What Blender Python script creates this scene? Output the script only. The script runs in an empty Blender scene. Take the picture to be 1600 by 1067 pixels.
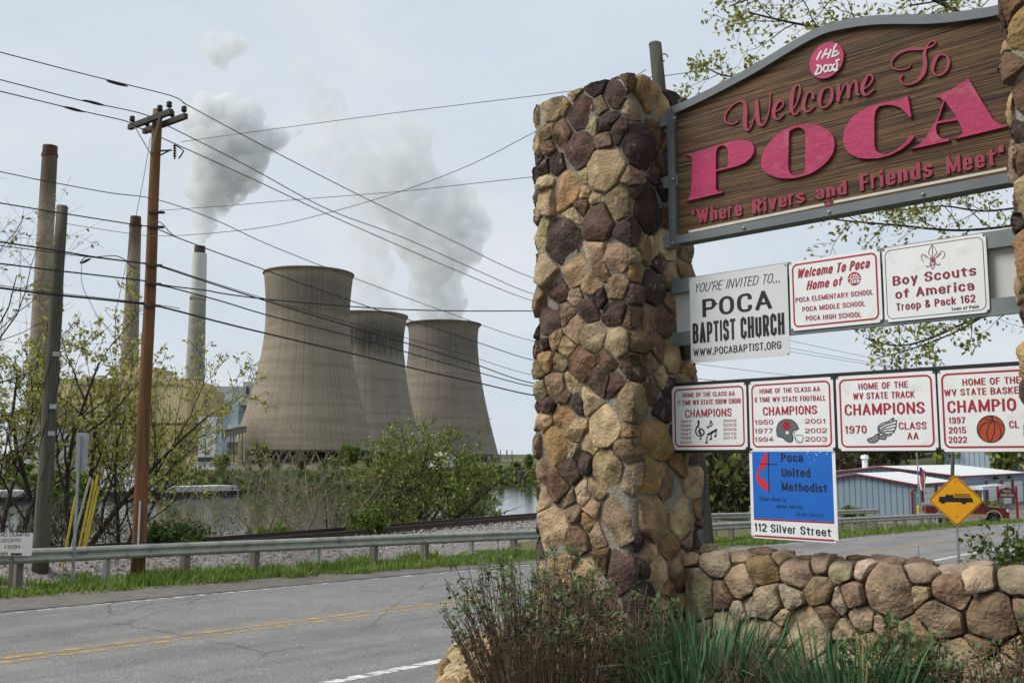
import bpy, bmesh, math, random
from math import sin, cos, pi, radians, sqrt, atan2, hypot
from mathutils import Vector, Matrix, noise as mnoise
SC = bpy.context.scene
COL = SC.collection
# ---------------------------------------------------------------- camera
F, CX, CY, YH = 1549.0, 800.0, 533.5, 715.0     # focal length, centre and eye level in units of a 1600 px wide frame
PITCH = math.atan((YH-CY)/F)
EZ = 2.8                                         # eye height above the road beside the camera
cam_d = bpy.data.cameras.new('camera'); cam = bpy.data.objects.new('camera', cam_d); COL.objects.link(cam)
cam_d.sensor_width = 36; cam_d.lens = 36*F/1600; cam_d.clip_start = .05; cam_d.clip_end = 30000
cam.location = (0, 0, EZ); cam.rotation_euler = (pi/2+PITCH, 0, 0); SC.camera = cam
# ---------------------------------------------------------------- sky, sun, exposure
SUN_EL, SUN_AZ = radians(48), radians(262)       # compass angle of the sun, from +Y clockwise
w = bpy.data.worlds.new('World'); SC.world = w; w.use_nodes = True
nt = w.node_tree; nt.nodes.clear()
def N_(t, k, **kw):
    n = t.nodes.new(k)
    for a, v in kw.items(): setattr(n, a, v)
    return n
sky = N_(nt, 'ShaderNodeTexSky', sky_type='NISHITA', sun_disc=False, sun_elevation=SUN_EL, sun_rotation=SUN_AZ)
sky.dust_density = 2.0; sky.air_density = 1.0
tc = N_(nt, 'ShaderNodeTexCoord')
mp = N_(nt, 'ShaderNodeMapping'); mp.inputs['Scale'].default_value = (1, 1, 2.6)
nz = N_(nt, 'ShaderNodeTexNoise'); nz.inputs['Scale'].default_value = 3.0; nz.inputs['Detail'].default_value = 8; nz.inputs['Roughness'].default_value = .58; nz.inputs['Distortion'].default_value = .5
rp = N_(nt, 'ShaderNodeMapRange'); rp.inputs['From Min'].default_value = .32; rp.inputs['From Max'].default_value = .68
rp.inputs['To Min'].default_value = .0; rp.inputs['To Max'].default_value = 1
cl = N_(nt, 'ShaderNodeMix', data_type='RGBA')
cl.inputs[6].default_value = (4.7, 5.4, 6.1, 1); cl.inputs[7].default_value = (5.85, 6.15, 6.5, 1)
sp_ = N_(nt, 'ShaderNodeSeparateXYZ')
el = N_(nt, 'ShaderNodeMapRange'); el.inputs['From Min'].default_value = -.02; el.inputs['From Max'].default_value = .3
el.inputs['To Min'].default_value = .93; el.inputs['To Max'].default_value = .97
mx = N_(nt, 'ShaderNodeMix', data_type='RGBA'); mx.inputs[0].default_value = .9
bg = N_(nt, 'ShaderNodeBackground'); bg.inputs['Strength'].default_value = .052
out = N_(nt, 'ShaderNodeOutputWorld')
L = nt.links.new
L(tc.outputs['Generated'], mp.inputs['Vector']); L(mp.outputs[0], nz.inputs['Vector']); L(nz.outputs['Fac'], rp.inputs['Value'])
L(tc.outputs['Generated'], sp_.inputs[0]); L(sp_.outputs['Z'], el.inputs['Value']); L(el.outputs[0], mx.inputs[0])
L(rp.outputs[0], cl.inputs[0]); L(sky.outputs[0], mx.inputs[6]); L(cl.outputs[2], mx.inputs[7]); L(mx.outputs[2], bg.inputs['Color']); L(bg.outputs[0], out.inputs['Surface'])
sun_d = bpy.data.lights.new('sun', 'SUN'); sun = bpy.data.objects.new('sun', sun_d); COL.objects.link(sun)
sun_d.energy = 1.5; sun_d.angle = radians(32); sun_d.color = (1, .95, .87)
sdir = Vector((sin(SUN_AZ)*cos(SUN_EL), cos(SUN_AZ)*cos(SUN_EL), sin(SUN_EL)))
sun.rotation_euler = sdir.to_track_quat('Z', 'Y').to_euler(); sun.location = sdir*50
SC.view_settings.view_transform = 'Standard'; SC.view_settings.look = 'None'
SC.view_settings.exposure = 1.32; SC.view_settings.gamma = 1; SC.view_settings.use_curve_mapping = False
SC.cycles.volume_step_rate = 1.0; SC.cycles.volume_max_steps = 128
SC.cycles.max_bounces = 6; SC.cycles.transparent_max_bounces = 24; SC.cycles.volume_bounces = 3
# ---------------------------------------------------------------- measuring from the photograph
cP, sP = cos(PITCH), sin(PITCH)
def ray(px, py):
    x = (px-CX)/F; y = -(py-CY)/F
    k = cP - sP*y
    return (x/k, 1.0, (sP + cP*y)/k)
def at(px, py, Y):
    d = ray(px, py); return Vector((d[0]*Y, Y, EZ + d[2]*Y))
# road frame: U runs along the road (away to the right), N across it (away to the left)
RA = radians(39); RU = (sin(RA), cos(RA)); RN = (-cos(RA), sin(RA))
def un(U, N): return (U*RU[0]+N*RN[0], U*RU[1]+N*RN[1])
def to_un(x, y): return (x*RU[0]+y*RU[1], x*RN[0]+y*RN[1])
def zr(U, N=14.):
    Uc = max(-60., min(U, 220.))
    z = -2.79 - .0256*Uc + .0172*max(0, min(N, 22.)) + EZ
    if Uc > 45: z -= .008*(min(Uc, 110)-45)
    if Uc > 110: z += .03*(Uc-110)
    return z
def on_road(px, py, dz=0.):
    d = ray(px, py); lo, hi = 3., 400.
    for _ in range(60):
        m = (lo+hi)/2; U, N = to_un(d[0]*m, m)
        if EZ + d[2]*m > zr(U, N)+dz: lo = m
        else: hi = m
    return Vector((d[0]*lo, lo, EZ+d[2]*lo))
# ---------------------------------------------------------------- mesh building
class MB:
    def __init__(s): s.v = []; s.f = []; s.c = []; s.m = []
    def add(s, vs, fs, col=None, mi=0):
        b = len(s.v); s.v.extend(vs)
        for f in fs: s.f.append(tuple(i+b for i in f)); s.c.append(col); s.m.append(mi)
    def box(s, c, size, rot=None, col=None, mi=0):
        hx, hy, hz = size[0]/2, size[1]/2, size[2]/2; c = Vector(c)
        vs = [Vector((x*hx, y*hy, z*hz)) for x in (-1, 1) for y in (-1, 1) for z in (-1, 1)]
        if rot is not None: vs = [rot @ q for q in vs]
        s.add([c+q for q in vs], [(0,1,3,2), (4,6,7,5), (0,4,5,1), (2,3,7,6), (0,2,6,4), (1,5,7,3)], col, mi)
    def bar(s, a, b, wd, ht, col=None, mi=0):
        a, b = Vector(a), Vector(b); d = b-a; ln = d.length; d.normalize()
        up = Vector((0,0,1)) if abs(d.z) < .95 else Vector((0,1,0))
        sd = d.cross(up).normalized(); up = sd.cross(d)
        s.box((a+b)/2, (ln, wd, ht), Matrix((d, sd, up)).transposed(), col, mi)
    def tube(s, pts, rad, n=6, col=None, cap=True, mi=0):
        pts = [Vector(p) for p in pts]; k = len(pts)
        if not isinstance(rad, (list, tuple)): rad = [rad]*k
        vs = []; pr = None
        for i, p in enumerate(pts):
            t = (pts[min(i+1, k-1)]-pts[max(i-1, 0)])
            t = t.normalized() if t.length > 1e-9 else Vector((0,0,1))
            if pr is None:
                a = t.cross(Vector((0,0,1)));
                if a.length < .05: a = t.cross(Vector((1,0,0)))
                a.normalize()
            else:
                a = pr - t*pr.dot(t)
                a = a.normalized() if a.length > 1e-6 else t.orthogonal().normalized()
            pr = a; b = t.cross(a)
            for j in range(n):
                an = 2*pi*j/n; vs.append(p + (a*cos(an)+b*sin(an))*rad[i])
        fs = [(i*n+j, i*n+(j+1) % n, (i+1)*n+(j+1) % n, (i+1)*n+j) for i in range(k-1) for j in range(n)]
        if cap: fs += [tuple(range(n-1, -1, -1)), tuple(range((k-1)*n, k*n))]
        s.add(vs, fs, col, mi)
    def lathe(s, prof, n=24, o=(0,0,0), ax=None, col=None, mi=0, closed=False):
        o = Vector(o); R = ax if ax is not None else Matrix.Identity(3); k = len(prof)
        vs = [o + R @ Vector((r*cos(2*pi*j/n), r*sin(2*pi*j/n), z)) for r, z in prof for j in range(n)]
        fs = [(i*n+j, i*n+(j+1) % n, (i+1)*n+(j+1) % n, (i+1)*n+j) for i in range(k-1) for j in range(n)]
        if closed: fs += [((k-1)*n+j, (k-1)*n+(j+1) % n, (j+1) % n, j) for j in range(n)]
        s.add(vs, fs, col, mi)
    def prism(s, poly, fn, d0, d1, col=None, mi=0):
        """poly: 2-D outline; fn(x, y, d) -> point; solid between depths d0 and d1"""
        n = len(poly); vs = [fn(x, y, d0) for x, y in poly]+[fn(x, y, d1) for x, y in poly]
        s.add(vs, [tuple(range(n)), tuple(range(2*n-1, n-1, -1))]+[(i, i+n, (i+1) % n+n, (i+1) % n) for i in range(n)], col, mi)
    def ring(s, outer, inner, fn, d0, d1, col=None, mi=0):
        n = len(outer)
        vs = [fn(x, y, d0) for x, y in outer]+[fn(x, y, d0) for x, y in inner]+[fn(x, y, d1) for x, y in outer]+[fn(x, y, d1) for x, y in inner]
        fs = []
        for i in range(n):
            j = (i+1) % n
            fs += [(i, j, n+j, n+i), (2*n+i, 3*n+i, 3*n+j, 2*n+j), (i, 2*n+i, 2*n+j, j), (n+i, n+j, 3*n+j, 3*n+i)]
        s.add(vs, fs, col, mi)
    def mesh(s, name, mats, smooth=False, shift=None):
        me = bpy.data.meshes.new(name)
        vs = [tuple(q) for q in s.v] if shift is None else [(q[0]-shift[0], q[1]-shift[1], q[2]-shift[2]) for q in s.v]
        me.from_pydata(vs, [], s.f)
        if any(c is not None for c in s.c):
            ca = me.color_attributes.new('tint', 'FLOAT_COLOR', 'CORNER'); buf = []
            for p, c in zip(me.polygons, s.c):
                c = c or (.5, .5, .5); buf.extend((c[0], c[1], c[2], 1.)*p.loop_total)
            ca.data.foreach_set('color', buf)
        for m in (mats if isinstance(mats, (list, tuple)) else [mats]): me.materials.append(m)
        if any(s.m): me.polygons.foreach_set('material_index', s.m)
        if smooth: me.polygons.foreach_set('use_smooth', [True]*len(me.polygons))
        me.update(); return me
def fix_normals(me):
    bm = bmesh.new(); bm.from_mesh(me); bmesh.ops.recalc_face_normals(bm, faces=bm.faces); bm.to_mesh(me); bm.free()
def wl(o):
    v = Vector((0,0,0))
    while o is not None: v = v + o.location; o = o.parent
    return v
def tag(o, label=None, cat=None, group=None, kind=None):
    if label: o['label'] = label
    if cat: o['category'] = cat
    if group: o['group'] = group
    if kind: o['kind'] = kind
    return o
def thing(name, label, cat, loc=(0,0,0), group=None, rz=0):
    o = bpy.data.objects.new(name, None); COL.objects.link(o); o.location = loc; o.rotation_euler = (0,0,rz)
    o.empty_display_size = .2
    return tag(o, label, cat, group)
def part(name, mb, mats, parent=None, smooth=False, local=False, fix=False):
    """link one mesh object; its vertices are world positions unless local (positions in the parent's own frame)"""
    sh = None if (parent is None or local) else wl(parent)
    me = mb.mesh(name, mats, smooth, sh)
    if fix: fix_normals(me)
    o = bpy.data.objects.new(name, me); COL.objects.link(o)
    if parent is not None: o.parent = parent
    return o
def solo(name, mb, mats, label, cat, loc=(0,0,0), group=None, smooth=False, fix=False):
    me = mb.mesh(name, mats, smooth, loc)
    if fix: fix_normals(me)
    o = bpy.data.objects.new(name, me); COL.objects.link(o); o.location = loc
    return tag(o, label, cat, group)
def structure(name, mb, mats, smooth=False, kind='structure', fix=False, label=None, cat=None):
    o = part(name, mb, mats, None, smooth, fix=fix); o['kind'] = kind
    return tag(o, label, cat)
def copy_tree(o, parent=None):
    c = o.copy(); COL.objects.link(c)
    if parent is not None: c.parent = parent
    for ch in list(o.children): copy_tree(ch, c)
    return c
def circle(cx, cy, r, n=28, ry=None): return [(cx+r*cos(2*pi*i/n), cy+(ry or r)*sin(2*pi*i/n)) for i in range(n)]
def rrect(x0, y0, x1, y1, r, k=5):
    o = []
    for cx, cy, a0 in ((x1-r, y1-r, 0), (x0+r, y1-r, 90), (x0+r, y0+r, 180), (x1-r, y0+r, 270)):
        for i in range(k+1): a = radians(a0+90*i/k); o.append((cx+r*cos(a), cy+r*sin(a)))
    return o
def smooth_line(P, k=5, closed=False):
    n = len(P); o = []
    for i in range(n if closed else n-1):
        g = (lambda j: P[j % n]) if closed else (lambda j: P[max(0, min(n-1, j))])
        a, b, c, d = g(i-1), g(i), g(i+1), g(i+2)
        for j in range(k):
            t = j/k
            o.append(tuple(.5*(2*b[q]+(c[q]-a[q])*t+(2*a[q]-5*b[q]+4*c[q]-d[q])*t*t+(3*b[q]-a[q]-3*c[q]+d[q])*t**3) for q in range(len(b))))
    if not closed: o.append(tuple(P[-1]))
    return o
# ---------------------------------------------------------------- materials
def M(name, col, rough=.75, var=.18, scale=4., col2=None, bump=0., bscale=60., metal=0., spec=.35, tint=False, stretch=None, detail=6, thr=None, dirt=None):
    m = bpy.data.materials.new(name); m.use_nodes = True; t = m.node_tree; b = t.nodes['Principled BSDF']; l = t.links.new
    b.inputs['Roughness'].default_value = rough; b.inputs['Metallic'].default_value = metal; b.inputs['Specular IOR Level'].default_value = spec
    tc = N_(t, 'ShaderNodeTexCoord'); mp = N_(t, 'ShaderNodeMapping'); l(tc.outputs['Object'], mp.inputs['Vector'])
    if stretch: mp.inputs['Scale'].default_value = stretch
    nz = N_(t, 'ShaderNodeTexNoise'); nz.inputs['Scale'].default_value = scale; nz.inputs['Detail'].default_value = detail; nz.inputs['Roughness'].default_value = .62
    l(mp.outputs[0], nz.inputs['Vector'])
    r = N_(t, 'ShaderNodeMapRange'); lo, hi = thr or (.3, .7)
    r.inputs['From Min'].default_value = lo; r.inputs['From Max'].default_value = hi; l(nz.outputs['Fac'], r.inputs['Value'])
    x = N_(t, 'ShaderNodeMix', data_type='RGBA'); l(r.outputs[0], x.inputs[0])
    if tint:
        a = N_(t, 'ShaderNodeAttribute', attribute_name='tint')
        g = []
        for k in (1-var, 1+var):
            q = N_(t, 'ShaderNodeMix', data_type='RGBA', blend_type='MULTIPLY'); q.inputs[0].default_value = 1; l(a.outputs['Color'], q.inputs[6]); q.inputs[7].default_value = (k*col[0], k*col[1], k*col[2], 1); g.append(q)
        l(g[0].outputs[2], x.inputs[6]); l(g[1].outputs[2], x.inputs[7])
    else:
        c2 = col2 or tuple(min(1, q*(1+var)) for q in col)
        c1 = col if col2 else tuple(q*(1-var) for q in col)
        x.inputs[6].default_value = (*c1, 1); x.inputs[7].default_value = (*c2, 1)
    res = x.outputs[2]
    if dirt:                                            # (colour, noise scale, low, high)
        n3 = N_(t, 'ShaderNodeTexNoise'); n3.inputs['Scale'].default_value = dirt[1]; n3.inputs['Detail'].default_value = 8; n3.inputs['Roughness'].default_value = .7; l(mp.outputs[0], n3.inputs['Vector'])
        r3 = N_(t, 'ShaderNodeMapRange'); r3.inputs['From Min'].default_value = dirt[2]; r3.inputs['From Max'].default_value = dirt[3]; l(n3.outputs['Fac'], r3.inputs['Value'])
        x3 = N_(t, 'ShaderNodeMix', data_type='RGBA'); l(r3.outputs[0], x3.inputs[0]); l(res, x3.inputs[6]); x3.inputs[7].default_value = (*dirt[0], 1); res = x3.outputs[2]
    l(res, b.inputs['Base Color'])
    if bump:
        n2 = N_(t, 'ShaderNodeTexNoise'); n2.inputs['Scale'].default_value = bscale; n2.inputs['Detail'].default_value = 5; l(mp.outputs[0], n2.inputs['Vector'])
        bu = N_(t, 'ShaderNodeBump'); bu.inputs['Strength'].default_value = min(1, bump); bu.inputs['Distance'].default_value = .02*max(1, bump); l(n2.outputs['Fac'], bu.inputs['Height']); l(bu.outputs[0], b.inputs['Normal'])
    return m
def leaf_mat(name, k=1.0, trans=.35):
    m = bpy.data.materials.new(name); m.use_nodes = True; t = m.node_tree; t.nodes.clear(); l = t.links.new
    a = N_(t, 'ShaderNodeAttribute', attribute_name='tint')
    d = N_(t, 'ShaderNodeBsdfPrincipled'); d.inputs['Roughness'].default_value = .6; d.inputs['Specular IOR Level'].default_value = .25
    tr = N_(t, 'ShaderNodeBsdfTranslucent'); mx = N_(t, 'ShaderNodeMixShader'); mx.inputs[0].default_value = trans; o = N_(t, 'ShaderNodeOutputMaterial')
    l(a.outputs['Color'], d.inputs['Base Color']); l(a.outputs['Color'], tr.inputs['Color']); l(d.outputs[0], mx.inputs[1]); l(tr.outputs[0], mx.inputs[2]); l(mx.outputs[0], o.inputs['Surface'])
    return m
def worn_paint(name, col, scale, lo, hi, stretch=None):
    """road paint with bare patches where it has worn off"""
    m = M(name, col, .7, .12, 9); t = m.node_tree; l = t.links.new; b = t.nodes['Principled BSDF']; o = t.nodes['Material Output']
    tc = N_(t, 'ShaderNodeTexCoord'); mp = N_(t, 'ShaderNodeMapping'); l(tc.outputs['Object'], mp.inputs['Vector'])
    if stretch: mp.inputs['Rotation'].default_value = (0, 0, RA); mp.inputs['Scale'].default_value = stretch
    n = N_(t, 'ShaderNodeTexNoise'); n.inputs['Scale'].default_value = scale; n.inputs['Detail'].default_value = 8; n.inputs['Roughness'].default_value = .75; l(mp.outputs[0], n.inputs['Vector'])
    r = N_(t, 'ShaderNodeMapRange'); r.inputs['From Min'].default_value = lo; r.inputs['From Max'].default_value = hi; r.inputs['To Max'].default_value = .82; l(n.outputs['Fac'], r.inputs['Value'])
    tr = N_(t, 'ShaderNodeBsdfTransparent'); mx = N_(t, 'ShaderNodeMixShader'); l(r.outputs[0], mx.inputs[0]); l(tr.outputs[0], mx.inputs[1]); l(b.outputs[0], mx.inputs[2]); l(mx.outputs[0], o.inputs['Surface'])
    return m
BLACK = M('black_paint', (.012,.012,.014), .5, .1)
WHITE = M('white_sign_sheeting', (.70,.72,.73), .42, .06, 2.2, bump=.06, bscale=6, dirt=((.5,.48,.42), 3.5, .53, .76))
MAROON = M('maroon_paint', (.22,.012,.03), .5, .08)
GREY_METAL = M('galvanised_metal', (.3,.32,.33), .5, .2, 6, metal=.4, bump=.05)
# ================================================================ THE SETTING
def lerp_tab(tab, x):
    if x <= tab[0][0]: return tab[0][1]
    for (a, va), (b, vb) in zip(tab, tab[1:]):
        if x <= b: return va+(vb-va)*(x-a)/(b-a)
    return tab[-1][1]
E1 = lambda U: lerp_tab([(-60,18.), (22,18.), (44,17.0), (76,18.), (150,18.5), (260,19)], U)      # far edge line
E2 = lambda U: lerp_tab([(-60,13.8), (15,14.), (37,13.3), (51,13.9), (260,14.3)], U)
E3 = lambda U: lerp_tab([(-60,9.9), (11,10.), (40,10.75), (260,11)], U)
GR = lambda U: lerp_tab([(-60,21.6), (10,21.4), (25,20.3), (36,19.4), (49,19.0), (74,20.0), (150,20)], U)   # guardrail line
TK = lambda U: lerp_tab([(-60,23.9), (0,23.9), (15.7,24.5), (21.8,26.4), (40.5,32.1), (80.,43.7), (103.,50.7), (160,66)], U)  # track centre
SHORE = lambda U: 50+max(0., U-70)*.42
FAR_SHORE = 187.
WATER = EZ-7.5
def sstep(a, b, x):
    t = max(0., min(1., (x-a)/(b-a))); return t*t*(3-2*t)
MOUND = -1.42+EZ
def terrain(U, N):
    x, y = un(U, N)
    base = zr(U, N)
    if N < 9:                                           # bank under the camera and the flower bed
        d = max(hypot((x-2.2)/1.0, (y-3.0)/1.0)-3.3, 0)
        k = 1-sstep(0., 3.6, d)
        z = base-.06 - .02*max(0, 6-N)
        return z+(MOUND-.12-z)*k
    g = GR(U)
    if N < g+.4: return base-.05-.10*sstep(19.2, 21.5, N)
    t = TK(U)
    z = base-.15
    if N < t+4: return z - .15*sstep(g, g+2, N)
    sh = SHORE(U)
    if N < sh+6:
        k = sstep(t+3.2, sh+6, N); return (z-.15)*(1-k)+(WATER-1.6)*k
    if N < FAR_SHORE-4: return WATER-1.6
    k = sstep(FAR_SHORE-4, FAR_SHORE+13, N)
    return (WATER-1.6)*(1-k)+(-4.3+EZ)*k
gu = [-5000,-2500,-1200,-600,-300,-160,-100]+[-80+4*i for i in range(20)]+[0.5*i for i in range(70)]+[35+3*i for i in range(50)]+[200,260,340,450,600,900,1400,2400,4500,9000]
gn = [-3000,-1200,-500,-240,-120,-70,-45,-30,-22,-16]+[-12+.6*i for i in range(37)]+[10.5,13,16,18.2]+[18.6+.5*i for i in range(14)]+[26+1.0*i for i in range(45)]+[75,90,120,150,170,180,183,184.5,186,187.5,189,191,193,196,200,206,215,240,300,420,600,900,1500,2600,5000,9000,14000]
mb = MB(); ni = len(gn); vs = []
for u_ in gu:
    for n_ in gn:
        x, y = un(u_, n_); z = terrain(u_, n_)
        if -60 < u_ < 150 and 24 < n_ < 70: z += .25*mnoise.noise(Vector((x*.3, y*.3, 0)))
        vs.append((x, y, z))
mb.add(vs, [(i*ni+j, (i+1)*ni+j, (i+1)*ni+j+1, i*ni+j+1) for i in range(len(gu)-1) for j in range(ni-1)])
m_soil = M('grassy_earth', (.06,.075,.022), .95, .3, 1.2, col2=(.115,.095,.055), bump=.5, bscale=25)
structure('ground', mb, m_soil, True)
# water
m_water = bpy.data.materials.new('river_water'); m_water.use_nodes = True
t = m_water.node_tree; b = t.nodes['Principled BSDF']; b.inputs['Base Color'].default_value = (.035,.042,.032,1); b.inputs['Roughness'].default_value = .06; b.inputs['Specular IOR Level'].default_value = .5
tc_ = N_(t, 'ShaderNodeTexCoord'); mp_ = N_(t, 'ShaderNodeMapping'); mp_.inputs['Scale'].default_value = (.35,.8,1); n_ = N_(t, 'ShaderNodeTexNoise'); n_.inputs['Scale'].default_value = 1.1; n_.inputs['Detail'].default_value = 5
bu = N_(t, 'ShaderNodeBump'); bu.inputs['Strength'].default_value = .22; bu.inputs['Distance'].default_value = .12
t.links.new(tc_.outputs['Object'], mp_.inputs[0]); t.links.new(mp_.outputs[0], n_.inputs['Vector']); t.links.new(n_.outputs['Fac'], bu.inputs['Height']); t.links.new(bu.outputs[0], b.inputs['Normal'])
mb = MB(); q = [un(-1500, 47), un(900, 47), un(900, FAR_SHORE+8), un(-1500, FAR_SHORE+8)]
mb.add([(x, y, WATER) for x, y in q], [(0,1,2,3)]); structure('river', mb, m_water)
# road sheet with its gravelly shoulders and painted lines
US = [-60, -40, -25, -15, -8]+[-4+2*i for i in range(40)]+[80+6*i for i in range(14)]+[180, 220, 260]
def strip(fa, fb, dz, k=1):
    mb = MB(); vs = []
    for U in US:
        for j in range(k+1):
            N = fa(U)+(fb(U)-fa(U))*j/k; x, y = un(U, N); vs.append((x, y, zr(U, N)+dz))
    mb.add(vs, [(i*(k+1)+j, (i+1)*(k+1)+j, (i+1)*(k+1)+j+1, i*(k+1)+j+1) for i in range(len(US)-1) for j in range(k)])
    return mb
m_asph = M('asphalt', (.125,.123,.12), .9, .3, 1.1, col2=(.175,.172,.168), bump=.45, bscale=90, dirt=((.34,.335,.325), 40, .5, .62))
def add_cracks(m):
    t = m.node_tree; l = t.links.new; b = t.nodes['Principled BSDF']; src = b.inputs['Base Color'].links[0].from_socket
    tc = N_(t, 'ShaderNodeTexCoord'); mp = N_(t, 'ShaderNodeMapping'); mp.inputs['Rotation'].default_value = (0,0,RA); mp.inputs['Scale'].default_value = (1,.55,1); l(tc.outputs['Object'], mp.inputs[0])
    nz = N_(t, 'ShaderNodeTexNoise'); nz.inputs['Scale'].default_value = 1.3; nz.inputs['Detail'].default_value = 5; l(mp.outputs[0], nz.inputs['Vector'])
    ad = N_(t, 'ShaderNodeMix', data_type='VECTOR'); ad.inputs[0].default_value = .35; l(mp.outputs[0], ad.inputs[4]); l(nz.outputs['Color'], ad.inputs[5])
    vo = N_(t, 'ShaderNodeTexVoronoi', feature='DISTANCE_TO_EDGE'); vo.inputs['Scale'].default_value = .42; l(ad.outputs[1], vo.inputs['Vector'])
    r = N_(t, 'ShaderNodeMapRange'); r.inputs['From Min'].default_value = .0; r.inputs['From Max'].default_value = .009; r.inputs['To Min'].default_value = .55; r.inputs['To Max'].default_value = 0; l(vo.outputs['Distance'], r.inputs['Value'])
    n2 = N_(t, 'ShaderNodeTexNoise'); n2.inputs['Scale'].default_value = .5; l(mp.outputs[0], n2.inputs['Vector'])
    r2 = N_(t, 'ShaderNodeMapRange'); r2.inputs['From Min'].default_value = .38; r2.inputs['From Max'].default_value = .52; l(n2.outputs['Fac'], r2.inputs['Value'])
    mu = N_(t, 'ShaderNodeMath', operation='MULTIPLY'); l(r.outputs[0], mu.inputs[0]); l(r2.outputs[0], mu.inputs[1])
    x = N_(t, 'ShaderNodeMix', data_type='RGBA'); l(mu.outputs[0], x.inputs[0]); l(src, x.inputs[6]); x.inputs[7].default_value = (.022,.021,.02,1); l(x.outputs[2], b.inputs['Base Color'])
add_cracks(m_asph)
def add_lanes(m):
    """wheel paths polished dark, a paler crown between them, and patches drawn out along the road"""
    t = m.node_tree; l = t.links.new; b = t.nodes['Principled BSDF']; src = b.inputs['Base Color'].links[0].from_socket
    tc = N_(t, 'ShaderNodeTexCoord'); mp = N_(t, 'ShaderNodeMapping'); mp.inputs['Rotation'].default_value = (0,0,RA-pi/2); l(tc.outputs['Object'], mp.inputs[0])
    m2 = N_(t, 'ShaderNodeMapping'); m2.inputs['Scale'].default_value = (.12,1,1); l(mp.outputs[0], m2.inputs[0])
    n = N_(t, 'ShaderNodeTexNoise'); n.inputs['Scale'].default_value = .9; n.inputs['Detail'].default_value = 7; n.inputs['Roughness'].default_value = .65; l(m2.outputs[0], n.inputs['Vector'])
    r = N_(t, 'ShaderNodeMapRange'); r.inputs['From Min'].default_value = .46; r.inputs['From Max'].default_value = .64; r.inputs['To Max'].default_value = .55; l(n.outputs['Fac'], r.inputs['Value'])
    x = N_(t, 'ShaderNodeMix', data_type='RGBA', blend_type='MULTIPLY'); l(r.outputs[0], x.inputs[0]); l(src, x.inputs[6]); x.inputs[7].default_value = (.52,.52,.53,1)
    l(x.outputs[2], b.inputs['Base Color'])
add_lanes(m_asph)
structure('road', strip(lambda U: E3(U)-1.9, lambda U: E1(U)+.22, .0, 8), m_asph)
m_shoulder = M('shoulder_gravel', (.105,.094,.082), .95, .25, 2.5, col2=(.17,.155,.14), bump=.6, bscale=60, dirt=((.27,.25,.235), 55, .56, .7))
structure('road_shoulder', strip(lambda U: E1(U)+.22, lambda U: GR(U)-1.35+.3*mnoise.noise(Vector((U*.5,0,0))), -.006, 2), m_shoulder)
m_seam = worn_paint('joint_sealant', (.02,.02,.02), 3, .36, .5, (.5,6,1))
structure('road_seam', strip(lambda U: E1(U)+.1, lambda U: E1(U)+.24, .004), m_seam)
structure('edge_marking', strip(lambda U: E1(U)-.1, lambda U: E1(U)+.06, .008), worn_paint('worn_white_paint', (.62,.62,.6), 2.4, .5, .56, (1.2,3,1)))
structure('near_edge_marking', strip(lambda U: E3(U)-.09, lambda U: E3(U)+.1, .006), worn_paint('white_paint', (.7,.7,.68), 2.6, .44, .5, (1.2,4,1)))
m_yel = worn_paint('worn_yellow_paint', (.5,.31,.085), 2.4, .465, .53, (.7,4,1))
structure('centre_marking', strip(lambda U: E2(U)+.09, lambda U: E2(U)+.24, .006), m_yel)
structure('centre_marking', strip(lambda U: E2(U)-.2, lambda U: E2(U)-.07, .006), m_yel)
# railway: ballast bed, sleepers, two rails
RZ = lambda U: zr(U, 22)+.5
UT = [-60+3*i for i in range(62)]+[130, 140, 150, 160]
m_ball = M('ballast_stone', (.17,.15,.14), .95, .3, 14, col2=(.30,.27,.255), bump=1, bscale=22, thr=(.4,.6), dirt=((.05,.045,.042), 16, .52, .62))
mb = MB(); vs = []; prof = [(-4.0,-.85), (-2.5,-.5), (-1.5,-.2), (1.5,-.2), (2.4,-.6), (3.8,-1.4)]
bed_u = [-60+1.0*i for i in range(220)]
for U in bed_u:
    for o, dz in prof: x, y = un(U, TK(U)+o); vs.append((x, y, RZ(U)+dz+.06*mnoise.noise(Vector((U*.9, o*2, 3)))))
k = len(prof); mb.add(vs, [(i*k+j, (i+1)*k+j, (i+1)*k+j+1, i*k+j+1) for i in range(len(bed_u)-1) for j in range(k-1)])
structure('ballast_bed', mb, m_ball, True)
rg = random.Random(5); mb = MB()
for i in range(9000):                                   # loose stones lying on the near slope of the bed
    U = rg.uniform(4, 85); o = -2.6+2.2*rg.random()-rg.random()*1.2; s = rg.uniform(.02, .05)*(1+U*.008)
    x, y = un(U, TK(U)+o); z = RZ(U)+lerp_tab(prof, o)+s*.5; g = rg.choice((.12,.2,.3,.38)); c = (g, g*.93, g*.88)
    a = [rg.uniform(.6, 1.3)*s for _ in range(6)]
    mb.add([(x+a[0], y, z), (x, y+a[1], z), (x-a[2], y, z), (x, y-a[3], z), (x, y, z+a[4]), (x, y, z-a[5])], [(0,1,4), (1,2,4), (2,3,4), (3,0,4)], c)
o = structure('ballast_gravel', mb, M('loose_stone', (1,1,1), .95, .1, 30, tint=True), kind='stuff', label='grey loose ballast stones along the railway bed', cat='gravel')
m_rail = M('rusty_rail', (.045,.028,.02), .6, .3, 8)
rail_t = thing('railway_track', 'single railway track on pale ballast behind the guardrail', 'railway track', (*un(20, TK(20)), RZ(20)-.2))
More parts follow.
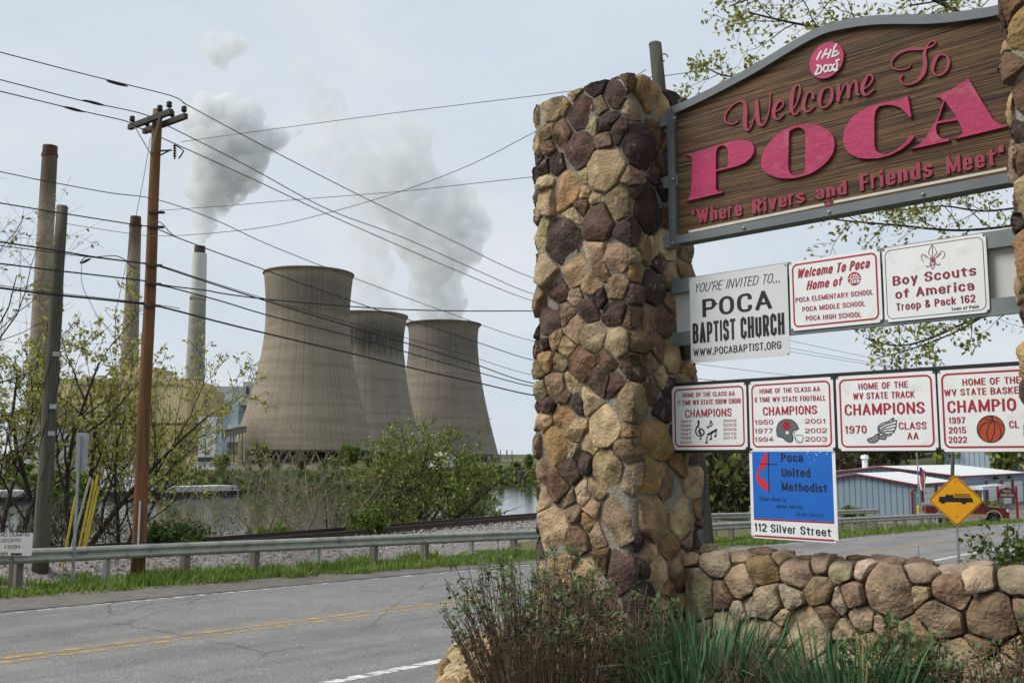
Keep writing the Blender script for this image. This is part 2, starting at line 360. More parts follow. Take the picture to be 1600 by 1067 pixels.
for s_ in (-.75, .75):
    mb = MB(); vs = []
    pf = [(-.07,-.17), (.07,-.17), (.07,-.15), (.015,-.13), (.015,-.04), (.037,-.03), (.037,0), (-.037,0), (-.037,-.03), (-.015,-.04), (-.015,-.13), (-.07,-.15)]
    for U in UT:
        for o_, dz in pf: x, y = un(U, TK(U)+s_+o_); vs.append((x, y, RZ(U)+dz+.02))
    k = len(pf); mb.add(vs, [(i*k+j, (i+1)*k+j, (i+1)*k+(j+1) % k, i*k+(j+1) % k) for i in range(len(UT)-1) for j in range(k)])
    part('rail', mb, m_rail, rail_t)
m_tie = M('sleeper_wood', (.05,.04,.033), .9, .3, 9)
mb = MB()
for i in range(230):
    U = -10+.56*i; a = Vector((*un(U, TK(U)-1.3), RZ(U)-.2)); b_ = Vector((*un(U, TK(U)+1.3), RZ(U)-.2)); mb.bar(a, b_, .22, .1)
o = part('sleepers', mb, m_tie, rail_t); o['kind'] = 'stuff'
# grass along the guardrail: one sheet of blades nobody could count
def blades(name, spots, label, hmin, hmax, cols, seed=1, lean=.5, wd=.012):
    rg = random.Random(seed); mb = MB()
    for x, y, z in spots:
        h = rg.uniform(hmin, hmax)*(1+.75*mnoise.noise(Vector((x*.8, y*.8, 7)))); a = rg.uniform(0, 2*pi); l_ = rg.uniform(0, lean)*h; c = rg.choice(cols); v = rg.uniform(.75, 1.25); c = (c[0]*v, c[1]*v, c[2]*v)
        w_ = wd*rg.uniform(.7, 1.5); dx, dy = cos(a), sin(a); px, py = -dy*w_, dx*w_
        mb.add([(x-px, y-py, z), (x+px, y+py, z), (x+dx*l_*.4+px*.7, y+dy*l_*.4+py*.7, z+h*.6), (x+dx*l_, y+dy*l_, z+h), (x+dx*l_*.4-px*.7, y+dy*l_*.4-py*.7, z+h*.6)], [(0,1,2,4), (4,2,3)], c)
    return structure(name, mb, leaf_mat(name+'_blade'), kind='stuff', label=label, cat='grass')
GC = [(.11,.21,.022), (.15,.25,.03), (.08,.15,.018), (.19,.27,.05), (.22,.23,.08)]
sp = []; rg = random.Random(2)
for i in range(62000):
    U = rg.uniform(2, 48) if rg.random() < .8 else rg.uniform(48, 95)
    g = GR(U); N = g-1.7+rg.random()*(2.7 if rg.random() < .8 else 3.0)+.35*mnoise.noise(Vector((U*.6, 0, 0)))
    x, y = un(U, N)
    if mnoise.noise(Vector((x*1.3, y*1.3, 2))) < -.28: continue
    sp.append((x, y, zr(U, N)-.12-.1*sstep(g, g+2, N)))
blades('verge_grass', sp, 'bright green spring grass under the guardrail', .08, .32, GC, 3, .8, .02)
sp = []
for i in range(9000):
    U = rg.uniform(14, 100); N = rg.uniform(-4, 9.1); x, y = un(U, N); sp.append((x, y, terrain(U, N)-.02))
blades('roadside_grass', sp, 'short grass on the near roadside beyond the stone wall', .06, .22, GC, 4, .8, .02)
# hills far beyond the river and a wooded slope behind the town buildings
m_hill = M('wooded_hill', (.035,.05,.018), .95, .3, .08, col2=(.08,.085,.035), bump=1, bscale=.4)
def hill(name, pts, wd, z0):
    mb = MB(); k = 10; vs = []
    pts = smooth_line(pts, 6)
    for x, y, h in pts:
        for j in range(k+1):
            t_ = j/k; r_ = hypot(x, y); f_ = 1+(t_-.3)*wd/r_
            vs.append((x*f_, y*f_, z0+h*sin(pi*min(1, t_/.7)*.5)*(1 if t_ < .8 else .9)+h*.06*mnoise.noise(Vector((x*.02, y*.02, t_*3)))))
    mb.add(vs, [(i*(k+1)+j, (i+1)*(k+1)+j, (i+1)*(k+1)+j+1, i*(k+1)+j+1) for i in range(len(pts)-1) for j in range(k)])
    structure(name, mb, m_hill, True)
hill('wooded_slope', [(20,190,.5), (50,185,4), (80,185,9), (115,175,13), (160,160,16), (220,140,18)], 120, EZ-7)
hill('far_hill', [(-1800,3000,20), (-900,3600,30), (-300,3900,26), (200,4000,22), (700,3900,30), (1500,3500,40)], 1200, EZ-8)
# ================================================================ POWER STATION
def concrete(name, base, dark, z_lo, z_hi, top, streak=1.0, rib=60):
    """board-marked concrete with lift rings, ribs and water stains running down from near the rim"""
    m = M(name, base, .9, .10, .05, bump=.0); t = m.node_tree; l = t.links.new; b = t.nodes['Principled BSDF']; src = b.inputs['Base Color'].links[0].from_socket
    tc = N_(t, 'ShaderNodeTexCoord'); s = N_(t, 'ShaderNodeSeparateXYZ'); l(tc.outputs['Object'], s.inputs[0])
    an = N_(t, 'ShaderNodeMath', operation='ARCTAN2'); l(s.outputs['Y'], an.inputs[0]); l(s.outputs['X'], an.inputs[1])
    def comb(ka, kz):
        c = N_(t, 'ShaderNodeCombineXYZ'); a = N_(t, 'ShaderNodeMath', operation='MULTIPLY'); a.inputs[1].default_value = ka; l(an.outputs[0], a.inputs[0])
        z = N_(t, 'ShaderNodeMath', operation='MULTIPLY'); z.inputs[1].default_value = kz; l(s.outputs['Z'], z.inputs[0]); l(a.outputs[0], c.inputs[0]); l(z.outputs[0], c.inputs[1]); return c
    def noise(c, sc, d=4, ro=.6):
        n = N_(t, 'ShaderNodeTexNoise'); n.inputs['Scale'].default_value = sc; n.inputs['Detail'].default_value = d; n.inputs['Roughness'].default_value = ro; l(c.outputs[0], n.inputs['Vector']); return n
    def rng(n, a, b_, c=0., d=1.):
        r = N_(t, 'ShaderNodeMapRange'); r.inputs['From Min'].default_value = a; r.inputs['From Max'].default_value = b_; r.inputs['To Min'].default_value = c; r.inputs['To Max'].default_value = d; l(n, r.inputs['Value']); return r
    def mix(f, a, col, mode='MIX'):
        x = N_(t, 'ShaderNodeMix', data_type='RGBA', blend_type=mode); l(f, x.inputs[0]); l(a, x.inputs[6]); x.inputs[7].default_value = (*col, 1); return x.outputs[2]
    def mul(*q):
        o = q[0]
        for k in q[1:]:
            m_ = N_(t, 'ShaderNodeMath', operation='MULTIPLY'); l(o, m_.inputs[0])
            if isinstance(k, float): m_.inputs[1].default_value = k
            else: l(k, m_.inputs[1])
            o = m_.outputs[0]
        return o
    bands = rng(noise(comb(.4, .22), 1.0, 5).outputs['Fac'], .42, .62)
    res = mix(mul(bands.outputs[0], .55), src, tuple(q*.62 for q in base))
    ribs = rng(noise(comb(rib, .004), 1.0, 2).outputs['Fac'], .5, .62)
    res = mix(mul(ribs.outputs[0], .6), res, tuple(q*.55 for q in base))
    pale = rng(noise(comb(rib*.7, .03), 1.0, 3).outputs['Fac'], .62, .72)
    res = mix(mul(pale.outputs[0], .35), res, tuple(min(1, q*1.5) for q in base))
    if dark:
        up = rng(s.outputs['Z'], z_lo, z_lo+(z_hi-z_lo)*.75); dn = rng(s.outputs['Z'], z_hi, top, 1., 0.)
        st = noise(comb(22, .035), 1.0, 6, .72)
        ad = N_(t, 'ShaderNodeMath', operation='MULTIPLY_ADD'); l(up.outputs[0], ad.inputs[0]); ad.inputs[1].default_value = .33; l(st.outputs['Fac'], ad.inputs[2])
        sr = rng(ad.outputs[0], .58, .86)
        res = mix(mul(sr.outputs[0], dn.outputs[0], streak), res, dark)
    l(res, b.inputs['Base Color']); return m
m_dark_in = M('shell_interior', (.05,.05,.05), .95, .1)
def cooling_tower(cx_px, Y, base_z, prof, label, mat, legs=36):
    """prof: (radius in photo px, photo y) from the bottom of the shell up"""
    k = Y/F
    x0 = (cx_px-CX)*k; o = thing('cooling_tower', label, 'cooling tower', (x0, Y, base_z), 'hyperbolic cooling towers across the river')
    P = smooth_line([(r*k, EZ+(YH-y)*k-base_z) for r, y in prof], 8)
    mb = MB(); th = .9
    full = P+[(P[-1][0]+.8, P[-1][1]), (P[-1][0]+.8, P[-1][1]+1.1), (P[-1][0]-th, P[-1][1]+1.1)]
    mb.lathe(full, 128); part('shell', mb, mat, o, True, local=True)
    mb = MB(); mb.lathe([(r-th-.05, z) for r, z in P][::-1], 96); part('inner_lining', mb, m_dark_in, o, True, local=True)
    r0, z0 = P[0]
    mb = MB(); mb.lathe([(r0+.5, z0-1.6), (r0+.9, z0), (r0-1.6, z0), (r0-1.6, z0-1.6)], 96, closed=True); part('ring_beam', mb, M('ring_beam_concrete', (.13,.11,.09), .9, .15), o, local=True)
    mb = MB(); mb.lathe([(r0+4.5, -1.0), (r0+4.5, 1.2), (r0+3.6, 1.2), (r0+3.6, -1.0)], 64, closed=True); part('basin_wall', mb, mat, o, local=True)
    mb = MB(); da = pi/legs; R = r0+2.6
    for s_ in (-1, 1): mb.bar((r0-.2, 0, z0-1.4), (R*cos(da*.9), s_*R*sin(da*.9), -.5), .8, .8)
    me = mb.mesh('leg', mat)
    for i in range(legs):
        l_ = bpy.data.objects.new('leg', me); COL.objects.link(l_); l_.parent = o; l_.rotation_euler = (0,0,2*pi*i/legs)
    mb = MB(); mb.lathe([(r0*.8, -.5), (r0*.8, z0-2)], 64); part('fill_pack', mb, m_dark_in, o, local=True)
    return o
BZ = EZ-4.6
cb = (.255,.22,.165)
T1m = concrete('tower_concrete_near', cb, (.055,.05,.044), 94, 122, 147, .52, 46)
T2m = concrete('tower_concrete_middle', (.27,.235,.19), (.028,.026,.026), 82, 112, 126, .85, 46)
T3m = concrete('tower_concrete_far', (.245,.21,.168), (.06,.055,.05), 86, 116, 133, .56, 46)
cooling_tower(478, 740, BZ, [(107,703), (99.5,672), (90,640), (82,611), (74,575), (68.5,545), (65.6,515), (65,492), (66,465), (67.6,445), (69.5,428)], 'largest cooling tower at left, broad pale concrete shell with faint stains', T1m)
cooling_tower(571, 880, BZ, [(92,706), (86,690), (78,660), (70.5,628), (65,600), (60.5,565), (58.3,545), (58.8,525), (61,507), (63.5,495)], 'middle cooling tower half hidden by the larger one, black stains under its rim', T2m)
cooling_tower(692, 985, BZ, [(87,710), (80,684), (72.5,654), (66.5,627), (60.5,595), (56.5,568), (54.5,545), (54.2,527), (55.5,514), (58.5,508)], 'cooling tower on the right next to open sky, grey stain band near its rim', T3m)
def chimney(label, px0, y0, r0, px1, y1, r1, Y, mats):
    """tapered stack; bottom and top given in photo px; mats: list of (fraction of height where it starts, radius scale, material, name)"""
    a = at(px0, y0, Y); k = Y/F; zt = EZ+(YH-y1)*k; zb = BZ-1; H = zt-zb; xb = at(px1, y1, Y).x
    rt = r1*k; rb = rt+(r0-r1)*k*H/((y0-y1)*k)
    o = thing('chimney', label, 'chimney', (xb, Y, zb), 'tall concrete power station stacks')
    for i, (f0, sc, m_, nm) in enumerate(mats):
        f1 = mats[i+1][0] if i+1 < len(mats) else 1.
        mb = MB(); R = lambda f_: (rb+(rt-rb)*f_)*sc
        pr = [(R(f0+(f1-f0)*j/8), (f0+(f1-f0)*j/8)*H) for j in range(9)]
        if i == len(mats)-1: pr += [(R(f1)*.82, H), (R(f1)*.8, H-6)]
        if i > 0: pr = [(pr[0][0]-.02, pr[0][1]+.01)]+pr
        mb.lathe(pr, 40); part(nm, mb, m_, o, True, local=True)
    return o, H, rt
m_ch1 = concrete('old_stack_concrete', (.31,.25,.185), (.06,.042,.032), 205, 262, 900, .9, 14)
m_ch2 = concrete('second_stack_concrete', (.29,.235,.18), (.075,.05,.04), 215, 270, 900, .9, 14)
m_ch3 = concrete('grey_stack_concrete', (.32,.31,.28), None, 0, 0, 0, 1, 20)
m_rust = M('rusty_cap', (.07,.035,.022), .8, .25, .3)
o, H, rt = chimney('tall brown chimney at far left with rust darkened top', 56, 620, 14.6, 79.2, 217, 11.4, 850, [(0, 1, m_ch1, 'shaft'), (.965, 1.08, m_rust, 'crown_ring'), (.975, .98, m_rust, 'cap')])
for f_ in (.30, .55, .78):
    mb = MB(); k = 850/F; r_ = (14.6+(11.4-14.6)*(f_))*k+2.2; mb.lathe([(r_*.96, H*f_), (r_*1.02, H*f_), (r_*1.02, H*f_+.8), (r_*.96, H*f_+.8)], 32, closed=True)
    part('walkway_ring', mb, m_ch1, o, local=True)
chimney('second brown chimney seen just left of the brown utility pole', 205, 560, 13., 212.5, 333, 8.6, 1108, [(0, 1, m_ch2, 'shaft'), (.955, 1.06, m_rust, 'crown_ring'), (.968, .95, m_rust, 'cap')])
m_whb = M('white_band_paint', (.52,.53,.50), .8, .08, .1)
chimney('grey chimney with white band below a dark steaming flue', 306.5, 605, 14.8, 312.5, 381, 10.6, 1000, [(0, 1, m_ch3, 'shaft'), (.745, 1.03, m_whb, 'painted_band'), (.965, .8, M('dark_flue', (.06,.05,.045), .8), 'flue')])
# buildings of the station: axis-aligned blocks placed from the photo
def ribbed(name, col, per=1.2, k=.8, zig=False):
    m = M(name, col, .7, .07, .06); t = m.node_tree; l = t.links.new; b = t.nodes['Principled BSDF']; src = b.inputs['Base Color'].links[0].from_socket
    tc = N_(t, 'ShaderNodeTexCoord'); w_ = N_(t, 'ShaderNodeTexWave', wave_type='BANDS', bands_direction='DIAGONAL' if zig else 'X'); w_.inputs['Scale'].default_value = 1/per*.314*2; l(tc.outputs['Object'], w_.inputs['Vector'])
    x = N_(t, 'ShaderNodeMix', data_type='RGBA', blend_type='MULTIPLY'); l(w_.outputs['Fac'], x.inputs[0]); l(src, x.inputs[6]); x.inputs[7].default_value = (k, k, k, 1); l(x.outputs[2], b.inputs['Base Color'])
    bu = N_(t, 'ShaderNodeBump'); bu.inputs['Strength'].default_value = .5; bu.inputs['Distance'].default_value = .06; l(w_.outputs['Fac'], bu.inputs['Height']); l(bu.outputs[0], b.inputs['Normal']); return m
m_yelb = ribbed('cream_cladding', (.56,.47,.27), 4); m_yelt = ribbed('tan_cladding', (.42,.35,.2), 4)
m_gry = ribbed('grey_cladding', (.42,.44,.44), 4); m_blu = ribbed('pale_blue_cladding', (.42,.52,.57), 3); m_whc = ribbed('white_cladding', (.62,.64,.65), 3)
m_dk = M('dark_steel', (.04,.042,.045), .7, .2, .2); m_win = M('dark_glazing', (.03,.05,.08), .2, .1, .3); m_louv = M('louvre_grey', (.18,.16,.14), .8, .15, .3)
def block(mb, x0, x1, y0, Y, D, zb=None, mi=0):
    """box whose front spans photo columns x0..x1 and whose top is at photo row y0"""
    a, c = at(x0, YH, Y).x, at(x1, YH, Y).x; zt = EZ+(YH-y0)*Y/F; zb = BZ-1 if zb is None else EZ+(YH-zb)*Y/F
    mb.box(((a+c)/2, Y+D/2, (zb+zt)/2), (c-a, D, zt-zb), mi=mi)
def station(name, label, blocks, Y):
    """blocks: (part name, x0, x1, ytop, ybottom or None, depth offset, depth, material)"""
    o = None
    for nm, x0, x1, y0, yb, dy, D, m_ in blocks:
        if o is None:
            o = thing(name, label, 'building', (at((x0+x1)/2, YH, Y).x, Y, BZ))
        mb = MB(); block(mb, x0, x1, y0, Y+dy, D, yb); part(nm, mb, m_, o)
    return o
station('boiler_house', 'big cream clad boiler house behind the bare trees', [
    ('hall', 84, 289, 592, None, 0, 60, m_yelb), ('upper_hall', 183, 236, 574, 592.5, 14, 36, m_yelt), ('penthouse', 60, 100, 628, None, -6, 40, m_yelt), ('annex', 286, 312, 606, None, 8, 50, m_yelb),
    ('low_wing', 262, 308, 682, None, -12, 14, m_yelb), ('louvre_panel', 286.5, 307, 686, 693, -12.6, 1, m_louv), ('louvre_panel', 286.5, 307, 696, 705, -12.6, 1, m_louv),
    ('pipe_bridge', 84, 308, 661, 664.5, -9, 5, m_dk), ('duct', 62, 84, 640, 668, -20, 10, m_yelt), ('dark_bay', 84, 104, 690, 716, -.8, 2, m_dk), ('louvre_panel', 110, 180, 600, 603, -.5, 1, m_louv), ('louvre_panel', 196, 280, 600, 603, -.5, 1, m_louv), ('roof_vent', 120, 126, 587, 592.5, 20, 6, m_gry), ('roof_vent', 150, 156, 587, 592.5, 20, 6, m_gry), ('roof_vent', 255, 261, 587, 592.5, 20, 6, m_gry), ('downpipe', 190, 191, 594, 716, -.7, .8, m_louv), ('downpipe', 238, 239, 594, 716, -.7, .8, m_louv)], 640)
mbx = station('scrubber_building', 'tall pale blue and grey scrubber building partly behind the largest cooling tower', [
    ('hall', 312, 402, 604, None, 0, 40, m_gry), ('roof_block', 376, 402, 597, 604.5, 6, 26, m_gry), ('blue_tower', 344, 370, 628, None, -10, 12, m_blu), ('side_bay', 312, 356, 628, 666, -6, 8, m_blu),
    ('window', 381, 385.5, 605.5, 617, -.6, 1, m_win), ('stack_pipe', 379, 382.5, 634, 671, -14, 3, m_dk), ('lower_deck', 352, 384, 664, 671, -14, 14, m_whc), ('piping', 313, 344, 646, 650, -7.5, 2, m_whc), ('piping', 345, 349, 628, 660, -12, 1.5, m_whc), ('vent_row', 316, 340, 612, 614, -.6, 1, m_louv), ('walkway', 312, 376, 634.5, 635.5, -3, 4, m_dk), ('walkway', 312, 376, 644, 645, -7, 2, m_dk)], 830)
station('transfer_house', 'narrow white clad transfer house standing between two conveyor belts', [
    ('tower', 309, 336, 652, None, 0, 14, m_whc), ('blue_side', 335.6, 345, 654, None, 1, 12, m_blu), ('window', 319, 327, 706.5, 709.5, -.4, .8, m_win), ('open_base', 309.5, 335, 714, 724, -.5, 1, m_dk)], 600)
def conveyor(label, A, B, Y0, Y1, legs):
    a, c = at(*A, Y0), at(*B, Y1); o = thing('conveyor', label, 'conveyor', (*((a+c)/2).xy, BZ))
    mb = MB(); mb.bar(a, c, 4.5, 3.6); part('gallery', mb, m_louv, o)
    mb = MB(); mb.bar(a+Vector((0,0,2)), c+Vector((0,0,2)), 5.2, .5); part('roof', mb, m_dk, o)
    for f_ in legs:
        p = a.lerp(c, f_); mb = MB()
        for s_ in (-1.6, 1.6): mb.bar((p.x+s_, p.y, BZ-1), (p.x+s_*.5, p.y, p.z-1.8), .5, .5)
        mb.bar((p.x-1.2, p.y, (BZ+p.z)/2), (p.x+1.2, p.y, (BZ+p.z)/2), .4, .4); part('trestle', mb, m_dk, o)
conveyor('dark covered conveyor rising from left behind the bare tree', (-40, 668), (66, 636), 560, 620, (.2, .5, .8))
conveyor('short sloping conveyor from white transfer house to the cooling tower', (345, 679), (380, 671), 602, 640, (.5, .9))
station('storage_shed', 'low cream shed with brown louvres right of the white transfer house', [
    ('shed', 346, 372, 690, None, 0, 16, m_yelb), ('louvre_panel', 353, 370, 690.8, 699, -.5, .8, m_louv), ('louvre_panel', 353, 370, 702, 709, -.5, .8, m_louv)], 630)
station('pale_shed', 'long low whitish shed at far left by the river bank', [('wall', 22, 72, 668, None, 0, 30, m_whc), ('roof', 21, 73, 664, 668.2, -1, 32, m_gry), ('door', 40, 52, 692, 716, -.5, 1, m_dk)], 520)
def row_small(name, label, cat, boxes, Y, m_, grp=None):
    o = thing(name, label, cat, (at(boxes[0][1], YH, Y).x, Y, BZ), grp)
    for nm, x0, x1, y0, yb, dy, D, mm in boxes:
        mb = MB(); block(mb, x0, x1, y0, Y+dy, D, yb); part(nm, mb, mm or m_, o)
row_small('trailer_office', 'white site trailer at the foot of the scrubber building', 'trailer', [('body', 293, 336, 722.5, 733, 0, 4, m_whc), ('window', 300, 303, 725, 728, -.1, .3, m_win), ('window', 318, 321, 725, 728, -.1, .3, m_win), ('roof', 292.5, 336.5, 721.5, 722.6, -.3, 4.6, m_gry)], 330, m_whc)
row_small('trailer_office', 'grey site trailer left of the cooling tower legs', 'trailer', [('body', 345, 362, 724, 734, 0, 4, m_gry), ('window', 350, 353, 726, 729, -.1, .3, m_win), ('roof', 344.5, 362.5, 723.2, 724.1, -.3, 4.6, m_whc)], 335, m_gry)
# white storage dome on the far bank
p = at(692, 741, 330); r_ = 22*330/F
o = thing('storage_dome', 'rounded white tarp covered heap on the far bank right of the leafy tree', 'dome', (p.x, p.y, EZ-4.5))
mb = MB(); zt = (741-712)*330/F
mb.lathe([(r_*1.02, -1.5), (r_*1.04, zt*.35), (r_*.98, zt*.6), (r_*.85, zt*.82), (r_*.6, zt*.96), (r_*.25, zt*1.01), (.01, zt*1.02)], 36); part('cover', mb, M('white_tarp', (.68,.69,.69), .7, .08, .3, bump=.6, bscale=1.5), o, True, local=True)
mb = MB(); mb.lathe([(r_*1.12, -1.6), (r_*1.12, .5), (r_*1.03, .5), (r_*1.03, -1.6)], 36, closed=True); part('base_wall', mb, m_gry, o, local=True)
# river craft and mooring cells
m_hull = M('black_hull', (.02,.02,.022), .6, .2, .3); m_deck = M('grey_deck', (.42,.43,.43), .7, .12, .3); m_wht = M('white_topsides', (.72,.72,.7), .6, .08, .4)
def barge(label, A, B, Y0, Y1, wd):
    a, c = at(A, YH, Y0), at(B, YH, Y1); a.z = c.z = WATER
    d = (c-a).normalized(); n = Vector((-d.y, d.x, 0)); o = thing('barge', label, 'barge', tuple((a+c)/2))
    ln = (c-a).length
    def f_(x, z, dd): return a+d*x+n*dd+Vector((0,0,z))
    mb = MB(); mb.prism([(0,.85), (0,-.3), (ln,-.3), (ln,.85)], f_, 0, wd); part('hull', mb, m_hull, o)
    mb = MB(); mb.prism([(1,.85), (ln-1,.85), (ln-1,1.85), (1,1.85)], f_, .8, wd-.8); part('coaming', mb, m_deck, o)
    mb = MB()
    for i in range(16): mb.bar(f_(1+(ln-2)*i/15, 0.9, .75), f_(1+(ln-2)*i/15, 1.9, .75), .16, .16)
    part('side_frames', mb, m_deck, o)
    mb = MB(); mb.prism([(.4,.86), (ln-.4,.86), (ln-.4,1.0), (.4,1.0)], f_, -.12, .3); part('gunwale', mb, m_deck, o)
    for x in (2, ln-2): mb = MB(); mb.tube([f_(x, .8, .4), f_(x, 1.5, .4)], .2, 8); part('bollard', mb, m_hull, o)
barge('long grey topped barge moored along the far bank', 247, 380, 193, 206, 9)
barge('flat barge lying at far left beyond the bare tree', -30, 60, 168, 174, 9)
p = at(200, YH, 190); p.z = WATER
o = thing('towboat', 'white towboat with stacked decks seen beside the brown utility pole', 'towboat', tuple(p))
def bb(nm, x0, x1, z0, z1, y0, y1, m_): mb = MB(); mb.box((p.x+(x0+x1)/2, p.y+(y0+y1)/2, p.z+(z0+z1)/2), (x1-x0, y1-y0, z1-z0)); return part(nm, mb, m_, o)
mb = MB(); mb.prism([(-5,1.3), (-4.4,-.3), (5.2,-.3), (5.6,1.3)], lambda x, z, d: Vector((p.x+x, p.y+d, p.z+z)), -2.6, 2.6); part('hull', mb, m_hull, o)
bb('main_deck', -4.2, 5, 1.3, 3.4, -2.2, 2.2, m_wht); bb('upper_deck', -3.9, 1.8, 3.5, 4.6, -2, 2, m_wht); wh = bb('wheelhouse', -3.7, .4, 4.7, 6.4, -1.6, 1.6, m_wht)
for i in range(5): mb = MB(); mb.box((p.x-3.2+.78*i, p.y-1.62, p.z+5.7), (.55, .06, .8)); part('window', mb, m_win, wh)
bb('wheelhouse_roof', -4, .7, 6.4, 6.6, -1.9, 1.9, m_wht); bb('deck_edge', -4.3, 5.2, 3.38, 3.5, -2.5, 2.5, m_deck)
mb = MB(); mb.tube([(p.x+2.6, p.y, p.z+3.4), (p.x+2.6, p.y, p.z+5.4)], .35, 10); part('funnel', mb, m_hull, o)
mb = MB(); mb.tube([(p.x-1.6, p.y, p.z+6.5), (p.x-1.6, p.y, p.z+8.6)], .06, 6); part('mast', mb, m_wht, o)
m_cell = M('rusty_sheet_pile', (.05,.035,.03), .8, .3, .6)
for x0, x1, yt, Y, lb in ((282, 306, 751, 207, 'rusty mooring cell behind the long barge'), (755.5, 769, 736, 285, 'dark mooring cell right of the leafy riverside tree'), (809, 822, 735, 290, 'dark mooring cell next to the stone pillar edge')):
    a, c = at(x0, YH, Y).x, at(x1, YH, Y).x; r_ = (c-a)/2; zt = EZ+(YH-yt)*Y/F
    o = thing('mooring_cell', lb, 'mooring cell', ((a+c)/2, Y, WATER-1), 'sheet pile mooring cells in the river')
    mb = MB(); n = 40; pts = [(r_*(1+.03*(j % 2))*cos(2*pi*j/n), r_*(1+.03*(j % 2))*sin(2*pi*j/n)) for j in range(n)]
    mb.prism(pts, lambda x, y, d: Vector((x, y, d)), 0, zt-WATER+1); part('sheet_wall', mb, m_cell, o, local=True)
    mb = MB(); mb.lathe([(r_*1.06, zt-WATER+.7), (r_*1.06, zt-WATER+1.1), (.01, zt-WATER+1.15)], 24); part('cap', mb, M('cell_cap', (.09,.08,.07), .9), o, local=True)
    mb = MB(); mb.tube([(0, 0, zt-WATER+1), (0, 0, zt-WATER+1.9)], .25, 8); part('bollard', mb, m_cell, o, local=True)
# slim poles on the far bank
def far_pole(px, yt, yb, Y, label, arms=1, w_=.2):
    a, c = at(px, yb, Y), at(px, yt, Y); c.x = a.x; o = thing('utility_pole', label, 'utility pole', tuple(a))
    mb = MB(); mb.tube([a-Vector((0,0,1)), c], [w_, w_*.7], 8); part('pole', mb, M('far_pole_wood', (.11,.10,.085), .9), o)
    for i in range(arms): mb = MB(); mb.bar(c+Vector((-1.1,0,-.5-i*1.2)), c+Vector((1.1,0,-.5-i*1.2)), .14, .14); part('crossarm', mb, m_dk, o)
far_pole(320, 672, 735, 280, 'thin pole with two crossarms in front of the white transfer house', 2, .16)
far_pole(297.5, 726, 752, 235, 'short whitish mast beside the rusty mooring cell', 0, .12)
far_pole(792, 703, 716, 700, 'distant pole with crossarms on the skyline left of the stone pillar', 2, .5)
far_pole(800, 704, 716, 900, 'second distant skyline pole nearest to the stone pillar', 1, .5)
far_pole(782, 702, 716, 760, 'distant bare skyline pole right beside the far cooling tower', 0, .4)
# steam: real volumes of droplets
def steam(name, label, puffs, Y, dens, scale, seed, voxel, lo=.42, hi=.66, cat='steam plume'):
    rg = random.Random(seed); mb = MB(); k = Y/F
    bm = bmesh.new()
    for px, py, r in puffs:
        p = at(px, py, Y); nsub = 7 if r > 12 else 3
        for i in range(nsub):
            rr = r*k*(rg.uniform(.5, .8) if i else .85)
            off = Vector((rg.gauss(0, 1), rg.gauss(0, 1), rg.gauss(0, 1)))*r*k*.45 if i else Vector((0,0,0))
            bmesh.ops.create_icosphere(bm, subdivisions=2, radius=rr, matrix=Matrix.Translation(p+off))
    me = bpy.data.meshes.new(name); bm.to_mesh(me); bm.free()
    o = bpy.data.objects.new(name, me); COL.objects.link(o)
    md = o.modifiers.new('weld', 'REMESH'); md.mode = 'VOXEL'; md.voxel_size = voxel
    dg = bpy.context.evaluated_depsgraph_get(); me2 = bpy.data.meshes.new_from_object(o.evaluated_get(dg)); o.modifiers.clear(); o.data = me2; bpy.data.meshes.remove(me)
    for v in me2.vertices:
        q = v.co; s_ = 1/(scale*.9)
        d = mnoise.noise(q*s_*1.0)*.55+mnoise.noise(q*s_*2.3)*.3
        v.co = q+v.normal*d*scale*.42
    c = sum((v.co for v in me2.vertices), Vector())/len(me2.vertices)
    me2.transform(Matrix.Translation(-c)); o.location = c; me2.name = name
    m = bpy.data.materials.new(name+'_vapour'); m.use_nodes = True; t = m.node_tree; t.nodes.clear(); l = t.links.new
    tc = N_(t, 'ShaderNodeTexCoord'); n1 = N_(t, 'ShaderNodeTexNoise'); n1.inputs['Scale'].default_value = 1/scale; n1.inputs['Detail'].default_value = 5; n1.inputs['Roughness'].default_value = .6
    l(tc.outputs['Object'], n1.inputs['Vector'])
    r = N_(t, 'ShaderNodeMapRange'); r.inputs['From Min'].default_value = lo; r.inputs['From Max'].default_value = hi; r.inputs['To Max'].default_value = dens; l(n1.outputs['Fac'], r.inputs['Value'])
    v = N_(t, 'ShaderNodeVolumePrincipled'); v.inputs['Color'].default_value = (.92,.945,.955,1); v.inputs['Anisotropy'].default_value = .0; l(r.outputs[0], v.inputs['Density'])
    om = N_(t, 'ShaderNodeOutputMaterial'); l(v.outputs[0], om.inputs['Volume']); me2.materials.clear(); me2.materials.append(m)
    return tag(o, label, cat)
steam('steam_plume', 'dense white steam plume pouring from the grey chimney', [(312,376,9), (313,366,11), (315,354,14), (317,341,17), (319,326,22), (326,312,24), (333,298,33), (325,280,36), (345,268,42), (372,258,34), (325,248,34), (355,238,44), (395,232,34), (330,215,30), (365,205,38), (410,215,26), (440,213,18), (462,209,12), (300,300,12), (308,195,26), (345,185,28), (380,185,24), (360,160,22), (320,165,22), (400,175,18)], 1000, .10, 13, 3, 4.0, .35, .57)
steam('steam_plume', 'broad steam plume rising from the cooling tower at right', [(695,507,36), (690,490,36), (672,470,36), (668,445,40), (676,418,44), (688,395,46), (705,375,40), (725,365,28), (735,385,18), (660,390,34), (676,350,46), (645,350,40), (705,345,34), (660,315,42), (625,320,36), (690,318,24), (640,280,40), (610,290,34), (665,275,24), (640,250,28), (660,255,20), (640,225,26), (630,205,20), (700,290,24), (720,330,26), (735,360,22), (600,235,26), (585,265,28), (655,200,18), (625,185,16), (600,205,18)], 990, .05, 17, 8, 5.5, .36, .58)
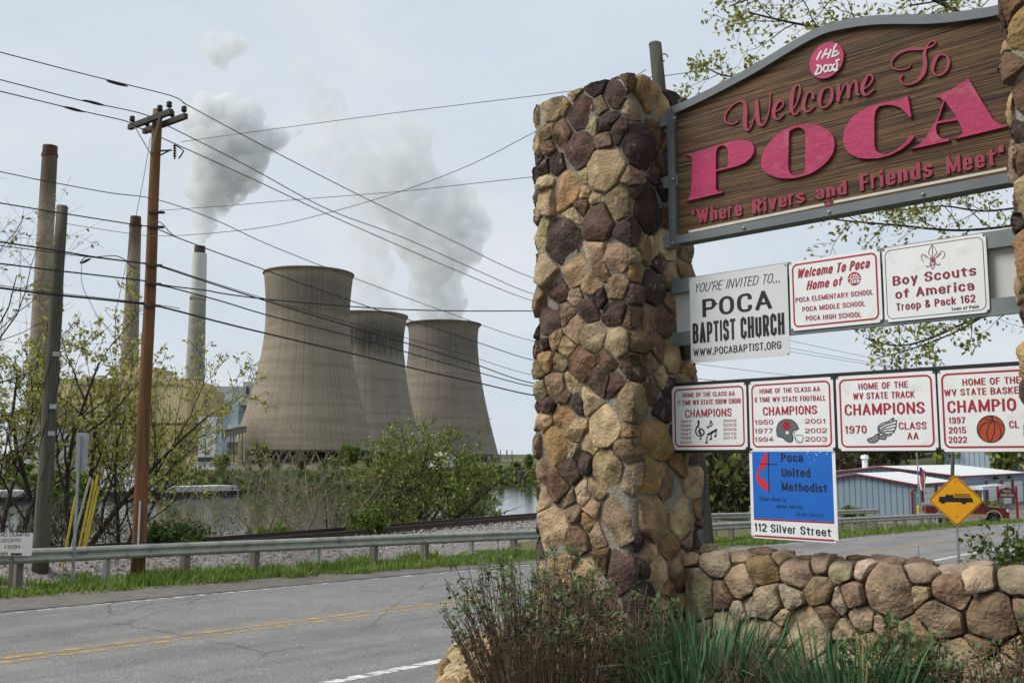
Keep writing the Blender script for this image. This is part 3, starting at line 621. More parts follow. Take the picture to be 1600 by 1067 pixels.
steam('steam_plume', 'thin drifting steam from the middle cooling tower', [(590,495,34), (585,470,34), (575,440,36), (570,410,36), (580,380,34), (590,345,34), (575,310,38), (545,285,34), (555,255,38), (520,250,28), (525,225,28), (560,220,24), (505,205,22), (540,190,22), (500,230,26), (560,260,34), (590,300,34), (580,200,20), (515,180,20), (500,150,20), (480,125,20), (470,100,16)], 890, .032, 17, 9, 5.5, .38, .62)
steam('steam_puff', 'small grey detached puff of steam high above the chimney', [(330,72,19), (350,80,22), (370,72,15), (318,84,11), (338,92,13), (384,70,9)], 1000, .09, 13, 12, 4.0, .38, .62)
steam('steam_wisp', 'faint ragged steam wisp high in the sky over the towers', [(470,120,20), (485,140,24), (505,160,24), (460,100,12), (520,140,20), (530,170,18), (495,180,18)], 950, .045, 15, 14, 5.0, .42, .64)
steam('steam_wisp', 'very faint steam veil near the top of the sky above the chimney plume', [(400,30,30), (440,20,34), (480,15,30), (520,30,26), (370,20,24), (430,60,24), (610,100,26), (640,80,24), (660,120,22), (590,60,20)], 960, .011, 17, 15, 7.0, .42, .66)
# ================================================================ STONE GATEWAY AND ITS SIGNS
# sign frame: s runs along the sign line (towards the right, nearer the camera), d behind it, h above eye level
EV, EU = (sin(radians(45)), -cos(radians(45))), (sin(radians(45)), cos(radians(45)))
_r = ray(1048, 390); OX, OY = _r[0]*7.1, 7.1
def S(s, d, h): return Vector((OX+EV[0]*s+EU[0]*d, OY+EV[1]*s+EU[1]*d, EZ+h))
def sp(px, py, d=0.):
    r = ray(px, py); ox, oy = OX+EU[0]*d, OY+EU[1]*d
    det = r[0]*(-EV[1])+EV[0]*1.0
    t_ = (ox*(-EV[1])+EV[0]*oy)/det; s = (oy-t_)/(-EV[1])
    return s, t_*r[2]
SH = {}
def sthing(name, label, cat, s0, h0, group=None, d0=0.):
    o = thing(name, label, cat, S(s0, d0, h0), group, -pi/4); SH[o.name] = (s0, d0, h0); return o
def spart(name, mb, mats, parent, smooth=False, fix=False):
    sh = SH[parent.name]; me = mb.mesh(name, mats, smooth, sh)
    if fix: fix_normals(me)
    o = bpy.data.objects.new(name, me); COL.objects.link(o); o.parent = parent; SH[o.name] = sh; return o
V3 = lambda s, h, d: Vector((s, d, h))
# ---- field stones: a Voronoi patchwork, each cell a rough bulging stone
STONES = [((.37,.26,.145), 5), ((.42,.325,.20), 4), ((.32,.20,.09), 3), ((.26,.18,.11), 3), ((.062,.04,.036), 5), ((.095,.055,.043), 4), ((.18,.11,.065), 4), ((.39,.29,.185), 3)]
def stones(mb, W, H, size, fn, seed, periodic=True, bulge=.055, gap=.02, pal=STONES):
    rg = random.Random(seed); pts = []; tries = 0
    while tries < 9000:
        tries += 1; r = size*rg.choice((.5, .7, .9, 1.1, 1.35)) * (1 if tries < 3000 else .7); a, h = rg.uniform(0, W), rg.uniform(0, H)
        ok = True
        for a2, h2, r2 in pts:
            da = abs(a-a2);
            if periodic: da = min(da, W-da)
            if (da*da*1.15+(h-h2)**2*.95) < (.43*(r+r2))**2: ok = False; break
        if ok: pts.append((a, h, r))
    bag = [c for c, k in pal for _ in range(k)]
    allp = []
    for a, h, r in pts:
        allp.append((a, h, r))
        if periodic: allp += [(a-W, h, r), (a+W, h, r)]
    for a, h, r in pts:
        poly = [(a-1.1, -.02), (a+1.1, -.02), (a+1.1, H+.01), (a-1.1, H+.01)]
        if not periodic: poly = [(max(0, x), y) if x < a else (min(W, x), y) for x, y in poly]
        for a2, h2, r2 in allp:
            dx, dy = a2-a, h2-h; dd = dx*dx+dy*dy
            if dd < 1e-9 or dd > (3.2*size)**2: continue
            dl = sqrt(dd); wgt = (r*r-r2*r2)*.2; lim = (dd+wgt)/(2*dl)-gap*rg.uniform(.3, .75); nx, ny = dx/dl, dy/dl
            new = []
            for i in range(len(poly)):
                p, q = poly[i], poly[(i+1) % len(poly)]
                dp = (p[0]-a)*nx+(p[1]-h)*ny-lim; dq = (q[0]-a)*nx+(q[1]-h)*ny-lim
                if dp <= 0: new.append(p)
                if (dp < 0) != (dq < 0): t_ = dp/(dp-dq); new.append((p[0]+(q[0]-p[0])*t_, p[1]+(q[1]-p[1])*t_))
            poly = new
            if len(poly) < 3: break
        if len(poly) < 3: continue
        ar = abs(sum(poly[i][0]*poly[(i+1) % len(poly)][1]-poly[(i+1) % len(poly)][0]*poly[i][1] for i in range(len(poly)))/2)
        if ar < .002: continue
        for _ in range(1):                              # knock the corners off
            q2 = []
            for i in range(len(poly)):
                p, q = poly[i], poly[(i+1) % len(poly)]; q2 += [(p[0]*.93+q[0]*.07, p[1]*.93+q[1]*.07), (p[0]*.07+q[0]*.93, p[1]*.07+q[1]*.93)]
            poly = q2
        cxm = sum(p[0] for p in poly)/len(poly); cym = sum(p[1] for p in poly)/len(poly)
        per = sum(hypot(poly[i][0]-poly[(i+1) % len(poly)][0], poly[i][1]-poly[(i+1) % len(poly)][1]) for i in range(len(poly)))
        n = 36; bd = []; acc = 0; step = per/n
        for i in range(len(poly)):
            p, q = poly[i], poly[(i+1) % len(poly)]; ln = hypot(q[0]-p[0], q[1]-p[1]); x = -acc % step if acc else 0
            while x < ln-1e-9: bd.append((p[0]+(q[0]-p[0])*x/ln, p[1]+(q[1]-p[1])*x/ln)); x += step
            acc += ln
        n = len(bd); o_ = rg.uniform(0, 90)
        col = rg.choice(bag); v = rg.uniform(.6, 1.02); col = (col[0]*v, col[1]*v*rg.uniform(.94, 1.05), col[2]*v*rg.uniform(.88, 1.1))
        bl = bulge*rg.uniform(.65, 1.35); gx, gy = rg.gauss(0, .11), rg.gauss(0, .11)
        fac = [(a_, rg.uniform(.18, .5), rg.uniform(.0, .6)) for a_ in [rg.uniform(0, 6.28) for _ in range(4)]]; rs = sqrt(ar)*.5
        vs = []
        for f_, hf in ((1.0, -.6), (1.0, .15), (.99, .58), (.97, .84), (.93, .96), (.82, 1.0), (.64, 1.0), (.42, 1.01), (.2, 1.01)):
            for x, y in bd:
                px, py = cxm+(x-cxm)*f_, cym+(y-cym)*f_
                wob = 1+.05*mnoise.noise(Vector((px*12, py*12, o_)))
                px, py = cxm+(px-cxm)*wob, cym+(py-cym)*wob
                e = bl*hf
                if hf > .3:
                    e += gx*(px-cxm)+gy*(py-cym)
                    for a_, sl_, of_ in fac: e = min(e, bl*1.0-sl_*(cos(a_)*(px-cxm)+sin(a_)*(py-cym)-rs*of_))   # broken facets
                    e += (.020*mnoise.noise(Vector((px*8, py*8, o_)))+.016*abs(mnoise.noise(Vector((px*17, py*17, o_+7))))+.007*mnoise.noise(Vector((px*43, py*43, o_))))*min(1, hf)
                vs.append(fn(px, py, max(e, .004) if hf > .3 else e))
        k = len(vs)//n
        fs = [(i*n+j, i*n+(j+1) % n, (i+1)*n+(j+1) % n, (i+1)*n+j) for i in range(k-1) for j in range(n)]+[tuple((k-1)*n+j for j in range(n))]
        mb.add(vs, fs, col)
def box_wrap(s0, s1, d0, d1, h0, rr=.09):
    """unrolls the four sides of a rounded box; a=0 at corner (s0, d0), running along the front first"""
    w_, dp = s1-s0, d1-d0; sides = [((s0, d0), (1, 0), w_), ((s1, d0), (0, 1), dp), ((s1, d1), (-1, 0), w_), ((s0, d1), (0, -1), dp)]
    W = 2*(w_+dp)
    def fn(a, h, e):
        a %= W
        for (p, t_, ln) in sides:
            if a <= ln+1e-9: break
            a -= ln
        nx, ny = t_[1], -t_[0]
        x, y = p[0]+t_[0]*a, p[1]+t_[1]*a
        if a < rr: k = (rr-a)/rr; m = (-t_[0], -t_[1]); sh = 1
        elif a > ln-rr: k = (a-(ln-rr))/rr; m = (t_[0], t_[1]); sh = 1
        else: k = 0; m = (0, 0)
        an = k*pi/4
        ox, oy = nx*cos(an)+m[0]*sin(an), ny*cos(an)+m[1]*sin(an)
        pull = rr*(1-cos(an))*1.0
        x -= nx*pull+m[0]*pull*.3; y -= ny*pull+m[1]*pull*.3
        return Vector((x+ox*e, y+oy*e, h0+h))
    return fn, W
m_stone = M('field_stone', (1,1,1), .9, .5, 7, tint=True, bump=.9, bscale=45, detail=10, dirt=None)
def add_grit(m):
    t = m.node_tree; l = t.links.new; b = t.nodes['Principled BSDF']; src = b.inputs['Base Color'].links[0].from_socket
    tc = N_(t, 'ShaderNodeTexCoord'); n = N_(t, 'ShaderNodeTexNoise'); n.inputs['Scale'].default_value = 5; n.inputs['Detail'].default_value = 9; n.inputs['Roughness'].default_value = .7; l(tc.outputs['Object'], n.inputs['Vector'])
    r = N_(t, 'ShaderNodeMapRange'); r.inputs['From Min'].default_value = .53; r.inputs['From Max'].default_value = .68; r.inputs['To Max'].default_value = .6; l(n.outputs['Fac'], r.inputs['Value'])
    x = N_(t, 'ShaderNodeMix', data_type='RGBA', blend_type='MULTIPLY'); l(r.outputs[0], x.inputs[0]); l(src, x.inputs[6]); x.inputs[7].default_value = (.62,.45,.32,1)
    n2 = N_(t, 'ShaderNodeTexNoise'); n2.inputs['Scale'].default_value = 13; n2.inputs['Detail'].default_value = 9; l(tc.outputs['Object'], n2.inputs['Vector'])
    r2 = N_(t, 'ShaderNodeMapRange'); r2.inputs['From Min'].default_value = .62; r2.inputs['From Max'].default_value = .72; r2.inputs['To Max'].default_value = .4; l(n2.outputs['Fac'], r2.inputs['Value'])
    y = N_(t, 'ShaderNodeMix', data_type='RGBA'); l(r2.outputs[0], y.inputs[0]); l(x.outputs[2], y.inputs[6]); y.inputs[7].default_value = (.4,.36,.29,1); l(y.outputs[2], b.inputs['Base Color'])
add_grit(m_stone)
m_mort = M('mortar', (.235,.21,.175), .95, .25, 12, bump=1, bscale=50)
PH = 2.735
def pillar(label, s0, s1, d0, d1, seed, top=PH, bot=-1.75):
    o = sthing('stone_pillar', label, 'stone pillar', (s0+s1)/2, bot, 'stone gateway pillars', (d0+d1)/2)
    H = top-bot; fn, W = box_wrap(s0, s1, d0, d1, bot)
    mb = MB(); k = 64; hs = [i*H/24 for i in range(25)]; hs[-1] = H-.015
    vs = [fn(W*j/k, h, +.006+.008*mnoise.noise(Vector((W*j/k*8, h*8, 1)))) for h in hs for j in range(k)]
    mb.add(vs, [(i*k+j, i*k+(j+1) % k, (i+1)*k+(j+1) % k, (i+1)*k+j) for i in range(len(hs)-1) for j in range(k)]+[tuple(24*k+j for j in range(k))])
    spart('mortar_core', mb, m_mort, o, True)
    mb = MB(); stones(mb, W, H, .265, fn, seed, gap=.015, bulge=.045); spart('stone_facing', mb, m_stone, o, True)
    mb = MB()                                           # flat flags closing the top
    rg = random.Random(seed)
    for i in range(3):
        for j in range(3):
            x0, x1 = s0+(s1-s0)*i/3+.015, s0+(s1-s0)*(i+1)/3-.01; y0, y1 = d0+(d1-d0)*j/3+.015, d0+(d1-d0)*(j+1)/3-.01
            pl = [(x+rg.uniform(-.01, .01), y+rg.uniform(-.01, .01)) for x, y in rrect(x0, y0, x1, y1, .05, 3)]; c = rg.choice([q[0] for q in STONES])
            mb.prism(pl, lambda x, y, dd: Vector((x, y, dd)), top-.06, top+rg.uniform(.005, .03), c)
    spart('top_flags', mb, m_stone, o)
    return o
pillar('tall field stone pillar left of the signs, its full height in view', -.97, -.065, -.40, .38, 11)
_q = sp(1586, 300, -.40)[0]
pillar('field stone pillar cut off by the right picture edge', _q, _q+.95, -.40, .38, 23)
SE = _q                                                 # sign line ends at this pillar
# low wall between the pillars
WT = -.685
o = sthing('stone_wall', 'low field stone wall running below the signs between two pillars', 'stone wall', SE/2, -1.7, d0=.28)
w0, w1, wf, wb = .0, SE+.1, .10, .46
def wall_fn(a, h, e):
    H = WT+1.75; T = wb-wf; rr = .06
    if h < H-rr: p = (wf, -1.75+h); n = (-1, 0)
    elif h < H+rr: an = (h-(H-rr))/(2*rr)*pi/2; p = (wf+rr-rr*cos(an), WT-rr+rr*sin(an)); n = (-cos(an), sin(an))
    else: p = (wf+min(h-H, T), WT); n = (0, 1)
    return Vector((w0+a, p[0]+n[0]*e, p[1]+n[1]*e+.018*mnoise.noise(Vector((a*3, 0, 5)))))
mb = MB(); mb.box(((w0+w1)/2, (wf+wb)/2+.02, (-1.75+WT)/2-.01), (w1-w0, wb-wf-.03, WT+1.75-.02)); spart('mortar_core', mb, m_mort, o)
WALLC = [((.36,.265,.165), 5), ((.40,.32,.215), 6), ((.31,.21,.115), 3), ((.28,.2,.13), 4), ((.13,.09,.065), 1), ((.23,.155,.095), 3)]
mb = MB(); stones(mb, w1-w0, WT+1.75+wb-wf-.05, 0.31, wall_fn, 41, False, .055, .014, WALLC); spart('stone_facing', mb, m_stone, o, True)
# ---- the carved welcome board
def c4(x, y): return (1030+.375*x, .375*y)
top_px = [c4(*q) for q in ((55,462), (150,420), (280,355), (400,290), (500,230), (600,170), (700,120), (800,95), (900,80), (1000,75), (1100,75), (1200,70), (1300,58), (1420,38))]
tl = [sp(*q) for q in top_px]; bl_ = sp(1043, 388); hb = sum(sp(*q)[1] for q in ((1043,388), (1300,339), (1574,291)))/3
s_l = .035
tl = [(max(s_l, s), h) for s, h in tl]; tl[0] = (s_l, tl[0][1])
se_ = SE-.02
if tl[-1][0] < se_: tl.append((se_, tl[-1][1]+.01))
tops = smooth_line(tl, 4); tops = [q for q in tops if q[0] <= se_+1e-6]
outer = [(s_l, hb)]+tops+[(se_, hb)]
FW = .058
def inset(P, r):
    n = len(P); o = []
    for i in range(n):
        a, b_, c = P[i-1], P[i], P[(i+1) % n]
        d1 = Vector((b_[0]-a[0], b_[1]-a[1])); d2 = Vector((c[0]-b_[0], c[1]-b_[1]))
        d1 = d1.normalized() if d1.length > 1e-6 else d2.normalized(); d2 = d2.normalized() if d2.length > 1e-6 else d1
        n1 = Vector((d1.y, -d1.x)); n2 = Vector((d2.y, -d2.x)); m = n1+n2; m = m/max(.3, m.dot(n1)); o.append((b_[0]+m.x*r, b_[1]+m.y*r))
    return o
inner = inset(outer, FW)
def add_joints(m, per):
    t = m.node_tree; l = t.links.new; b = t.nodes['Principled BSDF']; src = b.inputs['Base Color'].links[0].from_socket
    tc = N_(t, 'ShaderNodeTexCoord'); s = N_(t, 'ShaderNodeSeparateXYZ'); l(tc.outputs['Object'], s.inputs[0]); f = N_(t, 'ShaderNodeMath', operation='PINGPONG'); f.inputs[1].default_value = per/2; l(s.outputs['Z'], f.inputs[0])
    r = N_(t, 'ShaderNodeMapRange'); r.inputs['From Min'].default_value = per*.488; r.inputs['From Max'].default_value = per*.496; r.inputs['To Max'].default_value = .75; l(f.outputs[0], r.inputs['Value'])
    x = N_(t, 'ShaderNodeMix', data_type='RGBA'); l(r.outputs[0], x.inputs[0]); l(src, x.inputs[6]); x.inputs[7].default_value = (.015,.009,.005,1); l(x.outputs[2], b.inputs['Base Color'])
board = sthing('welcome_board', 'carved brown wooden welcome board with grey frame and crimson letters', 'sign', (s_l+se_)/2, hb)
m_wood = M('stained_carved_wood', (.03,.017,.009), .75, .3, 3.2, col2=(.155,.085,.034), stretch=(.35, 1, 13), bump=.7, bscale=9, detail=10, thr=(.36,.66), dirt=((.022,.013,.008), 1.3, .53, .66))
m_frame = M('grey_frame_paint', (.125,.14,.155), .55, .12, 5, bump=.05)
add_joints(m_wood, .235)
mb = MB(); mb.prism(inner, V3, -.035, .035); spart('panel', mb, m_wood, board, fix=True)
mb = MB(); mb.ring(outer, inner, V3, -.065, .055); fr = spart('frame', mb, m_frame, board, fix=True)
def bolt(px, py, d, parent, r=.011):
    s, h = sp(px, py, d); mb = MB(); mb.lathe([(r, 0), (r, .006), (r*.5, .011), (.0005, .012)], 10, (s, d, h), Matrix(((1,0,0),(0,0,-1),(0,1,0)))); return spart('bolt', mb, GREY_METAL, parent, True)
for q in ((63,495), (58,748), (57,1015), (353,950), (708,884), (1100,810)): bolt(*c4(*q), -.066, fr)
for y in (505, 765, 1012):
    s, h = sp(*c4(48, y)); mb = MB(); mb.box((.03, .0, h), (.14, .10, .085)); spart('bracket', mb, GREY_METAL, board)
m_crim = M('crimson_letter_paint', (.345,.016,.082), .5, .22, 2.2, dirt=((.42,.12,.18), 6, .56, .76), bump=.15, bscale=30)
m_crim2 = M('faded_crimson_paint', (.27,.03,.065), .6, .15, 9, dirt=((.15,.045,.04), 14, .5, .75))
m_cream = M('cream_line_paint', (.52,.49,.41), .6, .12, 10)
def letters(name, outlines, mat, parent, d0, d1):
    """flat cut letters from outlines in photo pixels; a second outline of a group is its hole"""
    cu = bpy.data.curves.new(name, 'CURVE'); cu.dimensions = '2D'; cu.fill_mode = 'BOTH'; cu.extrude = abs(d1-d0)/2
    for P in outlines:
        P = [sp(px, py, d0) for px, py in P]; s_ = cu.splines.new('POLY'); s_.points.add(len(P)-1); s_.use_cyclic_u = True
        for q, (x, y) in zip(s_.points, P): q.co = (x, y, 0, 1)
    ob = bpy.data.objects.new(name, cu); COL.objects.link(ob); dg = bpy.context.evaluated_depsgraph_get(); me = bpy.data.meshes.new_from_object(ob.evaluated_get(dg)); bpy.data.objects.remove(ob); bpy.data.curves.remove(cu)
    mb = MB(); dm = (d0+d1)/2; mb.add([Vector((v.co.x, dm-v.co.z, v.co.y)) for v in me.vertices], [tuple(p.vertices) for p in me.polygons]); bpy.data.meshes.remove(me)
    return spart(name, mb, mat, parent)
a3 = lambda P: [(1060+.2437*x, 120+.2437*y) for x, y in P]
a4 = lambda P: [(1310+.225*x, 100+.225*y) for x, y in P]
LD0, LD1 = -.035, -.053
letters('letter', [a3([(50,504),(100,494),(200,463),(280,438),(350,418),(410,408),(450,412),(480,428),(495,458),(490,494),(472,526),(440,553),(395,574),(330,592),(249,611),(249,728),(262,738),(292,736),(290,747),(52,803),(74,788),(86,760),(94,690),(97,530),(85,513)]), a3([(248,603),(249,490),(258,462),(280,446),(305,446),(322,462),(328,490),(330,555),(318,582)])], m_crim, board, LD0, LD1)
letters('letter', [smooth_line(a3([(538,560),(548,502),(588,430),(650,370),(720,330),(800,311),(880,312),(950,336),(998,385),(1009,440),(995,500),(950,560),(880,612),(800,643),(720,656),(640,650),(575,622),(546,592)]), 3, True), smooth_line(a3([(713,590),(715,480),(718,370),(735,345),(775,330),(810,342),(822,372),(822,480),(822,590),(810,620),(775,636),(735,630)]), 3, True)], m_crim, board, LD0, LD1)
letters('letter', [a4([(490,225),(515,370),(502,376),(480,348),(440,310),(390,292),(340,290),(295,300),(268,328),(258,380),(258,560),(268,605),(300,630),(350,631),(410,603),(470,551),(505,508),(525,500),(534,514),(500,557),(440,602),(370,637),(290,659),(210,664),(140,656),(85,627),(50,582),(40,520),(55,450),(95,388),(150,340),(230,300),(330,271),(400,262),(450,247)])], m_crim, board, LD0, LD1)
letters('letter', [a4([(910,107),(1000,260),(1078,385),(1120,420),(1187,438),(812,528),(848,508),(872,484),(866,455),(836,396),(693,420),(687,448),(690,488),(715,518),(780,530),(774,540),(505,598),(560,573),(620,510),(690,395),(737,262),(715,242),(680,236),(745,205),(830,162)]), a4([(747,262),(830,376),(697,405)])], m_crim, board, LD0, LD1)
# ---- a condensed sans drawn with a flat pen: glyph = (width, strokes); a stroke is (kind, points), kind r = rounded corners, s = sharp, o = rounded and closed
_O = [('o', [(0,0), (1,0), (1,1), (0,1)])]
X_ = .72
GL = {
 'A': (.62, [('s', [(0,0), (.5,1), (1,0)]), ('s', [(.19,.3), (.81,.3)])]), 'B': (.58, [('s', [(0,0), (0,1)]), ('r', [(0,1), (.95,1), (.95,.53), (0,.53)]), ('r', [(0,.53), (1,.53), (1,0), (0,0)])]),
 'C': (.56, [('r', [(1,.68), (1,1), (0,1), (0,0), (1,0), (1,.32)])]), 'D': (.58, [('s', [(0,0), (0,1)]), ('r', [(0,1), (1,1), (1,0), (0,0)])]),
 'E': (.5, [('s', [(1,1), (0,1), (0,0), (1,0)]), ('s', [(0,.52), (.88,.52)])]), 'F': (.48, [('s', [(1,1), (0,1), (0,0)]), ('s', [(0,.5), (.88,.5)])]),
 'G': (.58, [('r', [(1,.7), (1,1), (0,1), (0,0), (1,0), (1,.45)]), ('s', [(1.1,.46), (.55,.46)])]), 'H': (.58, [('s', [(0,0), (0,1)]), ('s', [(1,0), (1,1)]), ('s', [(0,.52), (1,.52)])]),
 'I': (.2, [('s', [(.5,0), (.5,1)])]), 'J': (.48, [('r', [(1,1), (1,0), (0,0), (0,.3)])]), 'K': (.58, [('s', [(0,0), (0,1)]), ('s', [(1,1), (0,.36)]), ('s', [(.34,.58), (1,0)])]),
 'L': (.47, [('s', [(0,1), (0,0), (1,0)])]), 'M': (.74, [('s', [(0,0), (0,1), (.5,.1), (1,1), (1,0)])]), 'N': (.6, [('s', [(0,0), (0,1), (1,0), (1,1)])]), 'O': (.58, _O),
 'P': (.55, [('s', [(0,0), (0,1)]), ('r', [(0,1), (1,1), (1,.44), (0,.44)])]), 'Q': (.58, _O+[('s', [(.6,.3), (1.05,-.05)])]), 'R': (.58, [('s', [(0,0), (0,1)]), ('r', [(0,1), (1,1), (1,.47), (0,.47)]), ('s', [(.55,.47), (1,0)])]),
 'S': (.55, [('r', [(1,.7), (1,1), (0,1), (0,.53), (1,.49), (1,0), (0,0), (0,.3)])]), 'T': (.52, [('s', [(0,1), (1,1)]), ('s', [(.5,1), (.5,0)])]), 'U': (.58, [('r', [(0,1), (0,0), (1,0), (1,1)])]),
 'V': (.6, [('s', [(0,1), (.5,0), (1,1)])]), 'W': (.86, [('s', [(0,1), (.25,0), (.5,.9), (.75,0), (1,1)])]), 'X': (.58, [('s', [(0,0), (1,1)]), ('s', [(0,1), (1,0)])]), 'Y': (.58, [('s', [(0,1), (.5,.45), (1,1)]), ('s', [(.5,.5), (.5,0)])]), 'Z': (.52, [('s', [(0,1), (1,1), (0,0), (1,0)])]),
 '0': (.52, _O), '1': (.34, [('s', [(.1,.78), (.7,1), (.7,0)])]), '2': (.52, [('r', [(0,.7), (0,1), (1,1), (1,.52), (0,.1)]), ('s', [(0,.12), (0,0), (1,0)])]), '3': (.52, [('r', [(0,.74), (0,1), (1,1), (1,.53), (.4,.53)]), ('r', [(.4,.53), (1,.53), (1,0), (0,0), (0,.26)])]),
 '4': (.54, [('s', [(.75,0), (.75,1), (0,.28), (1.1,.28)])]), '5': (.52, [('s', [(.95,1), (.08,1), (0,.48)]), ('r', [(0,.5), (0,.62), (1,.62), (1,0), (0,0), (0,.26)])]), '6': (.52, [('r', [(1,.76), (1,1), (0,1), (0,0), (1,0), (1,.57), (0,.57), (0,.4)])]), '7': (.5, [('s', [(0,1), (1,1), (.35,0)])]),
 '8': (.52, [('o', [(.04,.54), (.96,.54), (.96,1), (.04,1)]), ('o', [(0,0), (1,0), (1,.54), (0,.54)])]), '9': (.52, [('r', [(0,.24), (0,0), (1,0), (1,1), (0,1), (0,.43), (1,.43), (1,.6)])]),
 'a': (.5, [('r', [(.02,.52), (.02,X_), (1,X_), (1,0)]), ('r', [(1,.40), (0,.40), (0,0), (1,0.02)])]), 'b': (.52, [('s', [(0,0), (0,1)]), ('r', [(0,X_), (1,X_), (1,0), (0,0)])]), 'c': (.48, [('r', [(1,.48), (1,X_), (0,X_), (0,0), (1,0), (1,.24)])]), 'd': (.52, [('s', [(1,0), (1,1)]), ('r', [(1,X_), (0,X_), (0,0), (1,0)])]),
 'e': (.5, [('s', [(0,.36), (1,.36)]), ('r', [(1,.36), (1,X_), (0,X_), (0,0), (1,0), (1,.2)])]), 'f': (.42, [('r', [(1,1), (.4,1), (.4,0)]), ('s', [(0,.7), (1,.7)])]), 'g': (.52, [('r', [(1,0), (0,0), (0,X_), (1,X_)]), ('r', [(1,X_), (1,-.28), (0,-.28), (0,-.1)])]), 'h': (.5, [('s', [(0,0), (0,1)]), ('r', [(0,X_), (1,X_), (1,0)])]),
 'i': (.2, [('s', [(.5,0), (.5,.66)]), ('s', [(.5,.92), (.5,1.02)])]), 'k': (.5, [('s', [(0,0), (0,1)]), ('s', [(1,X_), (0,.26)]), ('s', [(.35,.42), (1,0)])]), 'l': (.2, [('s', [(.5,0), (.5,1)])]), 'm': (.78, [('s', [(0,0), (0,X_+.05)]), ('r', [(0,X_), (.5,X_), (.5,0)]), ('r', [(.5,X_), (1,X_), (1,0)])]), 'n': (.5, [('s', [(0,0), (0,X_+.05)]), ('r', [(0,X_), (1,X_), (1,0)])]),
 'o': (.52, [('o', [(0,0), (1,0), (1,X_), (0,X_)])]), 'p': (.52, [('s', [(0,X_+.04), (0,-.3)]), ('r', [(0,X_), (1,X_), (1,0), (0,0)])]), 'r': (.34, [('s', [(0,0), (0,X_+.05)]), ('r', [(0,.5), (0,X_), (1,X_)])]), 's': (.47, [('r', [(1,.54), (1,X_), (0,X_), (0,.38), (1,.36), (1,0), (0,0), (0,.2)])]), 't': (.44, [('r', [(.42,.98), (.42,0), (1,0)]), ('s', [(0,.7), (1,.7)])]),
 'u': (.5, [('r', [(0,X_+.04), (0,0), (1,0)]), ('s', [(1,0), (1,X_+.04)])]), 'v': (.5, [('s', [(0,X_+.05), (.5,0), (1,X_+.05)])]), 'w': (.74, [('s', [(0,X_+.05), (.25,0), (.5,.6), (.75,0), (1,X_+.05)])]), 'y': (.5, [('s', [(0,X_+.05), (.52,.0)]), ('s', [(1,X_+.05), (.3,-.3)])]),
 '.': (.2, [('s', [(.5,-.08), (.5,.1)])]), "'": (.18, [('s', [(.5,.75), (.5,1.05)])]), '"': (.3, [('s', [(.2,.75), (.2,1.05)]), ('s', [(.9,.75), (.9,1.05)])]), '&': (.6, [('r', [(1,0), (.1,.78), (.1,1.02), (.72,1.02), (.72,.72), (0,.42), (0,0), (.75,0), (1,.42)])]), ' ': (.26, []), ',': (.2, [('s', [(.6,.08), (.4,-.18)])])}
def fillet(P, R, closed, hx):
    """P in real units; rounds the corners with radius up to R"""
    n = len(P); o = []
    for i in range(n):
        if not closed and i in (0, n-1): o.append(P[i]); continue
        a, b_, c = P[i-1], P[i], P[(i+1) % n]; l1 = hypot(a[0]-b_[0], a[1]-b_[1]); l2 = hypot(c[0]-b_[0], c[1]-b_[1])
        k1 = .5 if closed or i-1 > 0 else .6; k2 = .5 if closed or i+1 < n-1 else .6
        r = min(R, l1*k1, l2*k2)
        p = (b_[0]+(a[0]-b_[0])/l1*r, b_[1]+(a[1]-b_[1])/l1*r); q = (b_[0]+(c[0]-b_[0])/l2*r, b_[1]+(c[1]-b_[1])/l2*r)
        for j in range(6):
            t = j/5; o.append(((1-t)**2*p[0]+2*t*(1-t)*b_[0]*.75+2*t*(1-t)*.25*(p[0]+q[0])/2+t*t*q[0], (1-t)**2*p[1]+2*t*(1-t)*b_[1]*.75+2*t*(1-t)*.25*(p[1]+q[1])/2+t*t*q[1]))
    return o
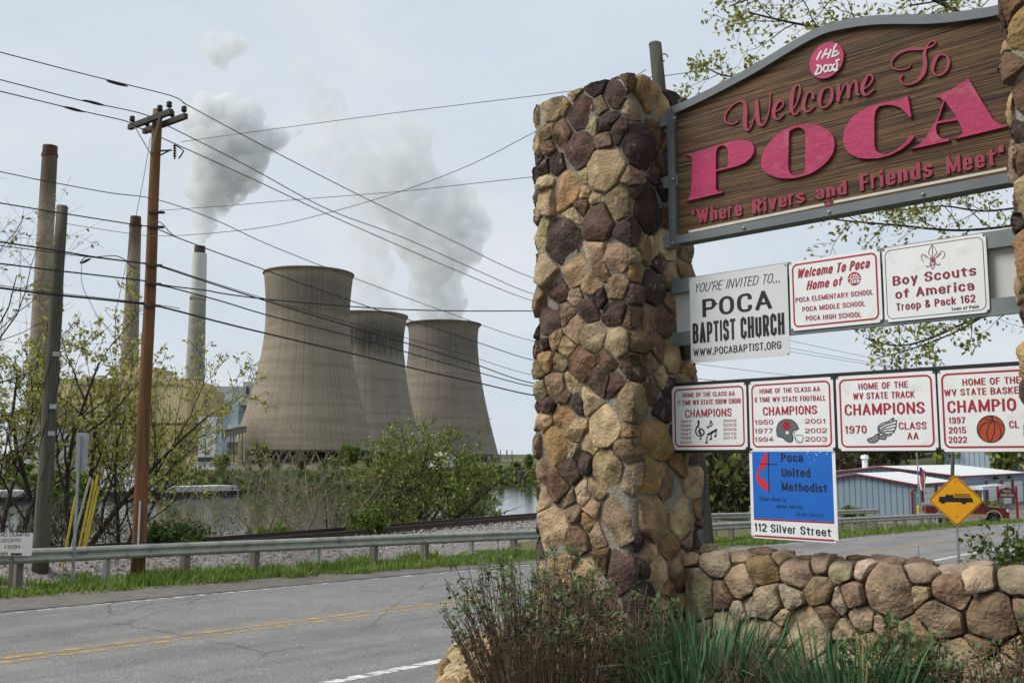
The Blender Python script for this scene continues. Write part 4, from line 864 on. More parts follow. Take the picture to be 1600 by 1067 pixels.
def pen_text(body, width, cap, tv, th=None, gap=.12):
    """ribbons for a line of writing of the given width and capital height; tv and th are the upright and level stroke weights in cap heights"""
    th = th if th is not None else min(tv*.8, .135); nat = sum(GL[c][0] for c in body)+gap*(len(body)-1); k = width/(nat*cap); rib = []; x = 0; TV, TH = min(tv, .55*.5*k*2)*cap, th*cap
    for c in body:
        w_, ss = GL[c]; W_ = w_*k*cap; t_ = min(TV, W_*(.42 if w_ < .7 else .23)) if w_ > .25 else min(TV, W_*.9)
        parts = []
        for kind, P in ss:                              # sharp bends are two strokes
            if kind != 's': parts.append((kind, P)); continue
            cur = [P[0]]
            for i in range(1, len(P)):
                cur.append(P[i])
                if i < len(P)-1:
                    a, b_, c2 = P[i-1], P[i], P[i+1]; u1 = (b_[0]-a[0], b_[1]-a[1]); u2 = (c2[0]-b_[0], c2[1]-b_[1])
                    if (u1[0]*u2[0]+u1[1]*u2[1])/(hypot(*u1)*hypot(*u2)) < -.05 or (abs(u1[0]*u1[1])+abs(u2[0]*u2[1]) > .02): parts.append(('s', cur)); cur = [P[i]]
            parts.append(('s', cur))
        for kind, P in parts:
            Q = [(x+t_/2+a*(W_-t_) if w_ > .25 else x+W_/2+(a-.5)*W_, TH/2+b_*(cap-TH)) for a, b_ in P]
            ends = kind != 'o'
            if kind == 's' and len(Q) >= 2:             # let upright ends reach the full height
                def ext(a, b_):
                    l_ = hypot(a[0]-b_[0], a[1]-b_[1]) or 1; e_ = max(abs((a[1]-b_[1])/l_)*TH/2, abs((a[0]-b_[0])/l_)*t_/2 if abs(a[1]-b_[1]) < .3*abs(a[0]-b_[0]) else 0); return (a[0]+(a[0]-b_[0])/l_*e_, a[1]+(a[1]-b_[1])/l_*e_)
                Q = [ext(Q[0], Q[1])]+Q[1:-1]+[ext(Q[-1], Q[-2])]
            if kind != 's': Q = fillet(Q, .3*cap if W_ > .3*cap else W_*.6, kind == 'o', 0)
            n = len(Q); cl = kind == 'o'; L_, R_ = [], []
            for i in range(n):
                a = Q[i-1] if (i > 0 or cl) else None; c2 = Q[(i+1) % n] if (i < n-1 or cl) else None; b_ = Q[i]
                def nrm(p, q): l_ = hypot(q[0]-p[0], q[1]-p[1]) or 1; return (-(q[1]-p[1])/l_, (q[0]-p[0])/l_)
                n1 = nrm(a, b_) if a else nrm(b_, c2); n2 = nrm(b_, c2) if c2 else n1
                m = (n1[0]+n2[0], n1[1]+n2[1]); d_ = m[0]*n1[0]+m[1]*n1[1]
                if d_ < .45: m, d_ = (m[0], m[1]), .45
                m = (m[0]/d_*t_/2, m[1]/d_*TH/2); L_.append((b_[0]+m[0], b_[1]+m[1])); R_.append((b_[0]-m[0], b_[1]-m[1]))
            rib.append((L_, R_, cl))
        x += W_+gap*k*cap
    return rib

def sign_text(name, body, A, B, cap, mat, parent, d, bold=.16, shear=0., raise_=0., th=None):
    """writing whose baseline runs from photo pixel A to B with capitals cap pixels high"""
    sA, hA = sp(*A, d); sB, hB = sp(*B, d); mx_ = ((A[0]+B[0])/2, (A[1]+B[1])/2); ch = sp(mx_[0], mx_[1]-cap, d)[1]-sp(*mx_, d)[1]
    W_ = sB-sA; mb = MB()
    for i, (L_, R_, cl) in enumerate(pen_text(body, W_-shear*ch, ch, bold, th)):
        dd = d-(i % 6)*4e-5; n = len(L_); f_ = lambda q: Vector((sA+q[0]+shear*q[1], dd, hA+(hB-hA)*(q[0]/W_)+q[1]))
        vs = [f_(q) for q in L_]+[f_(q) for q in R_]; m = n if cl else n-1
        fs = [(k, (k+1) % n, n+(k+1) % n, n+k) for k in range(m)]
        if raise_:
            vs += [v+Vector((0, raise_, 0)) for v in vs]; o2 = 2*n
            fs += [(k, o2+k, o2+(k+1) % n, (k+1) % n) for k in range(m)]+[(n+k, n+(k+1) % n, o2+n+(k+1) % n, o2+n+k) for k in range(m)]
            if not cl: fs += [(0, n, o2+n, o2), (n-1, o2+n-1, o2+2*n-1, 2*n-1)]
        mb.add(vs, fs)
    return spart(name, mb, mat, parent)
def stroke(mb, pts, wid, d, conv=lambda q: q, k=6, smooth=True, rise=0.):
    """brush stroke: pts in photo px (after conv), wid (one or per point) in px"""
    if not isinstance(wid, (list, tuple)): wid = [wid]*len(pts)
    P = [(*conv(q), w_) for q, w_ in zip(pts, wid)]
    if smooth: P = smooth_line(P, k)
    n = len(P); vs = []
    for i, (x, y, w_) in enumerate(P):
        a, c = P[max(0, i-1)], P[min(n-1, i+1)]; dx, dy = c[0]-a[0], c[1]-a[1]; l_ = hypot(dx, dy) or 1; nx, ny = -dy/l_*w_/2, dx/l_*w_/2
        dd = d-1.5e-5*i
        for qx, qy in ((x+nx, y+ny), (x-nx, y-ny)):
            s, h = sp(qx, qy, d); vs.append(Vector((s, dd, h)))
    m = len(vs); fs = [(2*i, 2*i+1, 2*i+3, 2*i+2) for i in range(n-1)]
    if rise:
        vs += [v+Vector((0, rise, 0)) for v in vs]
        fs += [(2*i, 2*i+2, m+2*i+2, m+2*i) for i in range(n-1)]+[(2*i+1, m+2*i+1, m+2*i+3, 2*i+3) for i in range(n-1)]
    mb.add(vs, fs)
c2_ = lambda q: (1120+.2375*q[0], 60+.2375*q[1])
WORDS = {'Welcome': [
  ([(140,545),(100,565),(60,550),(55,510),(85,460),(125,425),(160,413),(183,430),(188,480),(184,550),(192,596),(208,602),(228,575),(250,500),(262,402)], [8,8,8,8,8,9,14,20,26,28,20,9,8,8,8]),
  ([(262,402),(264,470),(268,530),(280,565),(302,570),(325,540),(345,470),(353,360)], [18,26,28,22,12,8,8,8]),
  ([(368,490),(410,470),(436,440),(433,418),(413,413),(388,436),(374,475),(376,512),(394,532),(416,526),(441,500)], [8,8,9,10,12,22,25,20,12,9,8]),
  ([(470,490),(512,450),(542,380),(548,328),(534,306),(516,316),(500,355),(490,420),(490,468),(502,498),(522,498),(543,478)], [8,8,9,12,10,14,24,26,22,12,9,8]),
  ([(630,402),(632,368),(612,353),(590,372),(572,415),(570,455),(586,481),(612,476),(640,448)], [20,14,9,14,24,24,16,9,8]),
  ([(715,328),(742,326),(758,350),(754,400),(732,440),(700,456),(678,440),(676,395),(690,350),(715,328)], [9,10,18,20,12,9,16,24,20,9]),
  ([(800,305),(800,360),(798,418)], [20,24,18]), ([(798,418),(820,350),(846,303),(862,302),(866,340),(864,396)], [8,8,9,16,22,18]),
  ([(864,396),(880,320),(900,284),(914,286),(918,325),(922,366),(942,370)], [8,8,9,16,22,18,9]),
  ([(950,345),(1000,310),(1025,272),(1016,244),(993,248),(968,290),(955,335),(966,366),(990,370),(1037,332)], [8,8,10,12,12,22,24,18,10,8])],
 'To': [
  ([(1275,170),(1260,195),(1205,208),(1158,195),(1150,155),(1190,105),(1250,76),(1310,70),(1370,68),(1420,50),(1438,25),(1415,20),(1388,45),(1366,100),(1370,165),(1358,228),(1320,280),(1262,305),(1222,295),(1208,265),(1225,240)], [8,8,8,9,10,14,18,18,12,9,8,8,10,20,28,28,16,10,9,9,9]),
  ([(1470,108),(1505,112),(1525,150),(1515,200),(1480,238),(1445,244),(1420,215),(1425,165),(1445,125),(1470,108)], [9,12,18,16,10,10,18,26,20,9])]}
for wd_, ss in WORDS.items():
    for i, (P, w_) in enumerate(ss): mb = MB(); stroke(mb, P, [q*.2375*1.05 for q in w_], -.046-.0004*i, c2_, 6, rise=.010); spart('script_letter', mb, m_crim2, board)
for body, A, B, cap in (('"Where', (82,948), (408,890), 92), ('Rivers', (475,880), (808,806), 90), ('and', (880,790), (1080,752), 88)):
    A, B = a3([A])[0], a3([B])[0]; sign_text('motto_word', body, A, B, cap*.2437, m_crim2, board, -.045, .30, raise_=.01, th=.13)
for body, A, B, cap in (('Friends', (150,885), (655,780), 118), ('Meet"', (752,765), (1155,690), 120)):
    A, B = a4([A])[0], a4([B])[0]; sign_text('motto_word', body, A, B, cap*.225, m_crim2, board, -.045, .30, raise_=.01, th=.13)
for A, B in ((a3([(65,994)])[0], a3([(935,818)])[0]), (a3([(995,804)])[0], a4([(1168,727)])[0])):
    mb = MB(); stroke(mb, [A, B], 4.2, -.037, smooth=False); spart('cream_line', mb, m_cream, board)
letters('letter', [a3([(945,832),(966,796),(988,824)])], m_crim, board, -.035, -.045)
# emblem disc
e_s, e_h = sp(1292.5, 95.5, -.04); er = (sp(1292, 67, -.04)[1]-sp(1292, 124, -.04)[1])/2*.97
mb = MB(); mb.prism(circle(e_s, e_h, er, 40), V3, -.052, -.034); em = spart('emblem_disc', mb, m_crim, board)
TD = [[(655,145),(680,95),(690,85)], [(690,135),(715,85),(725,70)], [(700,110),(735,100)], [(728,135),(745,95),(750,72)], [(760,125),(768,85),(775,55)], [(752,122),(785,112),(806,95)], [(770,92),(795,84)], [(775,62),(790,36)],
      [(645,240),(665,200),(670,180),(655,182)], [(645,240),(680,228),(690,205),(682,184),(668,182)], [(700,205),(712,180),(732,182),(732,205),(715,222),(700,205)], [(738,176),(756,178),(760,200),(748,215),(735,215)], [(778,168),(762,185),(772,205),(790,195),(792,165),(785,150),(808,140)], [(760,205),(778,215),(795,205)]]
mb = MB()
for i, P in enumerate(TD): stroke(mb, P, 12*.2375, -.0535-.0003*i, c2_, 4)
spart('emblem_lettering', mb, M('emblem_white', (.6,.56,.56), .6, .1), em)
# ---- rails that carry the lower signs
rack = sthing('sign_rack', 'grey steel rails between the stone pillars carrying the small signs', 'sign rack', SE/2, -.1, d0=.03)
def rail(py_l, py_r, name, mat, d0, d1, s0=-.01, s1=SE):
    a = [sp(1060, y)[1] for y in py_l]; b_ = [sp(1565, y)[1] for y in py_r]; z1 = (a[0]+b_[0])/2; z0 = (a[1]+b_[1])/2
    mb = MB(); mb.prism([(s0, z0), (s1, z0), (s1, z1), (s0, z1)], V3, d0, d1); return spart(name, mb, mat, rack), z0, z1
m_rail2 = M('weathered_steel_rail', (.16,.185,.19), .6, .2, 6, metal=.2, bump=.05)
_, u0, u1 = rail((434, 459), (360, 382), 'upper_rail', m_rail2, .012, .05)
_, l0, l1 = rail((519, 542), (464, 488), 'lower_rail', m_rail2, .012, .05)
mb = MB(); mb.prism([(0, l1-.01), (SE, l1-.01), (SE, u0+.01), (0, u0+.01)], V3, .055, .06); spart('backing_panel', mb, M('grey_white_panel', (.5,.5,.49), .6, .08, 3), rack)
hb0 = sp(1050, 706)[1]; hb1 = sp(1050, 601)[1]
for z in (hb0-.008, hb1-.03): mb = MB(); mb.prism([(0, z), (SE, z), (SE, z+.04), (0, z+.04)], V3, .012, .06); spart('lower_rail', mb, BLACK, rack)
mb = MB(); mb.prism([(.0, hb0), (SE, hb0), (SE, hb1), (.0, hb1)], V3, .0062, .011); spart('black_backing', mb, BLACK, rack)
# ---- the sheet signs
def sheet(label, TL, TR, BR, BL, mat=WHITE, rad=.03, border=None, grp='printed sheet signs on the gateway', s_end=None, bw=.011, ins=.02):
    a, b_, c, e = [sp(*q) for q in (TL, TR, BR, BL)]
    s0, s1 = (a[0]+e[0])/2, (b_[0]+c[0])/2; h1, h0 = (a[1]+b_[1])/2, (c[1]+e[1])/2
    if s_end: s1 = s_end
    o = sthing('sheet_sign', label, 'sign', (s0+s1)/2, h0, grp)
    P = rrect(s0, h0, s1, h1, rad) if rad else [(s0, h0), (s1, h0), (s1, h1), (s0, h1)]
    mb = MB(); mb.prism(P, V3, .003, .006); spart('sheet', mb, mat, o)
    if border:
        mb = MB(); r0 = max(.004, rad+.008); mb.ring(rrect(s0+ins, h0+ins, s1-ins, h1-ins, r0), rrect(s0+ins+bw, h0+ins+bw, s1-ins-bw, h1-ins-bw, max(.003, r0-bw)), V3, .0022, .0029); spart('border', mb, border, o)
    for x in (s0+.012, s1-.012):
        for y in (h0+.012, h1-.012):
            mb = MB(); mb.lathe([(.005, 0), (.004, .004), (.0003, .005)], 8, (x, .003, y), Matrix(((1,0,0),(0,0,-1),(0,1,0)))); spart('screw', mb, BLACK, o)
    o['_s'] = (s0, s1, h0, h1)
    return o
RED = M('dark_red_print', (.33,.012,.025), .5, .06); INK = M('black_print', (.012,.012,.013), .5, .05)
TDp = .0012
c5 = lambda x, y: (1030+.35625*x, 340+.35625*y); c6 = lambda x, y: (1030+.35625*x, 570+.35625*y); c7 = lambda x, y: (1030+.35625*x, 690+.35625*y); cs = lambda x, y: (1370+.12188*x, 370+.12188*y)
def lines(o, rows, conv, k, mat, bold=.17, shear=0.):
    for body, A, B, cap in rows: sign_text('lettering', body, conv(*A), conv(*B), cap*k, mat, o, TDp, bold, shear)
church = sheet('light grey square cornered church invitation sign with black lettering', (1077,434), (1231,411), (1232,556), (1079,567), M('grey_aluminium_sheet', (.56,.58,.59), .4, .05, 2), 0)
lines(church, [("YOU'RE INVITED TO...", (152,330), (540,280), 40)], c5, .35625, INK, .085, .3)
lines(church, [('POCA', (190,437), (495,398), 80)], c5, .35625, INK, .24)
lines(church, [('BAPTIST CHURCH', (148,553), (550,511), 92)], c5, .35625, INK, .17)
lines(church, [('WWW.POCABAPTIST.ORG', (150,608), (535,574), 33)], c5, .35625, INK, .15)
wel = sheet('white red bordered sign listing three schools between church and scout signs', (1233,409), (1376,388), (1377,503), (1235,518), border=RED)
lines(wel, [('Welcome To Poca', (603,267), (930,220), 42), ('Home of', (645,318), (808,297), 40)], c5, .35625, RED, .19, .25)
lines(wel, [('POCA ELEMENTARY SCHOOL', (598,373), (938,337), 22), ('POCA MIDDLE SCHOOL', (628,413), (903,387), 22), ('POCA HIGH SCHOOL', (643,453), (886,435), 22)], c5, .35625, RED, .18)
s_, h_ = sp(*c5(855,268)); mb = MB(); mb.prism(circle(s_, h_, .043, 26), V3, .0016, .0026); q = spart('emblem', mb, RED, wel)
mb = MB()
for i, P in enumerate([[(838,262),(846,250)], [(850,262),(856,246)], [(852,255),(864,252)], [(862,262),(868,246)], [(868,260),(878,256)], [(836,288),(842,274),(850,276),(846,288),(838,290)], [(852,284),(858,274),(862,282),(854,288)], [(866,272),(874,284)], [(872,272),(868,288)], [(876,270),(872,280),(882,278)], [(829,268),(882,265)]]): stroke(mb, P, 1.3, .0008-.0001*i, lambda q: c5(*q), 3)
spart('emblem_lettering', mb, WHITE, q)
sco = sheet('white rounded scout troop sign with fleur-de-lis, rightmost of the upper row', (1379,388), (1541,364), (1545,488), (1381,504), border=M('thin_maroon_line', (.09,.012,.03), .5, .05), bw=.004, ins=.016)
lines(sco, [('Boy Scouts', (205,628), (1275,490), 122), ('of America', (238,798), (1250,682), 122)], cs, .12188, MAROON, .24)
lines(sco, [('Troop & Pack 162', (250,950), (1265,835), 98)], cs, .12188, MAROON, .2)
lines(sco, [('Town of Poca', (955,948), (1305,910), 42)], cs, .12188, INK, .18)
mb = MB(); cq = lambda q: cs(*q)
FL = [[(710,100),(675,160),(660,210),(690,250),(690,300)], [(710,100),(750,160),(765,205),(735,250),(735,300)], [(710,120),(712,300)], [(690,300),(640,250),(590,225),(568,255),(585,300),(605,320)], [(735,300),(785,230),(830,185),(865,200),(865,245),(830,285)], [(640,270),(600,240)], [(770,265),(820,215)], [(680,310),(750,300)], [(680,318),(690,360),(640,385),(630,365)], [(750,308),(750,350),(800,360),(805,335)], [(690,360),(712,415),(745,350)], [(670,340),(715,362),(765,330)]]
for i, P in enumerate(FL): stroke(mb, P, .85, TDp-.0001*i, cq, 5)
spart('fleur_de_lis', mb, MAROON, sco)
letters('shield', [[cs(*q) for q in ((692,268),(738,262),(742,320),(716,345),(694,325))]], M('pale_maroon_print', (.32,.12,.15), .5), sco, .0018, .0012)
YB = .028
ch1 = sheet('leftmost white champions sign with music notes, beside the stone pillar', (1049,604), (1166,597), (1167,702), (1051,703), border=RED)
lines(ch1, [('HOME OF THE CLASS AA', (103,143), (331,134), 20), ('11 TIME WV STATE SHOW CHOIR', (80,178), (358,168), 22), ('CHAMPIONS', (114,231), (318,225), 35)], c6, .35625, RED, .18)
lines(ch1, [(y, (92, b_), (140, b_-1), 11) for y, b_ in (('1993',254), ('1995',272), ('1996',290), ('1997',308), ('1998',326), ('2000',345))]+[(y, (281, b_), (338, b_-1), 11) for y, b_ in (('2002',250), ('2003',269), ('2009',288), ('2012',307), ('2013',325))], c6, .35625, RED, .2)
cn = lambda q: (1040+.175*q[0], 630+.175*q[1])
mb = MB()
NT = [([(290,150),(298,175),(285,200),(270,235),(275,275),(305,290),(338,275),(340,245),(318,230),(298,245),(302,268),(320,268)], 2.0), ([(285,152),(300,220),(318,300),(308,320),(298,312)], 1.3), ([(402,150),(392,210)], 1.3), ([(402,152),(415,185),(405,205)], 1.6), ([(372,290),(362,350)], 1.3), ([(410,268),(402,318)], 1.3), ([(452,235),(446,292)], 1.3), ([(372,282),(458,232)], 3.2)]
for i, (P, w_) in enumerate(NT): stroke(mb, P, w_, TDp-.0001*i, cn, 5)
spart('music_notes', mb, INK, ch1)
for x, y in ((378,212), (365,350), (403,318), (444,292)): letters('note_head', [[cn((x+13*cos(a)+2*sin(a), y-9*sin(a)-4*cos(a))) for a in [i*pi/7 for i in range(14)]]], INK, ch1, .0018, .001)
ch2 = sheet('white champions sign with football helmet, directly above the blue sign', (1170,597), (1302,588), (1304,704), (1171,703), border=RED)
lines(ch2, [('HOME OF THE CLASS AA', (440,126), (705,115), 21), ('6 TIME WV STATE FOOTBALL', (419,164), (730,156), 22), ('CHAMPIONS', (455,222), (692,215), 38)], c6, .35625, RED, .18)
lines(ch2, [('1950', (418,262), (500,260), 20), ('1977', (418,300), (498,298), 20), ('1994', (418,337), (500,335), 20), ('2001', (640,257), (730,256), 20), ('2002', (640,298), (735,297), 20), ('2003', (640,335), (735,335), 20)], c6, .35625, RED, .21)
HEL = [(1000,295),(990,250),(995,210),(1015,170),(1050,147),(1090,142),(1130,150),(1165,180),(1185,225),(1150,235),(1128,265),(1135,300),(1130,335),(1105,345),(1070,330),(1045,305)]
letters('helmet', [smooth_line([cn(q) for q in HEL], 3, True)], M('helmet_grey', (.11,.12,.135), .5), ch2, .0024, .0018)
mb = MB(); stroke(mb, HEL+HEL[:1], 1.1, .0012, cn, 4)
for i, P in enumerate([[(1140,275),(1175,230),(1195,225)], [(1140,268),(1175,330),(1220,345)], [(1160,285),(1225,288),(1220,345)], [(1150,300),(1170,345),(1205,352)]]): stroke(mb, P, .7, .001-.0001*i, cn, 3)
spart('helmet_outline', mb, INK, ch2)
letters('helmet_emblem', [[cn((1078+36*cos(a), 198+36*sin(a))) for a in [i*pi/9 for i in range(18)]]], RED, ch2, .0017, .0011)
letters('ear_hole', [[cn((1086+14*cos(a), 262+14*sin(a))) for a in [i*pi/6 for i in range(12)]]], WHITE, ch2, .0017, .0011)
ch3 = sheet('white track champions sign with winged foot, third of the lower row', (1307,588), (1462,579), (1465,704), (1308,704), border=RED)
lines(ch3, [('HOME OF THE', (874,109), (1091,99), 28), ('WV STATE TRACK', (850,152), (1120,143), 29), ('CHAMPIONS', (814,222), (1164,212), 50), ('1970', (815,301), (910,299), 34), ('CLASS', (1051,283), (1173,281), 32), ('AA', (1088,327), (1138,326), 31)], c6, .35625, RED, .19)
cw = lambda q: (1310+.18125*q[0], 640+.18125*q[1])
FT = [(248,258),(260,248),(300,235),(330,210),(350,208),(365,225),(390,210),(408,215),(410,240),(395,255),(350,250),(330,272),(295,283),(262,278)]
letters('winged_foot', [smooth_line([cw(q) for q in FT], 3, True)], M('foot_grey', (.2,.21,.22), .5), ch3, .0024, .0018)
mb = MB(); stroke(mb, FT+FT[:1], 1.2, .0012, cw, 3)
for i, P in enumerate([[(350,205),(340,150),(380,115),(430,100),(475,68),(465,95)], [(352,190),(355,150),(400,125),(455,105),(500,90),(495,120)], [(360,205),(370,165),(420,140),(490,122),(495,150)], [(370,205),(390,170),(440,160),(490,150),(485,175)], [(380,205),(410,185),(460,182),(482,178),(470,200)], [(400,210),(440,205),(460,203),(440,222),(410,222)], [(350,205),(345,225),(352,250)]]): stroke(mb, P, 1.3, .001-.0001*i, cw, 4)
spart('wing_outline', mb, INK, ch3)
ch4 = sheet('white basketball champions sign partly hidden by the right pillar', (1466,579), (1560,573), (1560,706), (1468,705), border=RED, s_end=SE-.01+.0)
lines(ch4, [('HOME OF THE', (1330,91), (1585,80), 30), ('WV STATE BASKET', (1250,137), (1600,124), 30), ('CHAMPIO', (1265,211), (1566,200), 54), ('1997', (1270,257), (1342,256), 28), ('2015', (1270,300), (1346,299), 28), ('2022', (1270,342), (1350,341), 28), ('CL', (1535,277), (1578,276), 32)], c6, .35625, RED, .19)
BC = lambda a, r=1: cw((1313+118*r*cos(a), 165+115*r*sin(a)))
letters('basketball', [[BC(i*pi/20) for i in range(40)]], M('ball_orange', (.36,.055,.018), .5, .1), ch4, .0024, .0018)
mb = MB(); stroke(mb, [BC(i*pi/14) for i in range(29)], 1.3, .0012, k=2)
for i, P in enumerate([[(1308,52),(1340,110),(1345,190),(1310,280)], [(1240,75),(1300,85),(1380,110),(1432,150)], [(1320,100),(1385,140),(1400,210),(1380,255)], [(1320,100),(1290,150),(1280,220),(1300,278)], [(1310,100),(1240,130),(1210,190),(1225,245)], [(1330,52),(1322,100)]]): stroke(mb, P, 1.2, .001-.0001*i, cw, 5)
spart('ball_seams', mb, INK, ch4)
# blue and white church sign hanging below
m_blue = M('blue_print', (.012,.12,.47), .4, .06)
met = sheet('blue and white church sign with red flame hanging below the others', (1170,703.5), (1306,704), (1308,850), (1174,838), rad=.02)
s0, s1, h0, h1 = met['_s']
hq = lambda x, y: sp(*c7(x, y))[1]
hbl = (hq(405,330)+hq(770,356))/2
mb = MB(); mb.prism([(s0+.022, hbl), (s1-.022, hbl), (s1-.022, h1-.006), (s0+.022, h1-.006)], V3, .0022, .0029); spart('blue_field', mb, m_blue, met)
mb = MB(); mb.prism([(s0+.022, hbl-.011), (s1-.022, hbl-.011), (s1-.022, hbl-.001), (s0+.022, hbl-.001)], V3, .0022, .0029); spart('red_line', mb, RED, met)
hr = (hq(412,408)+hq(772,437))/2
mb = MB(); mb.prism([(s0+.024, hr-.006), (s1-.024, hr-.006), (s1-.024, hr+.006), (s0+.024, hr+.006)], V3, .0022, .0029); spart('red_line', mb, RED, met)
lines(met, [('Poca', (535,88), (630,89), 38), ('United', (537,153), (663,156), 38), ('Methodist', (538,214), (738,223), 38)], c7, .35625, INK, .2)
lines(met, [('Open Hearts.', (438,257), (565,263), 18), ('Open Minds.', (512,290), (637,296), 18), ('Open Doors.', (598,324), (727,331), 18)], c7, .35625, M('navy_print', (.008,.02,.09), .5), .13, .25)
lines(met, [('112 Silver Street', (418,390), (755,416), 36)], c7, .35625, INK, .17)
FLM = M('flame_red', (.55,.02,.03), .5, .06)
letters('flame', [smooth_line([c7(*q) for q in ((474,48),(455,70),(442,98),(436,126),(440,140),(452,122),(464,112),(472,100))], 3, True)], FLM, met, .002, .0012)
letters('flame', [smooth_line([c7(*q) for q in ((428,132),(427,165),(440,190),(460,206),(478,216),(479,196),(466,172),(448,160),(436,146))], 3, True)], FLM, met, .002, .0012)
mb = MB(); stroke(mb, [c7(478,45), c7(481,220)], 1.3, .0009, smooth=False); stroke(mb, [c7(440,97), c7(521,99)], 1.1, .0007, smooth=False); spart('cross', mb, INK, met)
mb = MB(); rg = random.Random(8)
for i in range(14):
    s_, h_ = sp(*c7(rg.uniform(640,740), 40+rg.expovariate(.06))); mb.prism(circle(s_, h_, rg.uniform(.002,.004), 6), V3, .0014-.00005*i, .002)
spart('bare_spots', mb, WHITE, met)
for o in (church, wel, sco, ch1, ch2, ch3, ch4, met):
    if '_s' in o: del o['_s']
# ================================================================ ROADSIDE: GUARDRAILS, POLES, WIRES, SMALL SIGNS
m_gr = M('dull_galvanised_rail', (.34,.34,.30), .5, .22, 3, metal=.25, bump=.08, bscale=20, dirt=((.13,.115,.095), 2.2, .55, .7))
m_post = M('weathered_post_wood', (.14,.125,.10), .9, .3, 9, stretch=(1,1,.15), bump=.4)
m_postm = M('galvanised_post', (.26,.27,.27), .55, .25, 5, metal=.3)
WB = [(-.155,.0), (-.15,.02), (-.115,.055), (-.075,.075), (-.045,.06), (-.02,.01), (0,0), (.02,.01), (.045,.06), (.075,.075), (.115,.055), (.15,.02), (.155,0)]
def guardrail(label, nf, u0, u1, zt, first, step=1.905, alt=True, end=True):
    o = thing('guardrail', label, 'guardrail', (*un(u0, nf(u0)), zr(u0)-.1), 'steel beam guardrails along the road')
    us = [u0+(u1-u0)*i/max(2, int((u1-u0)/1.9)) for i in range(int((u1-u0)/1.9)+1)]
    def bend(name, lift, flip):
        mb = MB(); vs = []; k = len(WB)
        for U in us:
            dip = .0 if not end else .35*max(0, (U-(u1-3))/3)**2
            for z, n in WB:
                x, y = un(U, nf(U)-n-.02); vs.append((x, y, zr(U, nf(U))+zt-.155-dip+z+.012*mnoise.noise(Vector((U*.4, 0, 0)))))
        mb.add(vs, [(i*k+j, (i+1)*k+j, (i+1)*k+j+1, i*k+j+1) for i in range(len(us)-1) for j in range(k-1)])
        q = part(name, mb, m_gr, o, True); sd = q.modifiers.new('thick', 'SOLIDIFY'); sd.thickness = .004; return q
    beam = bend('beam', 0, 0)
    U = first; i = 0
    while U < u1-.2:
        N = nf(U)+.10; x, y = un(U, N); z = zr(U, N)
        mb = MB(); wood = i % 3 != 2
        mb.box((x, y, z+zt/2-.3), (.15 if wood else .10, .20 if wood else .14, zt+.55), Matrix.Rotation(pi/2-RA, 3, 'Z')); part('post', mb, m_post if wood else m_postm, o)
        mb = MB(); xx, yy = un(U, nf(U)+.0); mb.lathe([(.022, 0), (.02, .012), (.001, .016)], 8, (*un(U, nf(U)-.022), z+zt-.155), Matrix(((1,0,0),(0,0,-1),(0,1,0)))); part('bolt', mb, GREY_METAL, beam)
        U += step; i += 1
    for U in [first+3.81*j+.95 for j in range(int((u1-first)/3.81))]:   # lapped splices
        mb = MB(); vs = []; k = len(WB)
        for uu in (U-.16, U+.16):
            for z, n in WB: x, y = un(uu, nf(uu)-n-.027); vs.append((x, y, zr(uu, nf(uu))+zt-.155+z*1.01+.012*mnoise.noise(Vector((uu*.4, 0, 0)))))
        mb.add(vs, [(j, k+j, k+j+1, j+1) for j in range(k-1)]); part('splice_lap', mb, m_gr, beam, True)
    return o
GF = lambda U: GR(U)
guardrail('long guardrail along the far road edge, passing behind the tall stone pillar', GF, -6, 74, .78, 8.1)
guardrail('second guardrail further back in front of the blue metal building', lambda U: GR(U)+4.2+.03*max(0, U-50), 40, 72, .86, 41, 3.8, end=False)
# utility poles
m_pole = M('brown_pole_wood', (.065,.028,.011), .8, .3, 3, col2=(.21,.095,.036), stretch=(3,3,.12), bump=.5, bscale=14, detail=9, dirt=((.05,.03,.018), 3.5, .55, .68))
m_gpole = M('grey_pole_wood', (.042,.041,.031), .9, .3, 4, col2=(.12,.112,.083), stretch=(3,3,.15), bump=.8, bscale=10, detail=9, dirt=((.07,.08,.05), 1.2, .52, .7))
m_arm = M('crossarm_wood', (.05,.042,.035), .85, .3, 6); m_porc = M('dark_porcelain', (.025,.02,.02), .3, .2)
PY = 23.5
p_top, p_bot = at(246.5, 172, PY), at(216, 862, PY)
b0 = Vector((p_bot.x, PY, zr(*to_un(p_bot.x, PY))-.3))
pt_ = Vector((b0.x+(p_top.x-b0.x)*1.0, PY, p_top.z))
pole = thing('utility_pole', 'tall brown wooden utility pole with twin crossarms behind the guardrail', 'utility pole', tuple(b0))
mb = MB(); mb.tube([b0.lerp(pt_, i/10)+Vector((.012*sin(i*1.3), 0, 0)) for i in range(11)], [.165-.05*i/10 for i in range(11)], 16); part('shaft', mb, m_pole, pole, True)
wdir = Vector((47, 59, 0)).normalized(); adir = Vector((-wdir.y, wdir.x, 0))     # line direction and crossarm direction
ca = pt_-Vector((0,0,.32)); INS = {}
for k_, sgn in enumerate((-1, 1)):
    c = ca+wdir*.2*sgn+Vector((0,0,.02)); hw = .92
    mb = MB(); mb.bar(c-adir*hw, c+adir*hw, .10, .13); arm = part('crossarm', mb, m_arm, pole)
    for q in ((-hw+.1, -.42, hw-.12) if sgn < 0 else (-hw+.1, -.3, hw-.12)):
        pp = c+adir*q+Vector((0,0,.065)); mb = MB(); mb.lathe([(.015, 0), (.015, .05), (.055, .06), (.075, .10), (.05, .13), (.07, .15), (.06, .19), (.02, .21), (.001, .21)], 12, pp); part('insulator', mb, m_porc, arm, True); INS[(k_, round(q, 2))] = pp+Vector((0,0,.19))
